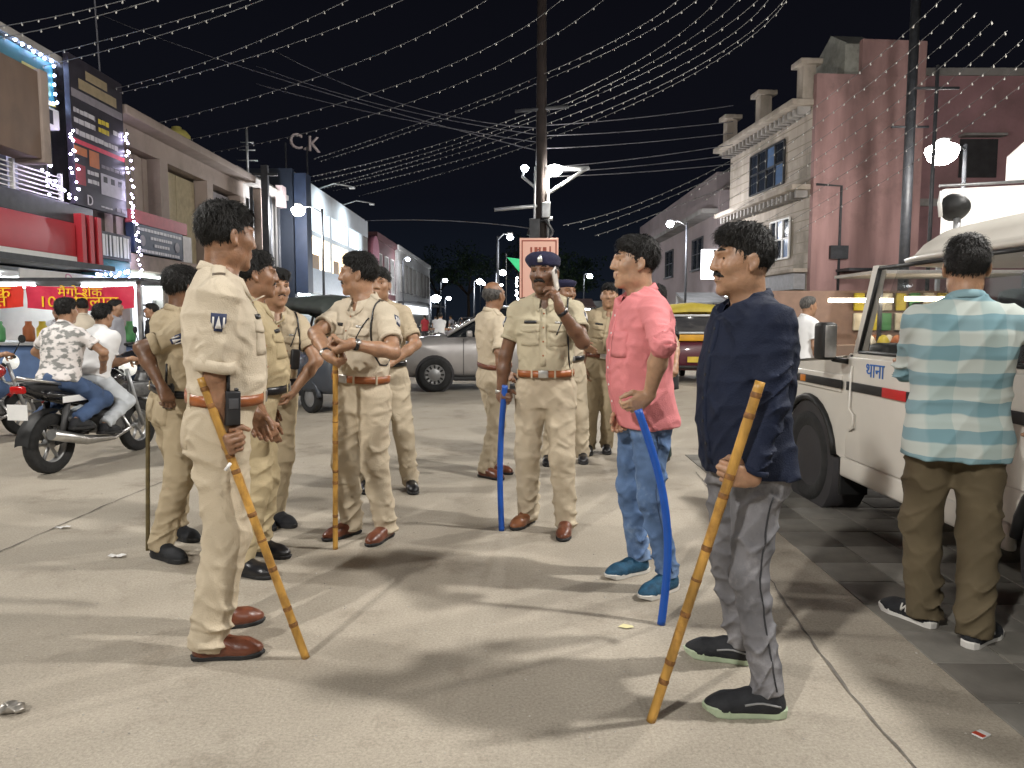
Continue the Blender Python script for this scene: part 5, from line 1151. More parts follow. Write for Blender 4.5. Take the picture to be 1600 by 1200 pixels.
# poles at the right
for (px0, px1, Y, r, lab) in ((1424, 1412, 24.5, .17, 'thick dark pole between the pink walls'), (1441, 1450, 20.5, .055, 'thin pole with wires left of the bright lamp')):
    p = at(px1, 420, Y); o = thing('utility_pole', (p[0], Y, 0), lab, 'pole'); MB().tube([(0, 0, 0), (0, 0, 5), (0, 0, 12.5 if r > .1 else 8.2)], [r, r * .95, r * .85], 10).build('pole_shaft', DKMET, o); MB().tube([(-.6, 0, 7.6), (.6, 0, 7.6)], .04, 6).build('cross_arm', DKMET, o)
p = at(418, 420, 29.5); o = thing('utility_pole', (p[0], 29.5, 0), 'dark square pole in front of the narrow grey building', 'pole'); wb(o, 'pole_shaft', DKMET, p[0] - .13, p[0] + .13, 29.4, 29.6, 0, 7.4); wb(o, 'cross_arm', DKMET, p[0] - .5, p[0] + .5, 29.45, 29.55, 7.0, 7.1)
# antenna on the left roofs
p = at(387, 262, 30); o = thing('roof_antenna', (p[0], 30, 7.2), 'metal antenna mast on the left rooftops', 'antenna'); MB().tube([(0, 0, -.2), (0, 0, 1.7)], .05, 6).build('mast', GALV, o)
for z in (.5, .9, 1.2): MB().tube([(-.5 + z * .2, 0, z), (.5 - z * .2, 0, z)], .025, 5).build('cross_bar', GALV, o)

# ------------------------------------------------------------------ far trees
LEAF = mk('dark_leaves', (.035, .065, .025), .6, var=.5, scale=3)
def tree(label, x, y, h, w, seed, group='dark trees at the end of the street'):
    r = np.random.RandomState(seed); o = thing('street_tree', (x, y, 0), label, 'tree', group)
    br = [(V3(0, 0, 0), V3(r.uniform(-.3, .3), 0, h * .45), .28, .18)]
    m = MB().tube([br[0][0], br[0][1] * .5 + V3(.1, 0, 0), br[0][1]], [.3, .24, .18], 8); tips = []
    for k in range(7):
        a = k * 2 * PI / 7 + r.rand(); t = br[0][1] + V3(math.cos(a) * w * .33, math.sin(a) * w * .33, h * r.uniform(.12, .34)); m.tube([br[0][1] * .9, (br[0][1] + t) / 2 + V3(0, 0, .3), t], [.13, .09, .04], 6); tips.append(t)
    m.build('trunk', mk('tree_bark', (.07, .05, .035), .9), o); m = MB(); C = []
    for t in tips + [br[0][1] + V3(0, 0, h * .42)]:
        for k in range(5): C.append((t + V3(r.uniform(-1, 1) * w * .16, r.uniform(-1, 1) * w * .16, r.uniform(-.05, .12) * h), w * r.uniform(.10, .19)))
    for c, rad in C:
        for k in range(42):
            d = nrm(r.randn(3)); p = c + d * rad * r.uniform(.5, 1.05) * V3(1, 1, .8); u = nrm(r.randn(3)); v = nrm(np.cross(u, r.randn(3))); sz = r.uniform(.12, .26); m.quad(p - u * sz, p - v * sz * .6, p + u * sz, p + v * sz * .6)
    m.build('crown', LEAF, o)
for i, (x, y, h, w) in enumerate(((-7, 118, 13, 11), (2, 125, 15, 13), (9, 110, 11, 10), (-13, 128, 14, 12), (6.5, 92, 9, 8))): tree(['dark tree at the end of the street behind the lamp pole', 'tall dark tree in the middle of the far street end', 'dark tree beside the far market sheds', 'dark tree past the grey windowed building', 'smaller dark tree in front of the far tall trees'][i], x, y, h, w, i + 3)
# ================================================================== vehicles
JW = mk('jeep_white_paint', (.64, .61, .55), .34, var=.05, scale=3, spec=.5, coat=.3, dirt=.25, dirtc=(.36, .32, .26))
TYRE = mk('tyre_rubber', (.018, .018, .018), .85, var=.3, scale=20, bump=.3, bscale=60)
RIMM = mk('steel_rim', (.34, .34, .34), .4, metal=.6, var=.1)
CAMG = mk('clear_car_glass', (.05, .06, .06), .03, var=0, spec=.6, alpha=.16)
TRIM = mk('black_trim', (.012, .012, .012), .55, var=.2, scale=10)
SEATM = mk('dark_seat_fabric', (.03, .03, .032), .85, var=.2)
def place(o, x, y, deg): o.location = (x, y, 0); o.rotation_euler = (0, 0, math.radians(deg)); return o
def lb(par, name, mat, c, d, bev=0, R=None): return MB().box(c, d, R, bev).build(name, mat, par)
def wheel(par, c, r, w, ax=(1, 0, 0), rim=RIMM, holes=8, spokes=0, name='wheel'):
    t = MB().lathe([(r * .62, -w * .40), (r * .80, -w * .5), (r * .95, -w * .48), (r, -w * .32), (r, w * .32), (r * .95, w * .48), (r * .80, w * .5), (r * .62, w * .40)], c, ax, 28, cap=False).build(name, TYRE, par)
    if spokes:
        MB().lathe([(r * .60, -w * .3), (r * .68, -w * .3), (r * .68, w * .3), (r * .60, w * .3), (r * .60, -w * .3)], c, ax, 24, cap=False).build('rim', rim, t)
        m = MB(); a = nrm(ax); u = nrm(np.cross(a, V3(0, 0, 1))); v = np.cross(a, u)
        for k in range(spokes):
            q = 2 * PI * k / spokes; d = u * math.cos(q) + v * math.sin(q); m.tube([np.array(c) + d * r * .12, np.array(c) + d * r * .64], r * (.028 if spokes > 8 else .06), 5)
        m.lathe([(r * .16, -w * .4), (r * .16, w * .4)], c, ax, 12); m.build('spokes', rim, t)
    else:
        MB().lathe([(r * .64, -w * .30), (r * .60, w * .30), (r * .50, w * .18), (r * .30, w * .26), (r * .16, w * .34), (0, w * .34)], c, ax, 24, cap=False).build('rim', rim, t); MB().lathe([(r * .64, w * .30), (r * .60, -w * .30), (r * .50, -w * .18), (r * .30, -w * .26), (r * .16, -w * .34), (0, -w * .34)], c, ax, 24, cap=False).build('rim', rim, t)
        a = nrm(ax); u = nrm(np.cross(a, V3(0, 0, 1))); v = np.cross(a, u); m = MB()
        for k in range(holes):
            q = 2 * PI * k / holes; d = u * math.cos(q) + v * math.sin(q)
            for s in (-1, 1): m.box(np.array(c) + d * r * .46 + a * s * w * .22, (.03 * r / .3, .03, .055 * r / .3), np.stack([np.cross(a, d), a, d], 1))
        m.build('rim_slots', TRIM, t)
    return t
# ------------------------------------------------------------------ police jeep
J = thing('police_jeep', (0, 0, 0), 'white police jeep with blue lettering on its door, parked at the right', 'jeep')
HW = .86; fa, ra, ar = 1.34, -1.36, .43
def arch(yc, z0=.34, n=9): return [(yc + ar * math.cos(t), z0 + ar * math.sin(t)) for t in np.linspace(PI - .25, .25, n)]
sil = [(-2.05, .50)] + arch(ra)[::1] + [(-.85, .42), (.80, .42)] + arch(fa) + [(1.95, .45), (2.02, .60), (2.0, .98), (1.7, 1.03), (.80, 1.10), (.74, 1.14), (-2.02, 1.14), (-2.07, .9)]
def shell(sil, hw, z_in=.03):
    rings = []; n = len(sil)
    for x, g in ((-hw, .0), (-hw + .012, 1), (hw - .012, 1), (hw, 0)):
        rings.append([V3(x, y, z) if g else V3(x, y * .996, z * .997 + .002) for y, z in sil])
    return MB().loft(rings, smooth=False)
lower = fix_normals(shell(sil, HW).build('body', JW, J))
for sx in (-1, 1):                                             # dark wheel wells
    for yc in (fa, ra): MB().lathe([(ar * .99, 0), (ar * .99, .26)], (sx * (HW - .26 if sx > 0 else HW), yc, .34), (1, 0, 0), 24).build('wheel_well', DARKW, J)
    for yc in (fa, ra):
        pts = [V3(sx * (HW + .008), yc + (ar + .02) * math.cos(t), .34 + (ar + .02) * math.sin(t)) for t in np.linspace(PI - .2, .1, 14)]
        MB().tube(pts, .026, 8).build('arch_flare', TRIM, J)
for sx in (-1, 1):
    for yc in (fa, ra): wheel(J, (sx * (HW - .09), yc, .345), .345, .215, (1, 0, 0))
    lb(J, 'sill_panel', JW, (sx * (HW - .015), -.03, .37), (.05, 1.68, .14), .02); lb(J, 'mud_flap', TRIM, (sx * (HW - .12), fa - .47, .30), (.20, .03, .30), .01)
    X = sx * (HW + .004)
    fd_ = lb(J, 'front_door', JW, (X, .20, .78), (.02, 1.06, .68), .012); rd_ = lb(J, 'rear_door', JW, (X, -.80, .86), (.02, .84, .52), .012); lb(J, 'front_wing', JW, (X, 1.30, .93), (.018, .95, .12), .008)
    for d_, yy in ((fd_, -.22), (rd_, -1.1)): lb(d_, 'door_handle', TRIM, (sx * (HW + .02), yy + (.02), 1.035), (.022, .15, .05), .01)
    lb(J, 'rub_strip', TRIM, (sx * (HW + .018), .20, .925), (.014, 1.05, .058), .004); lb(J, 'rub_strip', TRIM, (sx * (HW + .018), -.80, .925), (.014, .83, .058), .004); lb(J, 'rub_strip', TRIM, (sx * (HW + .018), 1.35, .925), (.014, 1.1, .058), .004)
    lb(J, 'red_reflector', mk('red_reflector', (.5, .02, .02), .3), (sx * (HW + .0225), .13, .925), (.012, .26, .059), .003); lb(J, 'orange_reflector', mk('orange_reflector', (.6, .2, .02), .3), (sx * (HW + .0225), 1.42, .925), (.012, .09, .05), .003)
    for yy in (.70, -.345, -1.23): lb(J, 'door_gap', DARKW, (sx * (HW + .0055), yy, .80), (.012, .010, .66))
    # pillars
    def pil(y0, y1, w, n_='pillar', zt=1.70): MB().prism([(y0 - w / 2, 1.13), (y0 + w / 2, 1.13), (y1 + w / 2, zt), (y1 - w / 2, zt)], (sx * (HW - .03) - (.05 if sx > 0 else 0), 0, 0), V3(0, 1, 0), V3(0, 0, 1), .055).build(n_, JW, J)
    pil(.72, .50, .075, 'windscreen_pillar'); pil(-.36, -.36, .12); pil(-1.25, -1.25, .10); pil(-2.0, -1.98, .09)
    m = MB(); x0 = sx * (HW - .035)
    for (a0, a1, b0, b1, nm) in ((.68, .46, -.30, -.30, 'door_window'), (-.42, -.42, -1.20, -1.20, 'rear_door_window'), (-1.30, -1.30, -1.95, -1.94, 'quarter_window')):
        w_ = MB().prism([(b0, 1.15), (a0, 1.15), (a1, 1.68), (b1, 1.68)], (x0, 0, 0), V3(0, 1, 0), V3(0, 0, 1), .006).build(nm, CAMG, J)
        for p, q in (((b0, 1.15), (a0, 1.15)), ((a0, 1.15), (a1, 1.68)), ((b1, 1.68), (b0, 1.15)), ((a1, 1.68), (b1, 1.68))): MB().tube([(x0, *p), (x0, *q)], .013, 6).build('window_seal', TRIM, w_)
    mi = MB().box((sx * (HW + .15), .78, 1.22), (.10, .16, .25), None, .03).build('side_mirror', TRIM, J); MB().tube([(sx * (HW - .02), .74, 1.08), (sx * (HW + .10), .76, 1.10), (sx * (HW + .14), .78, 1.14)], .018, 8).build('mirror_arm', TRIM, mi); lb(mi, 'mirror_glass', STEEL, (sx * (HW + .15), .695, 1.22), (.075, .006, .21), .003)
    MB().tube([(sx * (HW + .02), .66, 1.06), (sx * (HW + .03), .66, .78), (sx * (HW + .03), .60, .74), (sx * (HW + .03), .60, .66), (sx * (HW + .02), .66, .63)], .008, 6).build('hinge_rod', JW, J)
# roof: domed, with a gutter all round
rings = []; NR = 22
def sup(hw, y0, y1, z, n=4.5, k=28):
    return [V3(hw * np.sign(math.cos(t)) * abs(math.cos(t)) ** (2 / n), (y0 + y1) / 2 + (y1 - y0) / 2 * np.sign(math.sin(t)) * abs(math.sin(t)) ** (2 / n), z) for t in np.linspace(0, 2 * PI, k, endpoint=False)]
for hw, y0, y1, z in ((.80, -2.03, .50, 1.685), (.845, -2.07, .55, 1.70), (.85, -2.08, .56, 1.722), (.80, -2.05, .52, 1.745), (.775, -2.02, .46, 1.80), (.70, -1.92, .36, 1.865), (.52, -1.70, .18, 1.905), (.25, -1.3, -.2, 1.92)): rings.append(sup(hw, y0, y1, z))
fix_normals(MB().loft(rings).build('roof', JW, J))
MB().prism([(-.74, 0), (.74, 0), (.69, .58), (-.69, .58)], (0, .735, 1.135), V3(1, 0, 0), nrm(V3(0, -.40, .95)), .006).build('windscreen', CAMG, J)
MB().loft([[V3(x, y, z + (.03 if abs(x) < .5 else 0)) for x in np.linspace(-.84, .84, 9)] for y, z in ((.72, 1.135), (.9, 1.11), (1.4, 1.075), (1.85, 1.035), (1.98, 1.0))], cap=False, closed=False).build('bonnet', JW, J)
lb(J, 'grille', TRIM, (0, 2.03, .82), (1.1, .04, .26), .01)
for x in (-.68, .68): lb(J, 'headlight', WHT, (x, 2.03, .85), (.22, .04, .2), .02)
lb(J, 'front_bumper', TRIM, (0, 2.1, .5), (1.7, .16, .2), .04); lb(J, 'rear_bumper', TRIM, (0, -2.13, .5), (1.7, .12, .16), .03)
for x in (-.38, .38):
    s_ = lb(J, 'front_seat', SEATM, (x, -.12, 1.02), (.48, .5, .16), .05); lb(s_, 'seat_back', SEATM, (x, -.36, 1.28), (.46, .14, .48), .05); lb(s_, 'headrest', SEATM, (x, -.38, 1.55), (.26, .10, .15), .04)
s_ = lb(J, 'rear_seat', SEATM, (0, -1.0, 1.05), (1.3, .45, .14), .05); lb(s_, 'seat_back', SEATM, (0, -1.22, 1.28), (1.3, .12, .40), .05)
lb(J, 'dashboard', TRIM, (0, .62, 1.13), (1.5, .22, .16), .04); MB().tube([V3(.38, .40, 1.28) + V3(math.cos(t) * .18, math.sin(t) * .09, math.sin(t) * .16) for t in np.linspace(0, 2 * PI, 20)], .014, 6, cap=False).build('steering_wheel', TRIM, J)
# roof fittings
sl = MB().lathe([(.02, -.08), (.055, -.06), (.078, -.01), (.082, .03), (.078, .04)], (-.47, .30, 2.03), (0, 1, .1), 18).build('searchlight', TRIM, J); MB().tube([(-.47, .28, 1.78), (-.47, .28, 1.97)], .02, 8).build('bracket', GALV, sl); MB().tube([(-.57, .28, 1.97), (-.58, .28, 2.05), (-.57, .28, 2.12)], .012, 6).build('yoke', WHT, sl)
hn = MB().lathe([(.05, -.20), (.055, -.06), (.08, .02), (.14, .12), (.155, .16), (.13, .155), (.06, .05), (0, .04)], (.02, .02, 2.02), (-.25, -1, .05), 20, cap=False).build('loudspeaker', mk('horn_cream', (.55, .53, .46), .5), J); lb(hn, 'driver', mk('horn_cream', (.55, .53, .46), .5), (.08, .2, 2.03), (.16, .2, .16), .04); lb(hn, 'foot', GALV, (.05, .08, 1.92), (.1, .2, .1), .01)
for x in (-.25, .3): MB().tube([(x, -.2, 1.88), (x, -.2, 1.98), (x, -1.5, 1.98), (x, -1.5, 1.88)], .014, 6).build('roof_rail', GALV, J)
MB().tube([(-.62, .95, 1.10), (-.63, .97, 1.6)], .005, 5).build('aerial', TRIM, J)
for sx, al in ((-1, -1),):
    pass
bpy.context.view_layer.update()
_t = text('थाना', .13, mk('blue_lettering', (.02, .12, .42), .5), (-(HW + .0155), .37, 1.045), (0, -1, 0), (0, 0, 1), J, depth=.0015)
place(J, 3.12, 4.17, 1.0)

# ------------------------------------------------------------------ passenger car (heading local +Y)
def car(label, paint, x, y, deg, group=None):
    C = thing('hatchback_car', (0, 0, 0), label, 'car', group); secs = []
    prof = [(-1.92, .42, .80, .70), (-1.88, .30, .98, .80), (-1.5, .22, 1.02, .84), (-.8, .20, 1.0, .85), (0, .20, .98, .855), (.75, .20, .98, .85), (1.1, .21, .97, .845), (1.5, .22, .93, .84), (1.76, .24, .86, .80), (1.86, .27, .74, .74), (1.90, .33, .60, .68)]
    for yy, z0, z1, hw in prof:
        r = []
        for t in np.linspace(0, 2 * PI, 24, endpoint=False):
            c, s = math.cos(t), math.sin(t); r.append(V3(hw * np.sign(c) * abs(c) ** .30, yy, (z0 + z1) / 2 + (z1 - z0) / 2 * np.sign(s) * abs(s) ** .45))
        secs.append(r)
    fix_normals(MB().loft(secs).build('body', paint, C)); secs = []
    for yy, z1, hw in ((-1.72, 1.02, .60), (-1.6, 1.25, .62), (-1.2, 1.44, .62), (-.5, 1.50, .62), (.15, 1.46, .61), (.55, 1.25, .63), (1.0, .96, .66)):
        secs.append([V3(-.74, yy, .92), V3(-.72, yy, .96), V3(-hw - .02, yy, max(.97, z1 - .09)), V3(-hw * .8, yy, max(.975, z1 - .01)), V3(0, yy, max(.98, z1 + .015)), V3(hw * .8, yy, max(.975, z1 - .01)), V3(hw + .02, yy, max(.97, z1 - .09)), V3(.72, yy, .96), V3(.74, yy, .92)])
    g = fix_normals(MB().loft(secs).build('windows', mk('car_window_dark', (.015, .017, .02), .06, var=0, spec=.6), C))
    secs = []
    for yy, z1, hw in ((-1.5, 1.37, .58), (-1.2, 1.46, .60), (-.5, 1.518, .60), (.1, 1.485, .58), (.3, 1.42, .56)): secs.append([V3(x_, yy, z1 - .05 * (abs(x_) / hw) ** 3) for x_ in np.linspace(-hw, hw, 9)])
    MB().loft(secs, cap=False, closed=False).build('roof', paint, C)
    for sx in (-1, 1):
        MB().tube([(sx * .70, 1.0, .97), (sx * .645, .55, 1.235), (sx * .62, .15, 1.41)], .03, 6).build('pillar', paint, C); MB().tube([(sx * .70, -.15, .98), (sx * .635, -.2, 1.42)], .03, 6).build('pillar', TRIM, C); MB().tube([(sx * .70, -1.2, .98), (sx * .62, -1.35, 1.36)], .05, 6).build('pillar', paint, C)
        for yc in (1.22, -1.22):
            MB().lathe([(.335, -.012), (.335, .012)], (sx * .845, yc, .30), (1, 0, 0), 26).build('wheel_arch', DARKW, C); wheel(C, (sx * .825, yc, .295), .295, .18, (1, 0, 0), holes=12)
        hl = MB().ell if False else None
        h_ = MB().box((sx * .68, 1.70, .73), (.26, .28, .14), None, .06).build('headlight', LIT('headlight_glow', (1, .98, .94), 6), C); lb(C, 'fog_lamp', WHT, (sx * .6, 1.86, .42), (.14, .05, .08), .02)
        lb(C, 'side_mirror', paint, (sx * .90, .62, 1.0), (.16, .10, .12), .03); lb(C, 'door_handle', STEEL, (sx * .86, -.05, .86), (.02, .15, .03), .008); lb(C, 'tail_light', mk('red_lens', (.4, .01, .01), .2), (sx * .66, -1.84, .85), (.16, .08, .2), .03)
        for yy in (.72, -.25): lb(C, 'door_gap', DARKW, (sx * .852, yy, .60), (.014, .008, .62))
        lb(C, 'sill', TRIM, (sx * .80, 0, .22), (.1, 1.8, .07), .02)
    lb(C, 'grille', TRIM, (0, 1.875, .45), (.9, .06, .18), .03); lb(C, 'number_plate', WHT, (0, 1.93, .5), (.4, .01, .1))
    C.scale = (1.1, 1.1, 1.1); return place(C, x, y, deg)
GCAR = mk('grey_car_paint', (.38, .36, .35), .32, metal=.5, var=.05, coat=.6)
car('grey hatchback car crossing behind the officers with its headlight on', GCAR, -1.45 + 1.22, 15.0, 96)
# ------------------------------------------------------------------ auto rickshaw (heading local +Y)
def auto(label, bodym, roofm, bandm, x, y, deg, group='auto rickshaws'):
    A = thing('auto_rickshaw', (0, 0, 0), label, 'auto rickshaw', group)
    def sec(yy, hw, z0, z1, n=.35): return [V3(hw * np.sign(math.cos(t)) * abs(math.cos(t)) ** n, yy, (z0 + z1) / 2 + (z1 - z0) / 2 * np.sign(math.sin(t)) * abs(math.sin(t)) ** n) for t in np.linspace(0, 2 * PI, 20, endpoint=False)]
    fix_normals(MB().loft([sec(-1.32, .52, .34, .80), sec(-1.25, .62, .28, .90), sec(-.6, .66, .26, .92), sec(-.2, .64, .26, .60)]).build('rear_body', bodym, A))
    fix_normals(MB().loft([sec(-.2, .62, .24, .36), sec(.5, .55, .24, .36), sec(.9, .36, .24, .38)]).build('floor', bodym, A)); fix_normals(MB().loft([sec(.72, .46, .36, 1.0), sec(.95, .40, .34, 1.0), sec(1.15, .26, .40, .86), sec(1.22, .14, .5, .74)]).build('front_cowl', bodym, A))
    fix_normals(MB().loft([[V3(x_, yy, z) for x_, z in ((-.64, z1 - .22), (-.66, z1 - .12), (-.5, z1 - .02), (0, z1 + .03), (.5, z1 - .02), (.66, z1 - .12), (.64, z1 - .22), (.60, z1 - .14), (.45, z1 - .07), (0, z1 - .03), (-.45, z1 - .07), (-.60, z1 - .14))] for yy, z1 in ((-1.28, 1.56), (-1.22, 1.66), (-.5, 1.72), (.4, 1.70), (.75, 1.62), (.82, 1.52))], smooth=True).build('canopy', roofm, A))
    bp = lb(A, 'rear_band', bandm, (0, -1.27, .98), (1.24, .06, .14), .02)
    for sx in (-1, 1):
        lb(A, 'rear_corner', roofm, (sx * .57, -1.24, 1.26), (.14, .08, .44), .03); MB().tube([(sx * .62, -.25, .6), (sx * .63, -.25, 1.55)], .022, 6).build('side_post', TRIM, A); MB().tube([(sx * .46, .92, .98), (sx * .52, .74, 1.54)], .022, 6).build('windscreen_post', bodym, A)
        lb(A, 'tail_light', mk('red_lens', (.4, .01, .01), .2, emit=.6, ec=(1, .05, .03)), (sx * .5, -1.33, .62), (.1, .04, .08), .02); wheel(A, (sx * .56, -.78, .22), .22, .12, (1, 0, 0), holes=0)
        MB().tube([V3(sx * .60, -.78 + .27 * math.cos(t), .22 + .27 * math.sin(t)) for t in np.linspace(.1, PI - .1, 12)], .04, 6).build('mudguard', bodym, A)
        MB().tube([(sx * .42, .95, .95), (sx * .62, 1.02, 1.08)], .012, 5).build('mirror_stem', TRIM, A)
    w = lb(A, 'rear_window', mk('auto_rear_window', (.05, .05, .055), .1, spec=.6), (0, -1.25, 1.27), (.92, .02, .34), .03)
    for c, d in (((0, -1.27, 1.455), (1.0, .04, .05)), ((0, -1.27, 1.085), (1.0, .04, .05)), ((.49, -1.27, 1.27), (.05, .04, .32)), ((-.49, -1.27, 1.27), (.05, .04, .32))): lb(w, 'window_frame', GALV, c, d, .01)
    wheel(A, (0, .95, .22), .22, .12, (1, 0, 0), holes=0); MB().tube([(0, .95, .3), (0, .88, .62)], .045, 8).build('fork', TRIM, A); lb(A, 'rear_bumper', TRIM, (0, -1.38, .36), (1.1, .05, .07), .02); lb(A, 'number_plate', mk('yellow_plate', (.55, .4, .05), .5), (0, -1.345, .52), (.34, .012, .12))
    lb(A, 'passenger_seat', SEATM, (0, -.75, .66), (1.05, .45, .14), .04); lb(A, 'seat_back', SEATM, (0, -1.0, .95), (1.05, .12, .45), .04); lb(A, 'driver_seat', SEATM, (0, .2, .62), (.5, .3, .1), .03); MB().tube([(-.3, .66, .98), (0, .72, .95), (.3, .66, .98)], .015, 6).build('handlebar', TRIM, A); MB().lathe([(.09, 0), (.085, .05), (.04, .07)], (0, 1.2, .66), (0, 1, 0), 14).build('headlight', WHT, A)
    MB().prism([(-.42, 1.0), (.42, 1.0), (.5, 1.5), (-.5, 1.5)], (0, .93, 0), V3(1, 0, 0), nrm(V3(0, -.3, 1)), .006).build('windscreen', CAMG, A)
    return place(A, x, y, deg)
auto('yellow-topped maroon auto rickshaw seen from behind between pink and navy men', mk('maroon_paint', (.085, .018, .028), .4, var=.1, coat=.3), mk('yellow_canopy', (.46, .36, .05), .6, var=.12), mk('amber_band', (.55, .28, .02), .5), 4.05, 17.0, -6)
auto('dark auto rickshaw with black canopy behind the officer with a pocketed hand', mk('slate_paint', (.045, .052, .065), .4, var=.1, coat=.3), mk('black_canopy', (.035, .042, .038), .7, var=.25), mk('slate_band', (.06, .065, .07), .5), -3.15, 11.7, 48)
# ------------------------------------------------------------------ motorcycle (heading local +Y)
BKP = mk('gloss_black_paint', (.012, .012, .014), .22, var=.1, coat=.5); ENG = mk('engine_alloy', (.16, .16, .16), .45, metal=.7, var=.3, scale=20)
def motorbike(label, paint, x, y, deg, tail=None, group=None, lean=0):
    B = thing('motorcycle', (0, 0, 0), label, 'motorcycle', group); F_, R_ = .64, -.62; r = .285
    wheel(B, (0, F_, r), r, .085, (1, 0, 0), spokes=6); wheel(B, (0, R_, r), r, .10, (1, 0, 0), spokes=6)
    for sx in (-1, 1): MB().tube([(sx * .075, F_, r), (sx * .08, .50, .62), (sx * .08, .40, .92)], [.022, .024, .022], 8).build('fork', GALV, B); MB().tube([(sx * .07, R_, r), (sx * .08, -.15, .38)], .022, 6).build('swing_arm', TRIM, B); MB().tube([(sx * .10, R_ + .02, r + .02), (sx * .11, -.50, .66)], [.026, .030], 8).build('shock_absorber', mk('red_spring', (.05, .05, .05), .5), B)
    MB().loft([[V3(x_, F_ + (r + .03) * math.cos(t), r + (r + .03) * math.sin(t) - .02 * (abs(x_) / .06) ** 2) for x_ in (-.06, -.03, 0, .03, .06)] for t in np.linspace(.25, 2.3, 10)], cap=False, closed=False).build('front_mudguard', paint, B)
    MB().loft([[V3(x_, R_ + (r + .05) * math.cos(t), r + (r + .05) * math.sin(t) - .02 * (abs(x_) / .07) ** 2) for x_ in (-.07, -.03, 0, .03, .07)] for t in np.linspace(1.2, 3.05, 9)], cap=False, closed=False).build('rear_mudguard', TRIM, B)
    MB().tube([(0, .42, .90), (0, .25, .62), (0, .05, .36), (0, -.2, .34)], .03, 8).build('frame_tube', TRIM, B); MB().tube([(0, .42, .90), (0, 0, .72), (0, -.4, .70), (0, -.78, .80)], .028, 8).build('frame_tube', TRIM, B)
    S = Sdf(); S.ell((0, .17, .83), (.135, .25, .12), k=.04, n=2); S.ell((0, .03, .80), (.11, .16, .09), k=.05); link('fuel_tank', np_mesh('fuel_tank', [S.verts(.016)]), paint, B)
    S = Sdf(); S.cone((0, -.10, .78), (0, -.45, .80), .10, .105, k=.05); S.cone((0, -.45, .80), (0, -.80, .86), .105, .085, k=.05); S.clips.append((V3(0, 0, 1), .875)); link('seat', np_mesh('seat', [S.verts(.016)]), SEATM, B)
    S = Sdf(); S.cone((-.10, -.15, .64), (-.11, -.72, .76), .06, .04, k=.03); S.cone((.10, -.15, .64), (.11, -.72, .76), .06, .04, k=.03); S.cone((0, -.72, .78), (0, -.92, .84), .07, .04, k=.04); link('side_panel', np_mesh('side_panel', [S.verts(.016)]), paint, B)
    e = MB().box((0, .12, .40), (.26, .34, .22), None, .04).build('engine', ENG, B); MB().lathe([(.085, 0), (.09, .04), (.08, .08), (.09, .12), (.08, .16)], (0, .18, .48), (0, .35, 1), 14).build('cylinder_block', ENG, e)
    MB().tube([(.13, .22, .45), (.15, .32, .30), (.16, .05, .24), (.17, -.35, .28), (.18, -.80, .40)], [.022, .022, .025, .048, .052], 10).build('exhaust', STEEL, B)
    MB().tube([(-.36, .22, 1.02), (-.22, .34, 1.04), (0, .38, 1.0), (.22, .34, 1.04), (.36, .22, 1.02)], .014, 8).build('handlebar', TRIM, B)
    for sx in (-1, 1): MB().tube([(sx * .30, .26, 1.03), (sx * .40, .19, 1.01)], .02, 8).build('grip', SOLB, B); MB().tube([(sx * .26, .32, 1.04), (sx * .36, .33, 1.20)], .007, 5).build('mirror_stem', TRIM, B); MB().lathe([(.05, 0), (.05, .015), (.02, .03)], (sx * .37, .33, 1.22), (0, 1, 0), 12).build('mirror', TRIM, B); MB().tube([(sx * .05, -.05, .30), (sx * .24, -.05, .30)], .018, 6).build('footrest', SOLB, B); MB().tube([(sx * .05, -.42, .40), (sx * .24, -.42, .40)], .018, 6).build('footrest', SOLB, B)
    MB().lathe([(.03, -.09), (.085, -.03), (.095, .03), (.08, .05)], (0, .52, .93), (0, 1, 0), 16).build('headlamp', LIT('bike_headlamp', (.8, .8, .75), .4), B); lb(B, 'tail_lamp', mk('red_lens', (.4, .01, .01), .2, emit=.6, ec=(1, .05, .03)), (0, -.95, .82), (.14, .05, .07), .02); lb(B, 'number_plate', WHT, (0, -.97, .62), (.2, .01, .14))
    MB().tube([(-.11, -.55, .84), (-.12, -.85, .90), (0, -.95, .93), (.12, -.85, .90), (.11, -.55, .84)], .014, 8).build('grab_rail', STEEL, B)
    if tail:
        for sx in (-1, 1): lb(B, 'side_flash', tail, (sx * .165, -.45, .70), (.008, .34, .06), .003)
    return place(B, x, y, deg)
MB1 = motorbike('black motorcycle with two riders passing at the left', BKP, -4.02, 7.05, -9, WHT)
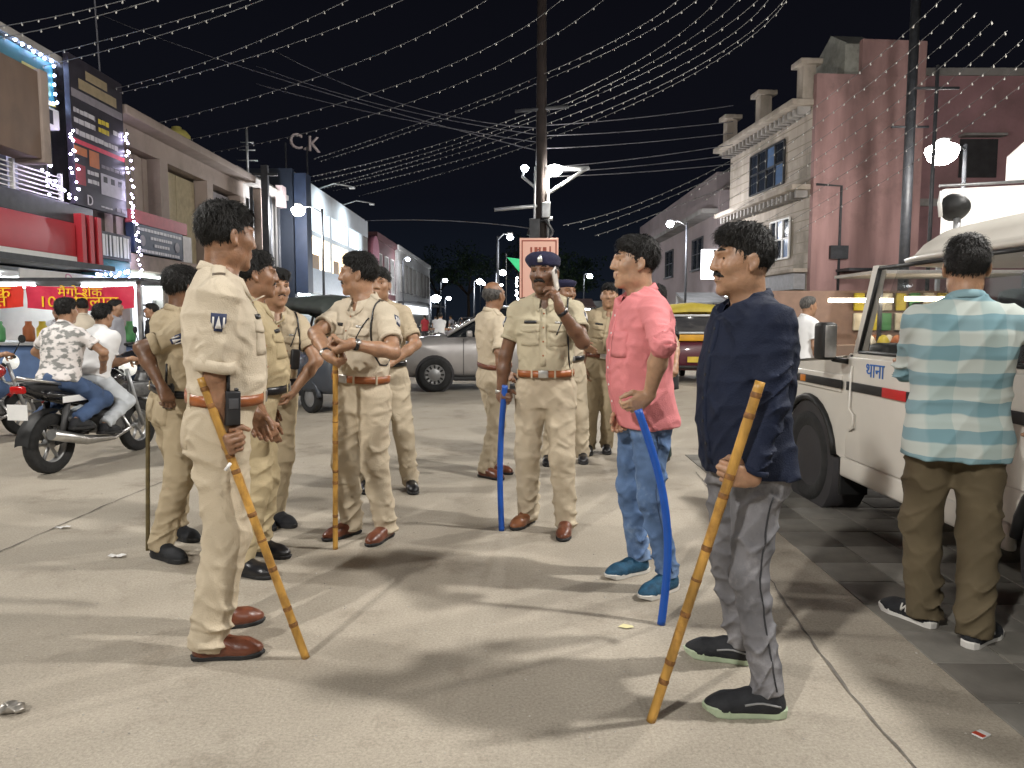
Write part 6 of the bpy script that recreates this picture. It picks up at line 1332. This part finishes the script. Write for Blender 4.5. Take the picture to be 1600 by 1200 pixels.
# ================================================================== the cast
def khv(k, c): return mk('khaki_shirt_' + k, c, .82, var=.09, scale=5, bump=.38, bscale=190, spec=.2, crease=.9, cscale=9)
KA, KB, KC = khv('pale', (.55, .475, .365)), khv('warm', (.49, .405, .285)), khv('yellowed', (.46, .375, .23))
OFF = 'police officers in khaki standing in the road'
BAM = mk('bamboo_cane', (.42, .23, .05), .38, var=.45, scale=22, bump=.15, bscale=90, stretch=(1, 1, .25), spec=.45, dirt=.85, dirtc=(.13, .05, .015), detail=6)
BLP = mk('blue_pvc_pipe', (.01, .075, .36), .42, var=.12, scale=10, spec=.45, dirt=.2, dirtc=(.02, .03, .08))
def cane(label, top, bot, r=.0165, m=BAM, name='bamboo_cane', bow=(0, 0, 0), nodes=9, group='canes held by the men'):
    top = np.array(top); bot = np.array(bot); root = V3(bot[0], bot[1], 0); n = 25; pts = []; rad = []
    for i in range(n * 2):
        t = i / (2 * n - 1); pts.append(top + (bot - top) * t + np.array(bow) * math.sin(PI * t) - root)
        kk = min(abs(((t * nodes + .37) % 1) - .5), .5); rad.append(r * ((1.0 + .09 * math.exp(-(kk / .035) ** 2)) if m is BAM else 1.0))
    o = MB().tube(pts, rad, 12).build(name, m, None, root); tag(o, label, 'stick', group)
    if m is BAM:
        for i in range(nodes):
            t = (i + .13 + .28 * math.sin(i * 2.7 + r * 900)) / nodes
            if t > .02: p = top + (bot - top) * t - root; MB().lathe([(r * 1.0, -.010), (r * 1.07, -.004), (r * 1.10, .001), (r * 1.01, .009)], p, bot - top, 12, cap=False).build('bamboo_node', mk('dark_bamboo_node', (.19, .085, .024), .6, var=.5, scale=60), o)
    return o
def grip(top, bot, t, d, right, up=True, off=.026):
    ax = nrm(np.array(bot) - np.array(top)); p = np.array(top) + (np.array(bot) - np.array(top)) * t
    d = nrm(np.array(d, float)); d = nrm(d - ax * np.dot(d, ax)); th = -ax if up else ax
    n = np.cross(th, d) if right else np.cross(d, th)
    return dict(w=p - d * .085 - n * off, d=tuple(d), th=tuple(th), pose='grip')
def radio(I, ang, dz=0, sc_=1.0, name='walkie_talkie'):
    b = I['o']; c_, s_ = math.cos(ang), math.sin(ang); D0 = I['F0'] if c_ > 0 else I['B0']; rad = ((abs(s_) / I['W0']) ** 2.4 + (abs(c_) / D0) ** 2.4) ** (-1 / 2.4)
    dv = I['F'] * c_ + I['L'] * s_; p = I['P'] + I['a'] * (I['tb'] + dz) + dv * (rad + .034); Rm = np.stack([nrm(np.cross(dv, I['a'])), nrm(dv), I['a']], 1)
    r = MB().box(p, (.056 * sc_, .036, .135 * sc_), Rm, .007).build(name, PLB, b)
    MB().tube([p + I['a'] * .06 + Rm[:, 0] * .016, p + I['a'] * .10 + Rm[:, 0] * .016, p + I['a'] * .19 + Rm[:, 0] * .016], [.008, .007, .005], 8).build('antenna', PLB, r)
    MB().lathe([(.008, 0), (.008, .012)], p + I['a'] * .066 - Rm[:, 0] * .014, I['a'], 10).build('volume_knob', PLB, r)
    MB().box(p + Rm[:, 1] * .019 + I['a'] * .02, (.036, .003, .04), Rm, .001).build('speaker_grille', mk('grey_plastic', (.06, .06, .065), .6), r)

# --- officer with his back turned, nearest on the left
st, sb = at(314, 590, 2.80), gp(478, 1028)
g1 = grip(st, sb, .335, (.55, -.55, -.6), True); g1['hint'] = (-.6, -.5, 0); g1['sleeve'] = .92
P1 = person('officer in khaki with his back half turned, brown belt, bamboo cane against his arm', (352, 320), [((300, 1030), (413, 1022)), ((322, 985), (402, 972))][::-1], 22, 48,
       {'r': g1, 'l': dict(w=at(392, 640, 3.35), hint=(-.5, .6, 0))}, OFF, dict(shirt=KA, trousers=KHT, sleeve=.92, shoe='brown'), skin='a', hair='full', belly=.035, wide=1.06, seed=1, pitch=-3,
       extra=lambda I: radio(I, 1.35, -.02))
cane('yellow bamboo cane leaning from the hand of the officer with his back turned', st, sb)
m = MB().tube([at(360, 724, 2.62), at(352, 735, 2.62)], .006, 8).build('paper_roll', WHT); tag(m, 'small white paper roll in the hand of the officer at the front', 'paper')

# --- officer behind him with a hand on his hip
P2 = person('officer in darker khaki with elbow bent behind the foremost officer, black belt', (283, 418), [((236, 868), (294, 882)), ((262, 838), (312, 848))][::-1], 50, 60,
       {'r': dict(w=at(252, 604, 4.05), hint=(-1, -.2, .0), pose='loose', th=(.5, .5, 0)), 'l': {}}, OFF, dict(shirt=KH2, trousers=KH2, sleeve=.80, belt=BLK, shoe='black_s'), skin='c', seed=2, wide=1.03, hdy=.02, extra=lambda I: radio(I, 2.2, -.01))
cane('thin dark cane standing behind the officer with his elbow bent', at(231, 640, 4.35), gp(231, 860), .012, mk('dark_cane', (.10, .075, .03), .5, var=.3, scale=20))
# --- officer whose profile shows between the others
P3 = person('officer in khaki seen in profile between two others, black belt over a round belly', (398, 394), [((372, 897), (418, 903)), ((398, 866), (446, 872))][::-1], 18, 25, {}, OFF,
       dict(shirt=KC, trousers=KC, belt=BLK, shoe='black', sleeve=.8), skin='a', hair='side', mous=.7, belly=.06, seed=3)
# --- officer with a hand in his pocket
P4 = person('officer in khaki with one hand in his pocket and a radio on his chest', (430, 421), [((420, 815), (462, 826)), ((395, 818), (428, 832))], 305, 312,
       {'l': dict(w=at(458, 612, 4.72), hint=(.9, .1, 0), pose='loose', th=(.3, -.6, 0)), 'r': {}}, OFF, dict(shirt=KB, trousers=KH2, belt=BLK, shoe='black_s', lanyard=-1), skin='b', hair='side', mous=.55, seed=4, pitch=-2,
       extra=lambda I: MB().box(I['N'] - I['a'] * .30 - I['L'] * .10 + I['F'] * .165, (.055, .035, .13), np.stack([I['L'], I['F'], I['a']], 1), .012).build('chest_radio', PLB, I['o']))
# --- officer in profile with both hands on a cane
st, sb = at(524, 548, 4.15), gp(524, 858)
P5 = person('officer in khaki turned to profile with both hands on an upright cane, orange-brown belt', (560, 397), [((560, 832), (507, 846)), ((612, 836), (574, 856))], 238, 182,
       {'l': dict(w=at(548, 537, 4.06), hint=(.8, .2, -.5), d=(-.85, -.1, -.45), th=(-.2, -.9, .2), pose='grip', watch=BLK), 'r': dict(w=at(512, 556, 4.15), hint=(-1, .1, .1), d=(.5, -.3, -.3), th=(.2, -.9, .4), pose='grip', watch=PLB)}, OFF,
       dict(shirt=KA, lanyard=-1, shoe='brown', sleeve=.68, roll=False), skin='b', hair='full', mous=.9, belly=.03, seed=5, wide=1.02)
cane('yellow bamboo cane standing upright under the hands of the officer in profile', st, sb, .0155)
# --- officer hidden behind him
P6 = person('officer with hands on hips half hidden behind the officer in profile, black boots', (592, 420), [((573, 752), (572, 785)), ((634, 752), (655, 786))], 275, 268,
       {'l': dict(w=at(610, 568, 5.55), hint=(1, .2, 0), pose='loose'), 'r': dict(w=at(545, 568, 5.55), hint=(-1, .2, 0), pose='loose')}, OFF, dict(shirt=KB, trousers=KHT, belt=BLK, shoe='black', sleeve=.75, lanyard=1), skin='b', seed=6)
# --- balding officer, back view
P7 = person('balding officer in khaki standing with his back to the grey car', (772, 440), [((748, 744), (788, 751)), ((764, 736), (800, 742))][::-1], 30, 52,
       {'r': dict(w=at(786, 598, 6.0), hint=(-.3, -.8, 0), pose='loose', watch=STEEL, sleeve=.95), 'l': dict(w=at(800, 598, 6.25), hint=(-.3, .8, 0))}, OFF, dict(sleeve=.9, shoe='brown', belt=BRS), skin='a', hair='bald', seed=7, belly=.03)
# --- officer with beret on the phone
def p8x(I):
    T, hs, RH, b = I['T'], I['hs'], I['RH'], I['o']
    S = Sdf(2); S.ell(T((0, -.012, .052)), np.array((.088, .108, .034)) * hs, RH, .02); S.ell(T((.014, -.014, .082)), np.array((.102, .118, .050)) * hs, RH, .03); S.wr = (.003, 40, 2.)
    be = link('beret', np_mesh('beret', [S.verts(.0055)]), mk('navy_felt', (.012, .012, .04), .85, var=.2, scale=30, bump=.3, bscale=300), b)
    S2 = Sdf(); S2.p = S.p
    f = RH[:, 1]; u = RH[:, 2]; r = RH[:, 0]
    patch(S2, T((-.012, .22, .080)), r, u, .026, .044, -f, .006, 5, 5, mask=lambda a_, b_: (a_ * (1 - 1.5 * max(0, b_)), b_)).build('cap_badge', mk('silver_badge', (.75, .75, .72), .3, metal=.7), be)
    p = T((-.092, .060, -.040)); Rm = np.stack([nrm(f * .86 - u * .5), nrm(r), nrm(u * .86 + f * .5)], 1)
    ph = MB().box(p, (.072, .009, .150), Rm, .004).build('phone', mk('phone_back', (.55, .52, .48), .25, var=.03, spec=.5), b)
    tag(ph); 
    MB().box(p - Rm[:, 1] * .006 + Rm[:, 2] * .05 - Rm[:, 0] * .018, (.024, .004, .03), Rm, .002).build('camera_bump', PLB, ph)
st, sb = at(789, 602, 4.62), gp(784, 829)
g8 = grip(st, sb, .18, (.15, -.75, -.6), True); g8['hint'] = (-.8, .5, 0); g8['watch'] = STEEL
P8 = person('officer in navy beret talking on a phone, orange-brown belt, blue pipe in his other hand', (850, 396), [((836, 812), (796, 832)), ((888, 822), (876, 854))], 262, 248,
       {'r': g8, 'l': dict(w=at(874, 482, 4.36), hint=(.35, -.45, -.85), d=(-.22, .10, 1), th=(.2, .75, .1), pose='phone', watch=BLK)}, OFF, dict(shirt=mk('khaki_olive_shirt', (.47, .415, .295), .82, var=.06, scale=5, bump=.38, bscale=190, spec=.2, crease=.9, cscale=9), shoe=('brown', 'tan'), lanyard=-1, roll=False), skin='c', hair='cap', mous=1.25, seed=8, belly=.02, extra=p8x)
cane('dark blue plastic pipe hanging from the hand of the officer on the phone', st, sb, .019, BLP, 'blue_pipe', (-.02, 0, 0))
# --- officer behind him with a peaked cap
def p9x(I):
    T, hs, RH, b = I['T'], I['hs'], I['RH'], I['o']; S = Sdf(2); S.ell(T((0, -.012, .062)), np.array((.084, .103, .034)) * hs, RH, .02); S.ell(T((0, -.01, .09)), np.array((.10, .112, .03)) * hs, RH, .03)
    link('cap', np_mesh('cap', [S.verts(.012)]), mk('navy_felt', (.012, .012, .04), .85), b)
P9 = person('officer in dark cap almost hidden behind the one on the phone, reaching out one hand', (884, 437), [((855, 716), (856, 736)), ((908, 712), (914, 734))], 290, 300,
       {'l': dict(w=at(905, 558, 6.3), hint=(.4, 0, -1), pose='flat', d=(.8, -.2, -.4), th=(0, -.4, .8)), 'r': {}}, OFF, dict(belt=BLK, shoe='black', sleeve=.7), skin='a', hair='cap', seed=9, extra=p9x)
# --- officer facing the camera behind the pink shirt
P10 = person('officer in brownish khaki facing the camera, beside the shoulder of the pink shirt', (952, 443), [((922, 700), (917, 720)), ((946, 698), (950, 718))], 262, 258, {}, OFF, dict(shirt=KH2, trousers=KH2, belt=BRS, shoe='black', sleeve=.7), skin='b', hair='side', seed=10)
# --- man in the pink shirt
PINK = mk('pink_chambray', (.66, .225, .235), .8, var=.07, scale=9, bump=.38, bscale=190, spec=.2, crease=.9, cscale=9)
JEAN = mk('light_blue_denim', (.10, .165, .30), .85, var=.25, dirt=.85, dirtc=(.30, .40, .55), scale=11, bump=.3, bscale=400, stretch=(1, 1, .6), spec=.2, crease=.9, cscale=9)
st, sb = at(997, 640, 3.34), gp(1033, 976)
P11 = person('man in pink shirt and light blue jeans seen in profile, hand on a blue pipe', (993, 372), [((1008, 893), (950, 905)), ((1052, 920), (1004, 938))], 190, 184,
       {'l': dict(w=at(1014, 618, 3.40), hint=(0.02, -1, -.1), d=(-.75, -.2, -.5), th=(-.3, -.2, .8), pose='rest', sleeve=1.02), 'r': dict(w=at(975, 640, 3.75), hint=(.6, .6, 0), sleeve=1.0)}, None,
       dict(shirt=PINK, trousers=JEAN, tucked=False, hem=-.10, police=False, belt=None, shoe='sneak_blue', roll=True, pocket=True, leg=.82, seam=mk('dark_denim_seam', (.05, .08, .15), .85)), skin='d', hair='full', seed=11, belly=.02, pitch=2)
cane('bright blue bent plastic pipe under the hand of the man in pink', st, sb, .0185, BLP, 'blue_pipe', (.075, 0, 0))
# --- man in dark clothes behind him
P12 = person('man in black shirt and dark green trousers behind the pink shirt, phone in hand', (1024, 446), [((1034, 728), (1014, 738)), ((1046, 716), (1026, 728))], 205, 215,
       {'l': dict(w=at(1058, 588, 6.2), hint=(.8, 0, -.3), d=(-.2, -.5, -.6), pose='loose'), 'r': {}}, None, dict(shirt=mk('black_cotton', (.02, .02, .022), .85), trousers=mk('dark_green_cloth', (.03, .045, .04), .85), police=False, tucked=False, belt=None, shoe='black_s', sleeve=.7, roll=False), skin='b', seed=12)
# --- man in the navy shirt
NAVY = mk('navy_cotton', (.0075, .012, .030), .78, var=.15, scale=6, bump=.38, bscale=190, spec=.25, crease=.9, cscale=9)
GJE = mk('grey_denim', (.15, .147, .156), .85, var=.30, dirt=.9, dirtc=(.36, .35, .36), scale=11, bump=.3, bscale=400, stretch=(1, 1, .55), spec=.2, crease=.9, cscale=9)
st, sb = at(1188, 596, 2.34), gp(1017, 1127)
g13 = grip(st, sb, .36, (-.85, -.25, -.25), False); g13['hint'] = (.9, -.25, -.1); g13['sleeve'] = 1.92
def p13x(I):
    S0, El = I['ARM'][1][2], I['ARM'][1][3]
P13 = person('man in navy shirt and grey jeans seen in profile, holding a long bamboo cane', (1162, 356), [((1172, 1036), (1078, 1022)), ((1222, 1118), (1104, 1112))], 192, 183,
       {'l': g13, 'r': dict(w=at(1150, 745, 3.05), hint=(.5, .8, 0), sleeve=1.8)}, None, dict(shirt=NAVY, trousers=GJE, tucked=False, hem=-.085, police=False, belt=None, shoe='sneak_b', roll=False, sleeve=1.9, button=PLB, leg=.80, seam=mk('black_seam', (.03, .03, .033), .85), jaw=1.12, wr=.008), skin='b', hair='quiff', mous=1.0, seed=13, belly=.02, wide=1.0)
cane('long reddish bamboo cane slanting from the hand of the man in navy', st, sb, .0165)
# --- man in white behind the jeep
P14 = person('man in white shirt standing beyond the bonnet of the white jeep', (1264, 464), [((3.45, 8.9, 0), (3.7, 8.95, 0)), ((3.45, 9.1, 0), (3.7, 9.2, 0))], 15, 10, {}, None,
       dict(shirt=mk('white_cotton', (.72, .72, .72), .85, var=.04), trousers=mk('dark_grey_cloth', (.05, .05, .055), .85), police=False, belt=None, tucked=False, shoe='black', sleeve=.7, roll=False, grey=True), skin='b', hair='side', seed=14)
# --- man in the checked shirt at the jeep
def plaid():
    m = bpy.data.materials.new('teal_checked_cotton'); m.use_nodes = True; n = m.node_tree.nodes; l = m.node_tree.links; p = n['Principled BSDF']; p.inputs['Roughness'].default_value = .85; p.inputs['Specular IOR Level'].default_value = .2
    tc = n.new('ShaderNodeTexCoord'); sx = n.new('ShaderNodeSeparateXYZ')
    nz = n.new('ShaderNodeTexNoise'); nz.inputs['Scale'].default_value = 5; l.new(tc.outputs['Object'], nz.inputs['Vector'])
    ad = n.new('ShaderNodeVectorMath'); ad.operation = 'MULTIPLY_ADD'; l.new(nz.outputs['Color'], ad.inputs[0]); ad.inputs[1].default_value = (.05, .05, .05); l.new(tc.outputs['Object'], ad.inputs[2]); l.new(ad.outputs[0], sx.inputs[0])
    def band(out, per, ph, w):
        a = n.new('ShaderNodeMath'); a.operation = 'MULTIPLY_ADD'; a.inputs[1].default_value = 1 / per; a.inputs[2].default_value = ph; l.new(out, a.inputs[0])
        b = n.new('ShaderNodeMath'); b.operation = 'FRACT'; l.new(a.outputs[0], b.inputs[0])
        r = n.new('ShaderNodeValToRGB'); l.new(b.outputs[0], r.inputs[0]); e = r.color_ramp.elements; e[0].position = w - .03; e[1].position = w + .03; e[0].color = (0, 0, 0, 1); e[1].color = (1, 1, 1, 1); return r.outputs[0]
    z = band(sx.outputs[2], .118, .1, .50); x = band(sx.outputs[0], .17, .3, .5)
    m1 = n.new('ShaderNodeMixRGB'); m1.inputs[1].default_value = (.43, .47, .44, 1); m1.inputs[2].default_value = (.19, .295, .325, 1); l.new(z, m1.inputs[0])
    m2 = n.new('ShaderNodeMixRGB'); m2.blend_type = 'MULTIPLY'; m2.inputs[2].default_value = (.62, .78, .82, 1)
    q = n.new('ShaderNodeMath'); q.operation = 'MULTIPLY'; q.inputs[1].default_value = .55; l.new(x, q.inputs[0]); l.new(q.outputs[0], m2.inputs[0]); l.new(m1.outputs[0], m2.inputs[1]); l.new(m2.outputs[0], p.inputs['Base Color']); return m
P15 = person('man in teal and white checked shirt with his back turned at the jeep door', (1512, 373), [((1452, 980), (1384, 952)), ((1512, 1014), (1556, 990))], 72, 66,
       {'r': dict(w=at(1650, 640, 2.95), hint=(.5, -.6, -.3), sleeve=1.05), 'l': dict(w=at(1420, 560, 3.55), hint=(-.3, -.2, -1), pose='flat', sleeve=1.3)}, None,
       dict(shirt=plaid(), trousers=mk('brown_chino', (.10, .077, .043), .85, var=.1, bump=.2, bscale=400), tucked=False, hem=-.13, police=False, belt=None, shoe='sneak_w', roll=True, sleeve=1.0, wr=.010, leg=1.05), skin='b', hair='quiff', seed=15, wide=1.0)
# white letter mark on his shoes: part of the shoe
# ================================================================== riders and passers-by
def local(o, x, y, z):
    a = o.rotation_euler.z; k = o.scale[0]; c, s = math.cos(a) * k, math.sin(a) * k; z = z * k; return V3(o.location.x + c * x - s * y, o.location.y + s * x + c * y, z)
def rider(label, B, y0, shirt, trousers, seed, front=True, skin='b', hair='full', H=1.58, hands=True, shoe='black_s', look=0, group='riders on motorcycles', **kw):
    deg = 90 + math.degrees(B.rotation_euler.z); ft = []
    for sx in (-1, 1):
        yy = -.05 if front else -.42; z = .31 if front else .41; ft.append((local(B, sx * .20, yy - .16, z), local(B, sx * .22, yy + .12, z - .02)))
    pel = local(B, 0, y0, .905); root = local(B, 0, y0, 0); hd = local(B, 0, y0 + (.24 if front else .14), .905 + (.70 if front else .745))
    if front: ar = {k: dict(w=local(B, sx * .36, .12, 1.05), hint=(0, 0, -1), d=tuple(local(B, sx * .36, .3, 1.0) - local(B, sx * .36, .12, 1.03)), th=tuple(local(B, -sx, 0, 0) - local(B, 0, 0, 0)), pose='grip') for k, sx in (('r', 1), ('l', -1))}
    else: ar = {k: dict(w=local(B, sx * .24, y0 + .30, .98), hint=tuple(local(B, sx, -.3, 0) - local(B, 0, 0, 0)), pose='relax') for k, sx in (('r', 1), ('l', -1))}
    return person(label, tuple(hd), ft, deg, deg + look, ar, group, dict(shirt=shirt, trousers=trousers, police=False, tucked=False, hem=-.06, belt=None, shoe=shoe, sleeve=.62, roll=False, placket=False, kneehint=tuple(3.0 * (local(B, 0, 1, 0) - local(B, 0, 0, 0)) + V3(0, 0, 3)), leg=.95), skin=skin, hair=hair, seed=seed, pelvis=pel, root=root, H=H, **kw)
WSH = mk('white_cotton', (.72, .72, .72), .85, var=.04)
def check_mat():
    m = mk('checked_pale_cotton', (.55, .52, .50), .85, var=.1); n = m.node_tree.nodes; l = m.node_tree.links; tc = n.new('ShaderNodeTexCoord'); mp = n.new('ShaderNodeMapping'); mp.inputs['Scale'].default_value = (9, 9, 15); l.new(tc.outputs['Object'], mp.inputs[0])
    w = n.new('ShaderNodeTexNoise'); w.inputs['Scale'].default_value = 1.6; w.inputs['Detail'].default_value = 2; l.new(mp.outputs[0], w.inputs['Vector']); r = n.new('ShaderNodeValToRGB'); e = r.color_ramp.elements; e[0].position = .42; e[1].position = .52; e[0].color = (.22, .22, .21, 1); e[1].color = (.68, .64, .62, 1); l.new(w.outputs[0], r.inputs[0]); l.new(r.outputs[0], n['Principled BSDF'].inputs['Base Color']); return m
LJ = mk('pale_washed_denim', (.52, .55, .58), .85, var=.15, scale=5); BJ = mk('blue_denim', (.05, .085, .17), .85, var=.3, scale=5)
MB1.scale = (.94, .94, .94)
rider('rider in white shirt and pale jeans steering the black motorcycle', MB1, -.06, WSH, LJ, 21, True, look=-8)
rider('pillion rider in grey and white patterned shirt and blue jeans', MB1, -.46, check_mat(), BJ, 22, False, look=-5)
MB2 = motorbike('red motorcycle half out of the picture at the left edge', mk('red_paint', (.42, .02, .02), .25, coat=.5), -5.95, 8.1, -12)
MB2.scale = (.94, .94, .94)
rider('rider in pale cyan shirt at the left edge', MB2, -.10, mk('pale_cyan_cotton', (.45, .66, .66), .85), BJ, 23, True)
MB3 = motorbike('dark motorcycle parked beyond the two riders', BKP, -5.35, 10.2, -35)
# people at the juice stall
def stander(label, x, y, psi, H, shirt, trousers, seed, skin='b', hair='side', group='people near the shops', tucked=False, **kw):
    F = rotz(math.radians(psi)); R = V3(F[1], -F[0], 0); c = V3(x, y, 0); f = [(c + R * s * .10 - F * .12, c + R * s * .13 + F * .14) for s in (-1, 1)]
    return person(label, (x, y, H), f, psi, psi, {}, group, dict(shirt=shirt, trousers=trousers, police=False, tucked=tucked, belt=None, shoe='black', sleeve=.66, roll=False, placket=False), skin=skin, hair=hair, seed=seed, **kw)
GSH = mk('grey_cotton', (.30, .30, .33), .85); BSH = mk('black_cotton', (.02, .02, .022), .85); DTR = mk('dark_grey_cloth', (.05, .05, .055), .85); RSH = mk('red_cotton', (.40, .04, .05), .85)
stander('man in pale grey shirt standing under the white upright sign', -5.95, 11.1, 20, 1.66, GSH, DTR, 31)
stander('man in black shirt standing near the shop beside the bent-elbow officer', -5.75, 11.8, 200, 1.62, BSH, DTR, 32)
stander('customer in cream shirt at the corner post of the juice stall', -6.5, 11.2, 120, 1.68, mk('cream_cotton', (.55, .48, .38), .85), DTR, 33)
stander('juice seller in white shirt behind the stall counter', -8.2, 13.35, 270, 1.62, WSH, DTR, 34)
w = stander('man in orange shirt at the counter of the snack stall', 6.9, 12.6, 90, 1.64, mk('orange_cotton', (.5, .2, .05), .85), DTR, 35)
# traffic down the street
SC = motorbike('scooter-sized motorcycle ridden away down the street left of the grey car', BKP, -2.55, 26, -4)
rider('rider in white shirt seen from behind far down the street', SC, -.06, WSH, DTR, 36, True)
spots = [(-6.2, 24, -60), (-6.4, 26.2, -55), (-6.6, 28.5, -62), (-6.9, 31.5, -58), (-4.9, 34, -10), (-3.2, 38, 5), (-1.2, 36, -8), (1.2, 41, 175), (3.6, 30, -70), (-7.6, 21.5, -60)]
labs = ['motorcycle parked first in the row by the old building', 'motorcycle parked second in the row by the old building', 'motorcycle parked third in the row before the showroom', 'motorcycle parked at the end of the row before the showroom', 'distant motorcycle in the left lane', 'distant motorcycle behind the grey car roof', 'distant motorcycle left of the utility pole', 'distant motorcycle coming right of the pole', 'motorcycle parked in front of the market sheds', 'motorcycle parked against the kerb under the navy signboard']
for (x, y, d), lb_ in zip(spots, labs):
    c = copy_tree(MB3); place(c, x, y, d); tag(c, lb_, 'motorcycle', 'motorcycles in the street')
far = [(w['o'], [(-7.4, 25, 0), (-5.2, 44, 20), (1.9, 33, 40), (4.4, 44, 0), (-3.9, 47, 60), (5.6, 36, 80)])]
fl_ = ['walker by the kerb before the old building', 'walker far down the left side of the street', 'walker right of the orange signboard', 'walker before the market sheds', 'walker in the far middle of the street', 'walker beside the blue tarpaulin shed']
for src, ps in far:
    for (x, y, d), lab in zip(ps, fl_):
        c = copy_tree(src); c.location = (x, y, 0); c.rotation_euler = (0, 0, math.radians(d)); tag(c, lab, 'person', 'distant walkers')
        for ch in c.children:
            if ch.name.startswith(('shirt', 'collar', 'sleeve_cuff')):
                ch.data = ch.data.copy(); ch.data.materials[0] = [RSH, WSH, BSH, GSH][int(abs(x) * 10) % 4]
for i_, (x, y, d, lab) in enumerate(((-5.9, 47, -6, 'distant motorcycle before the pink arch shop'), (-4.1, 53, 4, 'distant motorcycle ahead of the pink arch shop'), (-2.3, 57, 176, 'distant oncoming motorcycle in mid road'), (.2, 52, 170, 'distant oncoming motorcycle near the pole foot'), (2.4, 61, -5, 'distant motorcycle before the brown shed'), (-6.8, 62, -50, 'distant motorcycle parked by the dark red building'), (-7.3, 68, -50, 'distant motorcycle parked by the grey windowed building'), (-1.0, 70, 0, 'farthest motorcycle in mid road'))):
    c = copy_tree(MB3); place(c, x, y, d); tag(c, lab, 'motorcycle', 'motorcycles in the street')
for i_, (x, y, d, lab) in enumerate(((-6.5, 36, 30, 'walker beside the showroom'), (-5.7, 55, 0, 'walker before the pink arch shop'), (-6.2, 60, 90, 'walker before the dark red building'), (-3.0, 62, 10, 'walker far off in mid road'), (3.0, 48, 60, 'walker before the brown market shed'), (.9, 66, 0, 'farthest walker near the road end'), (-7.0, 40, 200, 'walker under the showroom windows'), (-4.6, 68, 40, 'walker at the far left lane'))):
    c = copy_tree(w['o']); c.location = (x, y, 0); c.rotation_euler = (0, 0, math.radians(d)); tag(c, lab, 'person', 'distant walkers')
    for ch in c.children:
        if ch.name.startswith(('shirt', 'collar', 'sleeve_cuff')): ch.data = ch.data.copy(); ch.data.materials[0] = [RSH, WSH, GSH, BSH][i_ % 4]
for (x, y, d, lab) in ((-4.4, 72, 178, 'far car coming down the left lane'), (1.6, 80, 0, 'far car near the end of the road')):
    c = copy_tree([o for o in col.objects if o.name == 'hatchback_car'][0]); place(c, x, y, d); tag(c, lab, 'car', 'far cars')
# litter on the road
def litter(label, px, py, kind):
    p = gp(px, py); o = None; rs = np.random.RandomState(px)
    if kind == 'paper':
        m = MB(); n = 7; V = [(.045 * (i - 3) / 3, .02 * (j - 1), .006 + .012 * rs.rand()) for i in range(n) for j in range(3)]; m.add(V, [(i * 3 + j, (i + 1) * 3 + j, (i + 1) * 3 + j + 1, i * 3 + j + 1) for i in range(n - 1) for j in range(2)]); o = m.build('paper_scrap', WHP, None, p)
    if kind == 'leaf':
        m = MB(); m.add([(-.035, 0, .006), (-.01, .018, .012), (.03, .008, .008), (.035, -.006, .006), (0, -.018, .006)], [(0, 1, 2, 3, 4)]); o = m.build('yellow_wrapper', mk('pale_yellow', (.6, .55, .3), .6), None, p)
    if kind == 'crumple':
        S = Sdf(2); S.ell((0, 0, .018), (.05, .03, .02)); S.wr = (.012, 120, 3.); o = link('crumpled_foil', np_mesh('crumpled_foil', [S.verts(.004)]), mk('dull_foil', (.3, .28, .25), .35, metal=.5, var=.4, scale=40), None, p)
    if kind == 'packet':
        m = MB().box((0, 0, .006), (.05, .035, .006), None, .002); m.m = 1; m.box((-.012, 0, .0095), (.02, .034, .002)); o = m.build('wrapper', [WHP, mk('wrapper_red', (.5, .06, .03), .4)], None, p); o.rotation_euler = (0, 0, .5)
    tag(o, label, 'litter', 'litter on the road'); return o
litter('white paper scrap on the road left of the officers', 183, 871, 'paper'); litter('small yellow wrapper on the road near the bent blue pipe', 978, 981, 'leaf'); litter('crumpled foil at the left edge of the road', 18, 1113, 'crumple'); litter('red and white wrapper on the paving at the lower right', 1533, 1150, 'packet'); litter('pale paper scrap beside the long joint in the road', 98, 826, 'paper')

# grit and crumbs on the concrete
rs = np.random.RandomState(12); m = MB()
for k in range(900):
    y = 1.6 + 8 * rs.rand() ** 1.6; x = rs.uniform(-.72, .72) * y; r = rs.uniform(.0015, .0055) * (1 + .08 * y); q = rs.rand() * 6
    m.add([(x + r * math.cos(q + t), y + r * math.sin(q + t) * rs.uniform(.6, 1), .0005) for t in (0, 2.1, 4.2)] + [(x, y, r * .9)], [(0, 1, 3), (1, 2, 3), (2, 0, 3)])
tag(m.build('grit', mk('pale_grit', (.40, .37, .33), .9, var=.5, scale=9)), 'loose grit and crumbs scattered over the concrete', 'grit', None, 'stuff')
